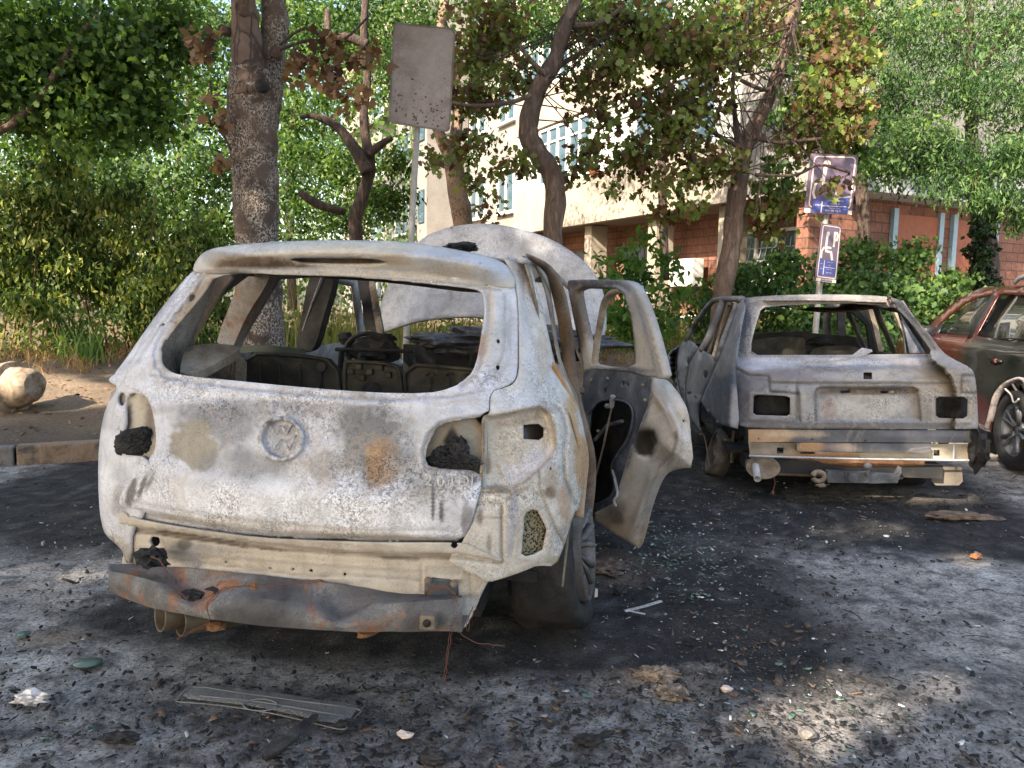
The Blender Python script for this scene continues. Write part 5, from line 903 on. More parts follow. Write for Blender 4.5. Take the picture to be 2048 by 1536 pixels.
MB().tube([FN.I @ FD.M @ FD.at(x, y, 0, -.02) for x, y in spl([(1243,578),(1222,588),(1210,604),(1203,635),(1195,680),(1188,735)], 4)], .019, 8).build('window_divider', M['inner'], door, True)
MB().tube([FN.I @ FD.M @ FD.at(x, y, 0, -.03) for x, y in ((1168,655),(1180,700),(1184,732))], .014, 6).build('window_divider', M['black'], door, True)
dpanel('inner_panel', [(1163,746),(1182,737),(1240,742),(1300,750),(1303,767),(1299,801),(1284,842),(1266,880),(1248,940),(1232,1000),(1222,1012),(1177,1031),(1167,918)], -.002, dk, door,
       [[(1176,828),(1199,803),(1215,800),(1250,801),(1262,812),(1264,835),(1252,880),(1232,908),(1220,937),(1228,960),(1224,990),(1200,1005),(1179,1008)], ringp(1246,768,2,4,8), ringp(1255,769,2,4,8), ringp(1210,782,1.5,4,8)], relief=None)
MB().tube([FN.I @ FD.M @ FD.at(x, y, 0, -.03) for x, y in ((1227,795),(1218,840),(1205,900),(1192,950))], .006, 5).build('latch_rod', M['inner'], door)
def dx(v):
    inn = segd(v, [(1300,750),(1303,767),(1299,801),(1284,842),(1266,880),(1248,940),(1222,1012),(1177,1031)], False); out = segd(v, [(1327,757),(1339,763),(1373,812),(1381,861),(1386,935),(1335,944),(1301,1027),(1277,1099)], False)
    u = inn/(inn+out+1e-6); g = .02*np.exp(-(segd(v, [(1308,775),(1340,830),(1362,880),(1340,925),(1305,960),(1285,1010),(1262,1075)], False)/8)**2)
    return -.15*u**1.3 + g - .045*np.exp(-(((v[:, 0]-1293)/20)**2+((v[:, 1]-885)/26)**2)**2)
dpanel('shut_face', [(1299,750),(1327,757),(1339,763),(1356,785),(1373,812),(1378,835),(1381,861),(1387,935),(1362,937),(1340,943),(1328,955),(1316,982),(1301,1027),(1286,1084),(1277,1099),(1270,1092),(1230,1069),(1177,1031),(1222,1010),(1230,1000),(1248,940),(1266,880),(1284,842),(1299,801),(1303,767)], dx, M['skin_smooth'], door,
       [ringp(1367,842,2.5,2.5,8)], relief=None, step=5, lines=[([(1306,772),(1332,812),(1354,862),(1346,906),(1318,936),(1300,975),(1288,1020),(1264,1076)], 3.5, .010, (.27,.22,.19), .75), ([(1316,765),(1342,805),(1364,855),(1362,905),(1330,932)], 3, .006, (.35,.32,.31), .6), ([(1302,760),(1304,790),(1290,835),(1270,880),(1252,938)], 3.5, .004, (.12,.12,.14), .8), ([(1320,955),(1300,1005),(1280,1070)], 4, .005, (.36,.35,.37), .6)], base=(.50,.46,.42), st=[(1292,885,24,27,(.045,.032,.025),.97,.25), (1330,820,10,50,(.60,.57,.55),.8,.5,-30), (1350,880,14,40,(.60,.56,.52),.7), (1338,930,40,9,(.62,.60,.60),.8), (1372,900,10,50,(.62,.60,.60),.7), (1300,960,14,40,(.34,.32,.33),.5), (1240,1030,30,30,(.12,.09,.07),.8,.9), (1232,1060,60,12,(.38,.29,.22),.7), (1265,1040,16,50,(.50,.43,.38),.7), (1320,790,14,40,(.32,.22,.15),.5), (1305,1000,8,60,(.34,.33,.35),.6,.5,25), (1256,950,10,40,(.5,.42,.34),.7)], seed=31)
def dpt(x, y, o): return FN.I @ FD.M @ FD.at(x, y, 0, o)
MB().tube([dpt(x, y, .006) for x, y in spl([(1177,828),(1199,802),(1230,799),(1258,808),(1266,835),(1255,880),(1234,910),(1222,937),(1229,962),(1226,990),(1200,1006)], 3)], .006, 6).build('pressed_edge', dk, door, True)
for x, y in ((1182,760),(1215,757),(1285,770),(1290,800),(1180,1018),(1196,862)): MB().tube([dpt(x, y, -.004), dpt(x, y, .012)], .009, 8).build('bolt', M['inner'], door, True)
MB().tube([dpt(1226,792,.01), dpt(1223,812,.0), dpt(1214,812,-.02)], .014, 6).build('latch', M['bonnet'], door)
MB().tube([dpt(1190,880,-.05), dpt(1215,850,-.05), dpt(1245,842,-.05)], .010, 6).build('window_regulator', M['blackgrey'], door)
MB().tube([dpt(1168,780,.0), dpt(1163,784,-.03)], .03, 8, flat=.5).build('hinge', M['inner'], door); MB().tube([dpt(1170,960,.0), dpt(1165,964,-.03)], .03, 8, flat=.5).build('hinge', M['inner'], door)
MB().tube(spl([dpt(1225,940,.0), dpt(1235,985,.01), dpt(1228,1000,.02), dpt(1232,1012,.01)], 3), .007, 5).build('torn_strip', M['bonnet'], door)
dpanel('outer_skin', [(1166,750),(1240,748),(1322,768),(1356,800),(1370,850),(1374,920),(1335,930),(1310,970),(1292,1020),(1268,1082),(1225,1060),(1172,1025)], -.155, M['black'], door)
# --- wheels
def wheel(parent, c, R_, wd, yaw, camber, tm, rm, spokes=5, flat=.0, name='wheel', silver=None, proud=1):
    Mx = Matrix.Translation(c) @ Matrix.Rotation(R(yaw), 4, 'Z') @ Matrix.Rotation(R(camber), 4, 'Y')
    h = wd/2; wh = empty(name, Matrix.Identity(4)); wh.parent = parent; rr = R_*.66
    t = MB().lathe([(rr, -h*.8), (rr+.02, -h), (R_*.9, -h*1.02), (R_*.98, -h*.8), (R_, -h*.4), (R_, h*.4), (R_*.98, h*.8), (R_*.9, h*1.02), (rr+.02, h), (rr, h*.8), (rr, -h*.8)], Mx, 48)
    if flat: t.V = [(Vector(v)+Vector(((.02+.02*mn.noise(Vector(v)*9))*max(0, 1-abs(Vector(v).z-(c[2]-R_+flat))/.12)*(1 if (Vector(v)-Vector(c)).x > 0 else -.6), 0, 0))) for v in t.V]; t.V = [(v[0], v[1], max(v[2], .005+.01*mn.noise(Vector(v)*20))) for v in t.V]
    if flat: t.V = [tuple(Vector(v)*1+Vector((mn.noise(Vector(v)*22), mn.noise(Vector(v)*22+Vector((3,3,3))), mn.noise(Vector(v)*26)))*.009) for v in t.V]
    t.build('tyre', tm, wh, True)
    h *= proud; k = MB().lathe([(rr-.002, -h*.8), (rr, h*.82), (rr-.012, h*.84), (rr-.03, h*.6), (rr-.035, -h*.7)], Mx, 40)
    k.lathe([(0, h*.5), (.06, h*.5), (.075, h*.42), (.075, h*.2)], Mx, 20)
    for i in range(spokes):
        a = 2*math.pi*i/spokes
        for s in (-1, 1):
            a1 = a+s*.10; a2 = a+s*.22
            P = [Vector((h*.48, .05*math.cos(a1), .05*math.sin(a1))), Vector((h*.66, rr*.55*math.cos(a2*.5+a1*.5), rr*.55*math.sin(a2*.5+a1*.5))), Vector((h*.74, (rr-.02)*math.cos(a2), (rr-.02)*math.sin(a2)))]
            k.tube([Mx @ p for p in P], [.022, .018, .024], 6, flat=.6)
    k.build('rim', rm, wh, True)
    MB().lathe([(0, h*.1), (rr*.75, h*.1), (rr*.75, 0)], Mx, 28).build('brake_disc', M['rimdark'] if silver is None else M['rust'], wh)
    return wh
wheel(car, (.745, .82, .305), .31, .24, -5, -6, M['tyre'], M['rimdark'], 7, flat=.05, proud=1.45)
wheel(car, (-.70, .85, .30), .31, .22, 180, 0, M['tyre'], M['rimdark'], 7, flat=.05)
wheel(car, (.77, 3.45, .30), .31, .22, 0, 0, M['tyre'], M['rimdark'], 7, flat=.05)
wheel(car, (-.66, 3.45, .30), .31, .22, 180, 0, M['tyre'], M['rimdark'], 7, flat=.05)
MB().tube([(-.5, .85, .27), (.72, .85, .27)], .04, 8).box((-.5, .3, .22), (.55, .55, .33)).build('rear_axle', M['black'], car)
MB().lump((.62, 1.0, .42), (.16, .38, .22), 3, .2, 3, 4).build('inner_arch', M['char'], car)
# ================================================================ burnt estate car
FE = Frame(2.21, 5.0, -.02, 5)
EW = [(0, .72), (.3, .74), (.5, .765), (.75, .765), (.9, .755), (1.0, .73), (1.2, .66), (1.32, .61), (1.5, .55)]
EWR = [(0, .74), (.3, .76), (.5, .78), (.75, .78), (.9, .745), (1.0, .69), (1.2, .58), (1.32, .52), (1.5, .45)]
EY = [(0, .03), (.5, .0), (.75, .01), (.84, .04), (.90, .13), (.93, .24), (1.1, .34), (1.28, .45), (1.36, .52), (1.6, .8)]
def FEF(x, y, z):
    wv = np.where(x < 0, ip(EW, z), ip(EWR, z)); yv = ip(EY, z); L = .45
    return np.abs(x/wv)**3.2 + np.clip((yv+L-y)/L, 0, 9)**3.2 - 1
def FES(x, y, z): return -x - ip(EW, z)*(1-.10*np.clip((y-3.0)/1.0, 0, 1)**2)      # left flank
def FESm(x, y, z): return np.maximum(FES(x, y, z), .07-y)
est = empty('burnt_estate_car', FE.M, 'burnt-out grey estate car standing without bumper between the open door and the red car', 'car')
GB = (.225, .235, .275)
def espr(v):
    x, y = v[:, 0], v[:, 1]; r = np.zeros(len(v)); rec = [(1632,778),(1640,774),(1825,774),(1836,779),(1841,842),(1634,842)]
    ins = pip(v, rec); d = segd(v, rec); r += np.where(ins, np.clip(d/4, 0, 1)*.05, 0)
    r += .012*np.exp(-((y-768)/3.0)**2)*((x > 1540) & (x < 1905)) - .008*np.exp(-((y-762)/3.0)**2)*((x > 1540) & (x < 1905))
    r += .015*np.exp(-(segd(v, [(1466,733),(1497,750),(1537,752),(1540,784),(1598,788),(1600,843)], False)/2.2)**2)
    r += .015*np.exp(-(segd(v, [(1948,752),(1925,752),(1922,786),(1952,787)], False)/2.0)**2)
    r += -.02*np.clip((y-843)/6, 0, 1) + .004*np.array([mn.noise(Vector((a*.03, b*.03, 7))) for a, b in v])
    lip = segd(v, EWIN); r += np.where(lip < 9, .012, 0)
    return r
EWIN = [(1521,620),(1530,614),(1560,611),(1640,607),(1702,606),(1757,610),(1790,615),(1803,626),(1830,655),(1862,700),(1860,708),(1800,708),(1665,710),(1515,710),(1502,702),(1503,685),(1512,649)]
EO = [(1483,599),(1500,594),(1560,590),(1665,588),(1775,592),(1800,600),(1812,612),(1822,628),(1859,668),(1884,703),(1906,718),(1943,736),(1950,751),(1954,787),(1957,853),(1954,859),(1700,858),(1495,857),(1476,849),(1472,832),(1468,780),(1464,740),(1462,730),(1470,690),(1478,650),(1484,620),(1480,606)]
panel('rear_body', FE, EO, FEF, M['skin'], est, holes=[EWIN, [(1507,793),(1513,790),(1572,792),(1580,796),(1580,828),(1574,832),(1512,830),(1506,826)], [(1872,797),(1878,794),(1928,794),(1936,799),(1935,832),(1927,837),(1878,836),(1872,831)], rectp(1727,744,1744,758), [(1680,782),(1700,780),(1700,785),(1682,787)], [(1760,782),(1788,781),(1788,786),(1762,787)]], step=3.6, relief=espr, base=(.265,.26,.268), solid=.006, seed=41, hch=0, lines=[([(1632,842),(1630,782),(1640,774),(1825,774),(1838,780),(1842,842)], 2.4, .004, (.10,.085,.07), .85), ([(1640,786),(1700,784),(1830,786)], 4, 0, (.15,.11,.08), .75), ([(1500,756),(1545,764),(1620,768),(1850,768),(1940,764)], 1.8, .006, (.16,.15,.15), .7),
      ([(1466,733),(1497,750),(1537,752),(1541,784),(1596,788),(1600,842)], 2.2, .008, (.06,.06,.06), .85), ([(1948,752),(1924,752),(1922,786),(1952,787)], 2, .008, (.10,.09,.08), .8), ([(1476,845),(1500,846),(1940,848)], 2.5, .008, (.11,.10,.09), .8), ([(1505,712),(1665,714),(1860,712)], 2.5, .006, (.22,.21,.22), .7), ([(1528,616),(1512,650),(1500,700)], 3, .006, (.42,.38,.34), .7), ([(1520,612),(1502,650),(1490,705)], 2, .006, (.15,.15,.17), .7), ([(1470,700),(1500,718),(1515,725)], 2, .005, (.5,.5,.54), .5),
      ([(1500,790),(1500,838),(1588,840),(1590,786),(1500,788)], 2, -.006, (.30,.26,.24), .7), ([(1866,790),(1866,842),(1942,842),(1942,790),(1866,790)], 2, -.006, (.44,.38,.32), .7)],
      st=[(1500,640,30,90,(.15,.155,.18),.9,.6), (1660,600,170,9,(.30,.27,.25),.9), (1845,650,16,66,(.17,.175,.21),.95,.5,-38), (1895,722,40,10,(.34,.34,.38),.9,.5,25), (1650,722,180,12,(.48,.475,.51),.95,.5), (1500,726,44,14,(.44,.44,.50),.95,.5), (1560,722,60,8,(.54,.53,.57),.8), (1630,750,110,12,(.20,.17,.17),.9,.5), (1700,752,60,8,(.36,.33,.31),.8), (1790,748,60,12,(.42,.37,.31),.85), (1880,770,66,34,(.37,.31,.25),.95,.5), (1735,812,96,28,(.44,.41,.38),.95,.35), (1740,783,92,6,(.12,.085,.06),.9), (1660,820,14,22,(.30,.22,.20),.7), (1700,815,30,14,(.52,.50,.47),.7), (1600,810,34,34,(.36,.35,.34),.85,.5), (1595,800,6,32,(.05,.05,.06),.9), (1515,767,26,17,(.17,.165,.185),.95,.4), (1485,800,18,52,(.13,.135,.165),.95,.5), (1540,842,50,6,(.15,.15,.17),.9), (1900,820,70,36,(.32,.275,.23),.8,.6), (1945,700,20,60,(.30,.28,.27),.8), (1700,852,260,6,(.15,.13,.11),.95,.4), (1600,718,40,5,(.25,.24,.26),.7), (1760,716,50,5,(.3,.29,.3),.7), (1497,690,7,30,(.34,.31,.29),.8)])
lampback = panel('lamp_backing', FE, rectp(1500,786,1588,838), FEF, M['char'], est, off=.10, step=14)
panel('lamp_backing', FE, rectp(1866,788,1942,842), FEF, M['char'], est, off=.10, step=14)
panel('latch_backing', FE, rectp(1720,738,1750,764), FEF, M['char'], est, off=.05, step=14)
# bars under the tailgate
def pl(fr, P, y0, m, name, parent, th=.02, step=10, base=(.5,.5,.5), st=(), holes=()):
    return panel(name, fr, P, lambda x, y, z: y0 + .05*np.abs(x/.8)**3 - y, m, parent, holes, step, base=base, st=st, solid=th, smooth=False, ch=0)
pl(FE, [(1497,860),(1700,860),(1949,862),(1949,886),(1700,884),(1497,884)], -.02, M['skin_smooth'], 'bumper_bar', est, .03, 6, (.10,.10,.11), [(1530,873,60,16,(.50,.31,.17),.95,.3), (1600,868,60,8,(.42,.33,.25),.8), (1560,868,40,4,(.6,.42,.28),.8), (1840,868,90,7,(.16,.16,.18),.9)], [ringp(1517,877,2,2,6), ringp(1624,879,2,2,6), ringp(1731,881,2,2,6), ringp(1930,884,2,2,6)])
pl(FE, [(1594,886),(1862,888),(1862,904),(1850,906),(1594,902)], -.04, M['skin_smooth'], 'bumper_bar', est, .03, 6, (.10,.10,.11), [(1620,894,34,12,(.46,.26,.12),.95,.4), (1680,895,50,8,(.26,.2,.17),.8)])
pl(FE, [(1497,884),(1594,886),(1594,902),(1720,905),(1862,903),(1862,888),(1946,888),(1940,921),(1716,918),(1500,914)], .03, M['skin_smooth'], 'rear_valance', est, .01, 6, (.58,.50,.39), [(1560,900,70,24,(.30,.24,.19),.95,.3), (1650,912,70,8,(.46,.22,.10),.9,.4), (1540,890,20,20,(.4,.34,.28),.7)], [rectp(1554,895,1567,907), rectp(1867,900,1880,912), [(1600,904),(1630,904),(1628,908),(1602,908)]])
b = MB(); b.tube([FE.at(1498,912,1,-.01), FE.at(1700,918,1,-.03), FE.at(1938,921,1,-.01)], .008, 4); b.tube([FE.at(1909,886,1,.0), FE.at(1907,920,1,.0)], .006, 4); b.build('valance_flange', M['bonnet'], est)
ms = MB(); c = FE.at(1526, 936, 1, .0); Mr = Matrix.Translation(c) @ Matrix.Rotation(R(82), 4, 'Z'); ms.lathe([(0,0),(.10,0),(.106,-.008),(.11,0),(.108,.05),(.10,.30),(0,.3)], Mr, 28); ms.V = [(c[0]+(v[0]-c[0]), v[1], c[2]+(v[2]-c[2])*.68) for v in ms.V]
mo = ms.build('silencer', M['inner'], est, True)
Mt = Matrix.Translation(FE.at(1515, 958, 1, -.14)) @ Matrix.Rotation(R(84), 4, 'Z') @ Matrix.Rotation(R(-20), 4, 'Y'); MB().lathe([(.024, .16), (.024, 0), (.020, -.001), (.019, .15)], Mt, 20).build('tail_pipe', M['bonnet'], est, True)
MB().tube([FE.at(x, y, 1, .02) for x, y in ((1549,925),(1547,950),(1550,965),(1546,985))], .004, 5).lump(FE.at(1546, 985, 1, .02), (.012, .008, .02), 1, .3).build('exhaust_hanger', M['copper'], est)
tb = MB()
def zb(P, y0, d): tb.prism([FE.at(x, y, 1, y0) for x, y in P], (0, d, 0))
zb([(1655,942),(1690,944),(1692,966),(1655,965)], -.10, .05); zb([(1690,944),(1738,946),(1738,966),(1692,966)], -.11, .05); zb([(1738,948),(1795,950),(1803,935),(1803,945),(1795,966),(1738,967)], -.09, .06)
tb.tube([FE.at(1706,955,1,-.14), FE.at(1706,955,1,-.08)], .03, 14).tube([FE.at(1736,952,1,-.13), FE.at(1736,944,1,-.13), FE.at(1736,936,1,-.13)], .016, 10).lump(FE.at(1736,933,1,-.13), .026, 2, .0)
tb.build('tow_bar', M['blackgrey'], est, False)
ey = MB(); c = FE.at(1637, 953, 1, -.10); ey.tube([c+Vector((.036*math.cos(a), 0, .030*math.sin(a))) for a in np.linspace(R(-160), R(170), 22)], .018, 6).lump(FE.at(1641,970,1,-.1), (.03,.01,.018), 2, .8, 6)
ey.build('towing_eye', M['inner'], est, True)
MB().box((-.62,.05,.20),(.62,.35,.29)).box((-.70,.3,.28),(.70,3.3,.31)).build('floor_pan', M['black'], est)
MB().tube([(-.35, .10, .30), (.05, .06, .29), (.5,.08,.30)], .035, 10).build('fuel_tank_strap', M['rust'], est, True)
MB().box((-.5,.12,.16),(.42,.7,.30)).build('fuel_tank', M['inner'], est, False, .03)
fp = MB().add(*(lambda P: ([Vector(p) for p in P], [tuple(range(len(P)))]))([FE.at(x, y, 1, .12) for x, y in ((1860,932),(1922,934),(1924,962),(1916,970),(1870,970),(1862,962))])); o_ = fp.build('mud_flap', plain('dusty_rubber', (.13,.11,.09), .9, 0, .3), est); md = o_.modifiers.new('s', 'SOLIDIFY'); md.thickness = .012
o_ = MB().lump(FE.at(1957,900,1,.0), (.045,.10,.13), 3, .7, 5, 3).build('melted_bumper_corner', M['char'], est)
wheel(est, (.66, .74, .255), .255, .17, 0, 0, M['tyre'], M['rimdark'], 5, flat=.04)
wheel(est, (.66, 3.3, .255), .255, .17, 0, 0, M['tyre'], M['rimdark'], 5, flat=.04)
h_ = MB()
for x, r_, y_ in ((-.60, .10, .74), (-.66, .13, .74)): h_.lathe([(0, .03), (r_, .03), (r_, -.04), (0, -.04)], Matrix.Translation((x, y_, .25)), 24)
h_.lathe([(.16,.0),(.175,.0),(.175,.12),(.16,.12),(.16,0)], Matrix.Translation((-.74,.80,.19)) @ Matrix.Rotation(R(14), 4, 'Y'), 28)
h_.lathe([(0,.05),(.08,.05),(.08,-.03)], Matrix.Translation((-.70,.74,.25)), 20)
h_.build('bare_hub', M['rimdark'], est, True)
MB().tube([FE.at(1468,862,1,.55), FE.at(1464,890,1,.6), FE.at(1463,925,1,.6)], .012, 6).tube([FE.at(1448,880,1,.6), FE.at(1480,880,1,.6)], .012, 6).build('suspension_arm', M['inner'], est)
MB().tube(spl([FE.at(1398,868,1,.9), FE.at(1408,872,1,.9), FE.at(1414,900,1,.9), FE.at(1420,935,1,.9), FE.at(1424,945,1,.9)], 3), .005, 5).build('brake_line', M['inner'], est)
MB().lump((-.6, .95, .4), (.10, .42, .2), 3, .2, 3, 4).build('inner_arch', M['char'], est)
# left flank
def ep(name, P, m=None, holes=(), off=0, rel=None, base=GB, st=(), step=6, seed=50):
    return panel(name, FE, P, FESm, m or M['skin_smooth'], est, holes, step, off, rel, base, st, .01, 0, seed)
def eqr(v): return .012*np.exp(-(segd(v, [(1464,741),(1436,735),(1410,728)], False)/2.5)**2)
ep('flank', [(1375,681),(1397,699),(1409,705),(1430,722),(1420,765),(1399,805),(1400,866),(1386,848),(1372,815),(1352,775),(1336,735),(1334,716),(1357,694)], M['black'], off=.006, base=(.06,.06,.07))
ep('quarter_panel', [(1484,597),(1474,609),(1463,642),(1444,695),(1436,722),(1428,740),(1417,765),(1401,803),(1417,826),(1438,849),(1476,858),(1478,835),(1474,780),(1470,735),(1474,700),(1482,650),(1490,612)], None, off=-.004, rel=eqr, base=(.13,.14,.17), st=[(1455,765,26,36,(.085,.10,.14),.9,.7), (1460,700,14,40,(.19,.195,.22),.7), (1470,820,10,40,(.36,.34,.34),.8), (1445,740,18,14,(.26,.25,.25),.7), (1478,605,10,8,(.16,.16,.18),.9), (1435,835,24,8,(.11,.12,.15),.8)])
ep('rear_door', [(1397,697),(1409,703),(1422,710),(1433,724),(1425,745),(1417,765),(1399,805),(1397,832),(1401,868),(1390,856),(1379,836),(1373,800),(1372,770),(1380,726),(1390,708)], None, [ringp(1411,749,4,8)], base=(.15,.155,.175), st=[(1390,760,14,24,(.21,.20,.21),.8), (1400,715,16,8,(.2,.2,.23),.8), (1388,795,20,8,(.32,.31,.33),.7), (1385,830,10,24,(.2,.22,.25),.8)], rel=lambda v: .01*np.exp(-(segd(v, [(1372,778),(1400,800)], False)/2)**2))
ep('front_door', [(1376,680),(1388,686),(1396,696),(1388,707),(1378,726),(1370,770),(1371,800),(1376,832),(1366,805),(1357,765),(1353,727),(1357,697),(1366,684)], None, [ringp(1377,722,3,8)], base=(.14,.15,.18), st=[(1368,720,12,20,(.25,.27,.32),.8), (1365,755,10,14,(.2,.22,.26),.8)])
ep('front_wing', [(1375,679),(1364,684),(1355,697),(1351,727),(1355,765),(1363,800),(1350,775),(1342,755),(1336,735),(1333,716),(1345,700),(1358,690)], None, base=(.16,.17,.20))
MB().box((-.80, 1.2, .18), (-.74, 2.9, .26)).build('sill', M['black'], est)
def et(ps, r_, m, name='window_pillar', off=.0, flat=.8, n=8):
    A = np.array(ps, float); t, rr = hit(FE, A, FESm, 3, 10, 240)
    V = [Vector(FE.o + rr[i]*(t[i]+off)) for i in range(len(A))]; return MB().tube(V, r_, n, flat=flat).build(name, m, est, True)
gp = burnt('estate_pillar', ((.06,.06,.07),(.15,.15,.165),(.28,.27,.27)), rust=.05, soot=.1)
et(spl([(1448,598),(1440,622),(1428,650),(1416,680),(1404,700)], 3), .035, gp, off=.0)
et(spl([(1440,598),(1424,604),(1404,628),(1386,655),(1374,682)], 4), .026, M['blackgrey'])
et(spl([(1474,606),(1462,640),(1446,680),(1432,722)], 3), .022, gp, off=.0)
et(spl([(1484,598),(1465,598),(1448,598),(1432,600)], 3), .03, gp)
MB().tube([FE.at(1460,612,1,1.4), FE.at(1445,655,1,1.5), FE.at(1428,712,1,1.6)], .022, 6).build('belt_pillar', M['inner'], est); MB().tube([FE.at(1447,612,1,2.0), FE.at(1432,660,1,2.0), FE.at(1418,705,1,2.0)], .02, 6).build('belt_pillar', M['inner'], est)
# roof, right flank in (y,z), interior
def erf(P):
    x, y = P[:, 0], P[:, 1]; z = 1.345 + .02*(1-(x/.62)**2) - .02*np.exp(-((x-.1)/.35)**2-((y-.9)/.4)**2) - .02*np.clip(y-2.2, 0, 2)**1.5 + .008*np.sin(x*9+y*4)*np.clip(y-.4, 0, .4)
    return np.stack([x, y, z], 1)
sheet('roof', [(-.585,.50),(0,.46),(.49,.52),(.52,2.3),(-.58,2.3)], erf, burnt('roof_ash', ((.24,.22,.21),(.42,.38,.35),(.52,.51,.53)), scale=4), est, step=.08, solid=.01)
hl = MB(); P_ = [(x, .62+.1*abs(x-.1), 1.32-.055*math.exp(-((x-.02)/.32)**2)) for x in np.linspace(-.5, .46, 22)]
V = [p for q in P_ for p in (q, (q[0], q[1]+.55, q[2]+.03+.01*math.sin(q[0]*20)))]; hl.add(V, [(2*i, 2*i+2, 2*i+3, 2*i+1) for i in range(21)]); hl.build('sagging_roof_lining', burnt('lining', ((.10,.06,.04),(.22,.16,.12),(.34,.3,.27)), rust=.2), est, True)
def esf(P):
    y, z = P[:, 0], P[:, 1]; return np.stack([ip(EWR, z)-.015, y, z], 1)
ow = MB()
sheet('side_body', [(.30,.30),(.35,.30)]+arch(.74,.32,9,.26)+[(1.1,.2),(2.9,.2)]+arch(3.3,.32,9,.26)+[(3.8,.3),(3.9,.6),(3.6,.84),(3.05,.93),(2.6,1.2),(2.3,1.33),(.55,1.36),(.45,1.2),(.3,.93)], esf, burnt('estate_side', ((.04,.04,.04),(.14,.13,.13),(.3,.28,.27)), soot=.2), est, holes=[[(.55,.96),(.68,1.27),(1.05,1.3),(1.12,.95)], [(1.22,.95),(1.18,1.3),(1.72,1.31),(1.78,.95)], [(1.88,.95),(1.84,1.3),(2.25,1.28),(2.75,.95)]], ch=0, step=.08, flip=True)
MB().box((-.72,2.75,.3),(.72,2.85,.86)).lump((0,2.9,.88),(.68,.18,.07),4,.4,5,3).build('dashboard', M['black'], est)
MB().tube(spl([(-.66,2.95,.9),(0,3.0,.93),(.66,2.95,.9)],4), .03, 8).build('cowl', M['blackgrey'], est)
MB().box((-.7,3.1,.3),(.7,3.8,.78)).lump((0,3.4,.78),(.6,.4,.1),3,.4,4,2).build('engine', M['char'], est)
sv_ = MB(); Fq = [FE.at(x, y, 1, .95) for x, y in ((1505,680),(1560,673),(1610,676),(1612,722),(1505,722))]; sv_.prism(Fq, (0,.06,0)); Fq = [FE.at(x, y, 1, .95) for x, y in ((1618,712),(1626,698),(1655,692),(1700,692),(1732,700),(1740,722),(1618,722))]; sv_.prism(Fq, (0,.06,0)); sv_.build('seat_back', M['seat'], est)
MB().prism([FE.at(x, y, 1, 1.9) for x, y in ((1508,668),(1600,662),(1640,668),(1700,672),(1755,680),(1755,700),(1508,700))], (0,.1,0)).lump(FE.at(1640,684,1,1.9), (.12,.05,.04), 3, .5, 5, 2).build('front_seat_wreck', M['black'], est)
for P, y0, m_ in ((((1735,612),(1743,612),(1757,655),(1767,706),(1758,706),(1748,660)), 1.5, M['inner']), (((1700,620),(1734,614),(1748,660),(1757,706),(1742,706),(1733,650)), 1.6, M['black']), (((1676,622),(1690,622),(1692,690),(1676,690)), 2.4, M['black']), (((1786,618),(1792,618),(1812,665),(1816,706),(1810,706),(1806,668)), 1.0, M['inner']), (((1797,618),(1806,630),(1840,680),(1858,706),(1818,706),(1812,668)), .75, dk)):
    fl_ = MB().prism([FE.at(x, y, 1, y0) for x, y in P], (0, .04, 0)); fl_.build('inner_pillar', m_, est)
lid = MB(); P = [(1600,723),(1640,722),(1700,718),(1725,699),(1745,703),(1735,708),(1690,722),(1640,728),(1612,731)]
lid.prism([FE.at(x, y, 1, .12) for x, y in P], (0,.012,.012)); lid.build('loose_parcel_grille', M['bonnet'], est)
# ================================================================ red and black car
FR = Frame(4.80, 5.24, 0, 9)
RW = [(0, .80), (.3, .87), (.55, .91), (.8, .905), (.95, .88), (1.1, .80), (1.3, .71), (1.45, .64), (1.6, .5)]
red = empty('scorched_red_car', FR.M, 'dark red crossover with scorched black doors and silver alloy wheel at the right edge', 'car')
n = NB('red_paint', .28); n.b.inputs['Coat Weight'].default_value = .6
nz = n.noise(2.6, 5, .6, .5); Pn = n.t.nodes.new('ShaderNodeSeparateXYZ'); n.l(n.tc, Pn.inputs[0])
yy = n.math('MULTIPLY', n.math('SUBTRACT', Pn.outputs['Y'], 1.1), .95); zz = n.math('MULTIPLY', n.math('SUBTRACT', Pn.outputs['Z'], .82), 2.6)
dd = n.math('SQRT', n.math('ADD', n.math('MULTIPLY', yy, yy), n.math('MULTIPLY', zz, zz)))
scor = n.ramp(n.math('ADD', n.math('SUBTRACT', 1.25, dd), n.math('MULTIPLY', nz, .55)), [(.55, 0), (.8, 1)])
n.col(n.mix(scor, n.ramp(n.noise(9, 4), [(.3, (.034, .008, .007)), (.6, (.06, .013, .010))]), n.ramp(n.noise(11, 6, .7), [(.3, (.003, .004, .003)), (.7, (.014, .015, .013))])))
n.l(n.ramp(scor, [(0, .25), (1, .55)]), n.b.inputs['Roughness']); n.bump(n.noise(40, 4), .1, .004); M['red'] = n.m
g = NB('car_glass', .03); g.col((.02,.025,.022)); g.b.inputs['Transmission Weight'].default_value = .0; g.b.inputs['Specular IOR Level'].default_value = 1.0; g.b.inputs['Alpha'].default_value = .72; g.b.inputs['Coat Weight'].default_value = 1; M['glass'] = g.m
M['trim'] = plain('black_trim', (.012,.012,.013), .35); M['alloy'] = plain('sooty_alloy', (.22,.235,.26), .4, .4, .4, 5)
def rsf(s, o=0.0):
    def f(P):
        y, z = P[:, 0], P[:, 1]; x = ip(RW, z)*(1-.16*np.clip((y-3.3)/1.1, 0, 1)**2) - .010*np.exp(-((z-.72-.03*y)/.05)**2) + .012*np.exp(-((z-.93)/.03)**2) - o
        return np.stack([s*x, y, z], 1)
    return f
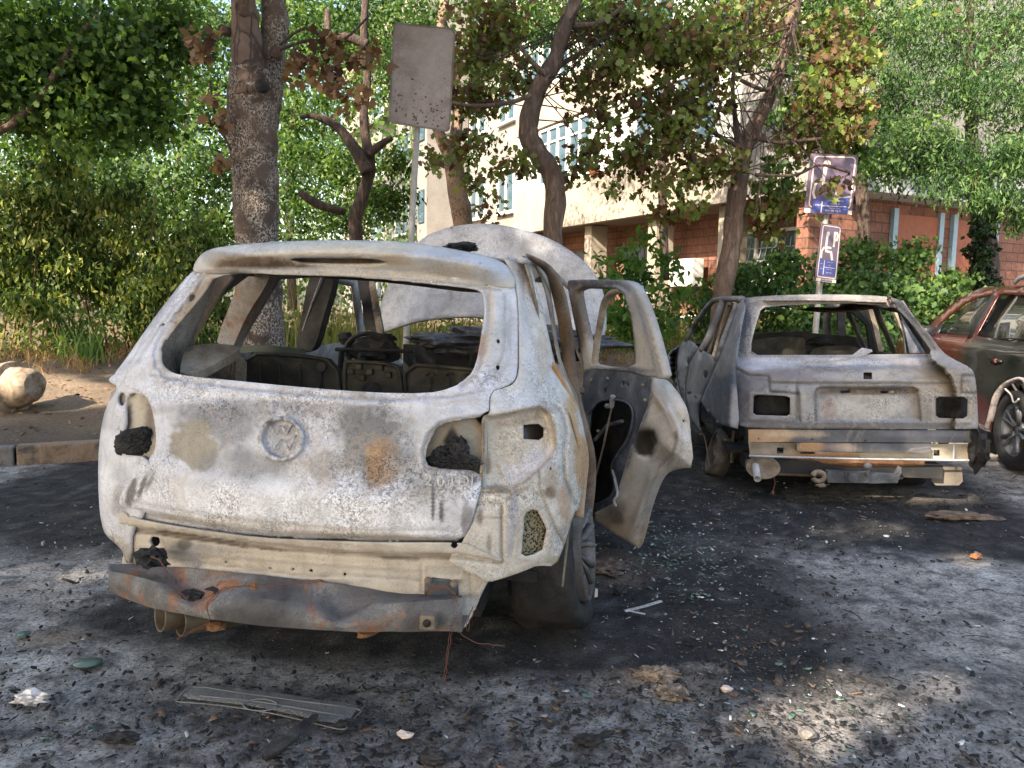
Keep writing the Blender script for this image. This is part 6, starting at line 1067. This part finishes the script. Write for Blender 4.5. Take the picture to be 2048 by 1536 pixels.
def R2(px, py):                                    # red car side pixel -> (y,z)
    x = -.9
    for _ in range(6):
        p = FR.at(px, py, 0, x); x = -float(ip(RW, p[2]))
    return (p[1], p[2])
w1 = [R2(*p) for p in ((1875,668),(1875,655),(1902,632),(1932,608),(1962,595),(1984,591),(1965,632),(1943,673))]
w2 = [R2(*p) for p in ((2001,589),(2030,588),(2075,590)) ]; yb = w2[-1][0]
w2 = [R2(2001,589), (1.0, 1.40), (.75, 1.37), (.45, 1.22), (.55, 1.09), (.95, 1.02), R2(1954,673)]
a_ = [R2(*p) for p in ((1857,655),(1864,644),(1902,611),(1932,592),(1968,576))]
prof = [(-.15,.35),(.35,.30)]+arch(.82,.40,11,.32)+[(1.25,.24),(3.0,.24)]+arch(3.45,.40,11,.32)+[(3.95,.3),(4.2,.42),(4.25,.62),(4.1,.78),(3.7,.90),(3.3,.98),(2.95,1.03)]+[a_[0], a_[1], a_[2], a_[3], a_[4]]+[(1.0,1.50),(.3,1.44),(.05,1.28),(-.12,1.0),(-.18,.7)]
for s in (-1, 1): sheet('body_side', prof, rsf(s), M['red'], red, holes=[w1, w2], ch=0, step=.06, solid=.012, flip=s > 0)
def seam(P, nm, m=None, r_=.005, o=-.001):
    Q = rsf(-1, o)(np.array([R2(*p) for p in P])); MB().tube([tuple(q) for q in Q], r_, 5).build(nm, m or M['trim'], red, True)
seam(spl([(1938,676),(1926,690),(1922,720),(1928,770),(1940,850)], 4), 'door_seam'); seam(spl([(2046,700),(2036,730),(2020,755),(2003,783),(1990,815)], 4), 'door_seam')
sheet('window_pane', [(p[0], p[1]) for p in w1], rsf(-1, .02), M['glass'], red, ch=0, step=.2, solid=.004)
sheet('window_pane', w2, rsf(-1, .02), M['glass'], red, ch=0, step=.2, solid=.004)
sheet('window_pane', w1, rsf(1, .02), M['glass'], red, ch=0, step=.2, solid=.004); sheet('window_pane', w2, rsf(1, .02), M['glass'], red, ch=0, step=.2, solid=.004)
MB().tube([tuple(q) for q in rsf(-1, -.006)(np.array([R2(1944,676), R2(1966,632), R2(1992,592)]))], .042, 8, flat=.5).build('window_post', M['trim'], red, True)
MB().tube([tuple(q) for q in rsf(-1, -.004)(np.array([R2(1870,676), R2(1941,677), R2(2020,677)]+[(.55,1.07),(.44,1.2)]))], .007, 6).build('window_trim', M['trim'], red, True)
MB().tube([tuple(q) for q in rsf(-1, -.006)(np.array([R2(1873,672), R2(1884,648)]))], .03, 6, flat=.3).build('mirror_base', M['trim'], red, True)
q = rsf(-1, -.05)(np.array([R2(1868,664)]))[0]; MB().lump(tuple(q), (.09,.05,.07), 3, .08, 3).build('wing_mirror', M['trim'], red, True)
q = rsf(-1, -.02)(np.array([R2(1998,722)]))[0]; hb = MB().tube([(q[0], q[1]-.1, q[2]), (q[0]-.012, q[1], q[2]+.004), (q[0], q[1]+.1, q[2])], .014, 8).build('door_handle', M['trim'], red, True)
for k in range(9): pass
MB().lump((q[0]-.015, q[1]-.02, q[2]), (.010,.022,.018), 2, .7, 6, 2).build('peeled_handle_paint', plain('peeled_paint', (.3,.07,.06), .6, 0, .5, 40), red)
def rrf(P):
    x, y = P[:, 0], P[:, 1]; z = 1.50 + .05*(1-(x/.64)**2) - .03*np.clip(y-1.4, 0, 3)**2 - .08*np.clip(.5-y, 0, 1); return np.stack([x, y, z], 1)
sheet('roof', [(-.62,.2),(.62,.2),(.62,1.9),(.55,2.1),(-.55,2.1),(-.62,1.9)], rrf, M['red'], red, step=.1, solid=.01)
for s in (-1, 1):
    MB().tube(spl([(s*.60,.35,1.52),(s*.61,.5,1.575),(s*.61,1.2,1.60),(s*.60,1.55,1.575),(s*.59,1.68,1.535)],4), .016, 8, flat=1.4).build('roof_rail', M['alloy'], red, True)
def hdf(P):
    x, y = P[:, 0], P[:, 1]; z = 1.06 + .03*(1-(x/.8)**2) - .16*np.clip((y-2.9)/1.25, 0, 1)**1.6 - .06*np.abs(x/.8)**4; return np.stack([x, y, z], 1)
sheet('bonnet', [(-.72,2.85),(.72,2.85),(.76,3.6),(.62,4.15),(-.62,4.15),(-.76,3.6)], hdf, M['red'], red, step=.1, solid=.01)
MB().add([(-.56,2.05,1.49),(.56,2.05,1.49),(.70,2.88,1.06),(-.70,2.88,1.06)], [(0,1,2,3)]).build('windscreen', M['glass'], red)
MB().add([(-.56,.25,1.47),(.56,.25,1.47),(.68,-.05,1.05),(-.68,-.05,1.05)], [(0,1,2,3)]).build('rear_window', M['glass'], red)
MB().box((-.86,-.2,.35),(.86,-.1,1.05)).build('tailgate', M['red'], red, False, .03)
MB().prism([(-.8,4.2,.35),(.8,4.2,.35),(.78,4.12,.82),(-.78,4.12,.82)], (0,-.1,0)).build('front_bumper', M['red'], red)
MB().box((-.8,-.1,.28),(.8,4.1,.33)).box((-.72,2.7,.5),(.72,2.9,1.02)).build('floor_and_dashboard', M['trim'], red)
stw = MB().tube([Vector((-.36+.19*math.cos(a), 2.45+.06*math.sin(a), 1.0+.18*math.sin(a))) for a in np.linspace(0, 2*math.pi, 25)], .016, 8, False); stw.build('steering_wheel', M['trim'], red, True)
for x0 in (-.36, .36):
    for y0 in (1.75, .85):
        MB().prism([(x0-.25,y0,.45),(x0+.25,y0,.45),(x0+.22,y0-.12,1.08),(x0-.22,y0-.12,1.08)], (0,.12,.02)).box((x0-.25,y0,.42),(x0+.25,y0+.5,.56)).box((x0-.12,y0-.14,1.1),(x0+.12,y0-.06,1.28)).build('seat', plain('grey_cloth', (.12,.12,.12), .9), red, False, .03)
for x_, yw in ((-.80, 180), (.80, 0)):
    for y_ in (.82, 3.45): wheel(red, (x_, y_, .325), .325, .22, yw, 0, plain('rubber', (.02,.02,.022), .7, 0, .3, 20), M['alloy'], 5, silver=1)
lp_ = [R2(*p) for p in ((1979,857),(1984,841),(1992,808),(2003,783),(2022,764),(2048,759))]
MB().tube([tuple(q) for q in rsf(-1, -.012)(np.array(spl([(lp_[i][0], lp_[i][1]) for i in range(6)]+[(.55,.66),(.42,.42)], 4)))], .03, 6, flat=.5).build('wheel_arch_trim', burnt('peeling_arch', ((.10,.09,.09),(.36,.32,.31),(.5,.46,.45)), scale=9), red, True)
MB().tube([tuple(q) for q in rsf(-1, -.03)(np.array(spl([R2(2018,778), R2(2030,790), R2(2036,806), R2(2046,798)], 4)))], .008, 5).build('torn_arch_strip', M['white'], red, True)
MB().box((-.7,.5,.34),(-.5,1.2,.8)).box((-.7,3.1,.34),(-.5,3.8,.8)).box((.5,.5,.34),(.7,1.2,.8)).box((.5,3.1,.34),(.7,3.8,.8)).build('wheel_well', M['trim'], red)
# ================================================================ debris on the ground
g = np.random.default_rng(90)
def scatter(n_, fn): 
    P = []; 
    while len(P) < n_:
        P += [p for p in fn(n_) ]
    return np.array(P[:n_])
def flakes(name, P, smin, smax, mat, seed, thick=.35, flat_=.25, elong=1.0, kind='stuff', zoff=.0):
    g = np.random.default_rng(seed); n_ = len(P); s = smin*(smax/smin)**(g.random(n_)**3); yaw = g.uniform(0, 6.28, n_); tx = g.normal(size=n_)*flat_; ty = g.normal(size=n_)*flat_
    ex = np.stack([np.cos(yaw), np.sin(yaw), tx], 1)*(1+elong*g.random(n_))[:, None]; ey = np.stack([-np.sin(yaw), np.cos(yaw), ty], 1)*g.uniform(.4, 1, n_)[:, None]; ez = np.tile((0, 0, 1.), (n_, 1)); th = thick*g.uniform(.2, 1, n_)
    k = 5; V = []
    jt = g.uniform(.6, 1.1, (n_, k)); top = [P + s[:, None]*(ex*(np.cos(6.28*i/k)*jt[:, i])[:, None]+ey*(np.sin(6.28*i/k)*jt[:, i])[:, None]+ez*(th*g.uniform(.6, 1.1, n_))[:, None]) for i in range(k)]
    botv = [t_ - ez*(s*th*1.3)[:, None] for t_ in top]; Q = np.stack(top+botv, 1); n5 = np.arange(n_)*10
    verts = Q.reshape(-1, 3); me = bpy.data.meshes.new(name); me.vertices.add(len(verts)); me.vertices.foreach_set('co', verts.astype(np.float32).ravel())
    F5 = (n5[:, None]+np.arange(5)).ravel(); F4 = np.concatenate([np.stack([n5+i, n5+5+i, n5+5+(i+1) % 5, n5+(i+1) % 5], 1) for i in range(5)]).ravel()
    li = np.concatenate([F5, F4]).astype(np.int32); me.loops.add(len(li)); me.loops.foreach_set('vertex_index', li); me.polygons.add(n_*6)
    me.polygons.foreach_set('loop_start', np.concatenate([np.arange(n_)*5, 5*n_+np.arange(5*n_)*4]).astype(np.int32)); me.polygons.foreach_set('loop_total', np.concatenate([np.full(n_, 5), np.full(5*n_, 4)]).astype(np.int32))
    a = me.attributes.new('v', 'FLOAT', 'POINT'); a.data.foreach_set('value', np.repeat(g.random(n_), 10).astype(np.float32)); me.update(); me.validate(); return tag(obj(name, me, mat), kind=kind)
def gauss(cx, cy, sx, sy, n_, yaw=0): p = g.normal(size=(n_, 2))*np.array((sx, sy)); c, s = math.cos(yaw), math.sin(yaw); return np.stack([cx+p[:, 0]*c-p[:, 1]*s, cy+p[:, 0]*s+p[:, 1]*c, np.full(n_, -.003)], 1)
def uni(x0, x1, y0, y1, n_): return np.stack([g.uniform(x0, x1, n_), g.uniform(y0, y1, n_), np.full(n_, -.003)], 1)
def offk(P): t = (P[:, 0]-KX)*KN[0]+(P[:, 1]-KY)*KN[1]; return P[t < -.02]
def vm(name, st, rough=.9):
    n = NB(name, rough); n.col(n.mix(.5, n.ramp(n.attr('v', 'Fac'), st), n.mix(1, n.ramp(n.attr('v', 'Fac'), st), n.ramp(n.noise(60, 4), [(.3, .5), (.7, 1.5)]), 'MULTIPLY'))); return n.m
ch = vm('char_flake', [(0, (.007,.007,.008)), (.7, (.02,.019,.02)), (.9, (.06,.055,.055)), (1, (.12,.11,.105))]); ashm = vm('ash_chip', [(0, (.16,.15,.15)), (.7, (.30,.29,.28)), (1, (.62,.60,.56))]); bnm = vm('rusty_chip', [(0, (.04,.03,.022)), (.7, (.11,.075,.055)), (1, (.24,.13,.07))])
P = np.concatenate([uni(-3, 5.5, 1.4, 6.5, 700), uni(-2.5, 1.5, 1.4, 2.6, 3200), uni(1.2, 5, 1.5, 4.5, 1800), gauss(-.5, 2.2, .9, .25, 2600), gauss(.75, 2.4, .45, .5, 2200), gauss(1.2, 3.6, .5, .9, 2200), gauss(.6, 2.05, .5, .2, 900), gauss(-1.9, 2.6, .35, .7, 1500), gauss(2.2, 5.0, 1.0, .35, 1600), gauss(-.1, 1.75, .5, .12, 900), gauss(-3, 5, .8, .8, 900)])
flakes('char_flakes', offk(P), .0028, .013, ch, 1, .35)
P = np.concatenate([uni(-3, 5.5, 1.4, 6.5, 1200), gauss(.85, 3.8, .3, .45, 500), gauss(.9, 2.6, .4, .3, 150), gauss(-2.2, 3.8, .3, .5, 200), gauss(1.6, 4.6, .6, .5, 350)]); flakes('ash_chips', offk(P), .003, .013, ashm, 2, .25)
P = np.concatenate([uni(-3, 5.5, 1.4, 6.5, 120), gauss(.95, 2.8, .14, .2, 180), gauss(-.2, 2.25, .5, .1, 300), gauss(2.1, 4.9, 1, .2, 200)]); flakes('rusty_chips', offk(P), .004, .022, bnm, 3, .25)
gl = plain('broken_glass_green', (.10,.16,.13), .15, 0, .5, 30); P = np.concatenate([gauss(.85, 3.9, .2, .35, 380), gauss(.95, 2.5, .25, .2, 80), gauss(.35, 1.75, .25, .12, 60), gauss(-1.6, 2.1, .2, .1, 30)]); flakes('glass_fragments', offk(P), .005, .02, gl, 4, .12, .15)
P = np.concatenate([gauss(.85, 3.8, .22, .35, 50), uni(-2.5, 4.5, 1.6, 5, 40), gauss(.9, 2.4, .25, .2, 20)]); flakes('white_fragments', offk(P), .004, .014, plain('white_scrap', (.62,.62,.62), .5, 0, .1), 5, .3)
# sticks and stalks
st = MB(); g5 = random.Random(5)
for q in range(70):
    x, y = g5.uniform(-2, 3.5), g5.uniform(1.4, 3.8); a = g5.uniform(0, 6.28); L = g5.uniform(.03, .12); st.tube([(x, y, .006), (x+L*math.cos(a)*.5+g5.uniform(-.01, .01), y+L*math.sin(a)*.5, .014), (x+L*math.cos(a), y+L*math.sin(a), .006)], g5.uniform(.001, .0025), 4)
tag(st.build('charred_twigs', ch), kind='stuff')
def thing(name, me_or_mb, m, label, cat, smooth=True): o = me_or_mb.build(name, m, None, smooth); 
def debris(name, mb, m, label, cat='debris', smooth=False): return tag(mb.build(name, m, None, smooth), label, cat)
a, b = G(560, 1510), G(625, 1436); mid = a.lerp(b, .45)
def stick(P, r0, r1, n=10): k = len(P); return MB().tube(P, [r0+(r1-r0)*i/(k-1) for i in range(k)], n, wob=.5, flat=.6)
sk = stick(spl([G(527,1507,.02), G(560,1492,.03), G(590,1465,.035), G(612,1446,.03), G(630,1432,.02)], 4), .028, .012); debris('charred_stick', sk, burnt('charred_wood', ((.012,.011,.01),(.035,.03,.027),(.09,.08,.07)), scale=20, bump=1), 'charred wooden stick lying across the clear plastic plate in front', 'stick', True)
def gplate(P, z, th, m, name, label, cat, wav=.006, step=10):
    v, f = cdt(P, (), step, 1); V = [G(x, y, 0) for x, y in v]; V = [Vector((p.x, p.y, z+wav*mn.noise(Vector((p.x*9, p.y*9, 0)))+wav*.5)) for p in V]; o = mk(name, V, f[:, ::-1], m, None, True, solid=th); return tag(o, label, cat)
cpm = NB('clear_sooty_plastic', .25); cpm.col((.30,.29,.29)); cpm.b.inputs['Alpha'].default_value = .45
pt = gplate([(352,1403),(385,1374),(480,1386),(600,1402),(714,1418),(712,1432),(690,1458),(650,1452),(560,1430),(450,1412)], .012, .004, cpm.m, 'plastic_plate', 'clear sooty licence-plate holder lying flat behind the front SUV', 'plastic plate')
er = MB().tube([G(x, y, .016) for x, y in spl([(352,1403),(385,1374),(480,1386),(600,1402),(714,1418),(712,1432),(690,1458),(650,1452),(560,1430),(450,1412),(352,1403)], 3)], .0018, 5).tube([G(x, y, .016) for x, y in spl([(400,1392),(520,1404),(640,1424),(690,1432)], 4)], .002, 5).tube([G(520+34*math.cos(t_), 1410+12*math.sin(t_), .018) for t_ in np.linspace(0, 6.28, 16)], .002, 4); e_ = er.build('raised_rim', plain('pale_plastic_edge', (.20,.195,.19), .4), None); under(pt, e_)
gplate([(143,1333),(172,1321),(207,1323),(202,1333),(178,1340),(150,1340)], .012, .005, plain('green_glass', (.10,.17,.15), .2), 'glass_shard', 'green glass shard left of the licence-plate holder, larger of two', 'glass shard', .002)
gplate([(32,1272),(55,1266),(66,1269),(50,1277),(36,1278)], .010, .005, plain('green_glass', (.08,.15,.14), .2), 'glass_shard', 'small green glass shard near the left picture edge', 'glass shard', .002)
fo = MB().lump(G(62,1396,.02), (.055,.022,.018), 3, .9, 5, 2); debris('crumpled_foil', fo, plain('silver_foil', (.5,.48,.48), .4, .3, .4, 30), 'crumpled silvery foil scrap at the left edge')
for i, (px, py, r_, m_, lb, z) in enumerate(((1440,1288-0,.0,None,'',0),)): pass
debris('broken_trim_panel', MB().lump(G(1915,1031,.015), (.17,.07,.022), 4, .5, 5, 3).lump(G(1968,1036,.012), (.12,.035,.014), 3, .4, 5, 6), burnt('trim_scrap', ((.04,.035,.03),(.17,.12,.085),(.30,.17,.10)), scale=8), 'scorched brown scrap of trim on the asphalt below the red car wheel')
debris('rusty_fragment', MB().lump(G(1952,1112,.015), (.035,.02,.016), 2, .5, 4, 6), M['rust'], 'small rusty orange fragment on the grey asphalt at the right', smooth=False)
debris('rock_wool_clump', MB().lump(G(1312,1352,.0), (.075,.045,.028), 4, .6, 9, 3).lump(G(1345,1385,.0), (.05,.045,.018), 4, .6, 9, 8), burnt('ash_clump', ((.05,.04,.035),(.22,.16,.11),(.45,.36,.27)), scale=30, bump=1), 'brownish burnt ash clump on the ground right of the front wheel', 'ash clump')
debris('white_scrap', MB().lump(G(811,1470,.012), (.022,.014,.010), 2, .8, 5, 3), M['cream'], 'white torn scrap in the centre foreground')
debris('white_scrap', MB().lump(G(1452,1377,.012), (.02,.012,.010), 2, .7, 5, 4), M['cream'], 'white scrap on smooth grey asphalt right of the ash clump')
debris('white_cup_fragment', MB().box((0,0,0), (.03,.02,.035), Matrix.Translation(G(1184,1196,.0)) @ Matrix.Rotation(.5, 4, 'Z')), M['cream'], 'small white block fragment beside the burnt rear wheel')
debris('bent_metal_strip', MB().tube([G(1250,1222,.02), G(1290,1212,.03), G(1322,1202,.03)], .012, 4, flat=.3).tube([G(1252,1220,.02), G(1290,1228,.02)], .008, 4, flat=.3), M['bonnet'], 'bent pale metal strip in black rubble right of the rear wheel')
debris('stone', MB().lump(G(1614,1466,.01), (.03,.022,.014), 2, .35, 3, 6), kc, 'flat grey stone in the sunlit patch at lower right', 'stone')
debris('melted_plastic_pool', MB().lump(G(1215,1132,.0), (.09,.11,.02), 4, .5, 6, 4), burnt('melted_brown', ((.05,.035,.025),(.15,.10,.075),(.26,.18,.13)), scale=14, bump=1), 'brown melted heap below the open door beside the wheel', 'melted heap')
for i, (px, py, lb) in enumerate(((690,1450,'charred black lump touching the right end of the clear plate'),(870,1515,'charred black lump at the bottom centre edge'),(240,1475,'charred black lump below the left end of the clear plate'),(1240,1180,'charred black lump beside the bent metal strip'),(1180,1480,'charred black lump in the centre foreground right of the white scrap'))):
    tag(MB().lump(G(px, py, .012), (.03+.012*(i % 3), .02, .016+.004*(i % 2)), 3, .6, 7, i).build('char_lump', M['char'], None), lb, 'charred lump', 'charred lumps in the foreground rubble')
for i, (x0, y0, x1, y1) in enumerate(((940,1370,900,1415),)): pass
rr_ = Frame(-.679, 2.307, 0, 8)
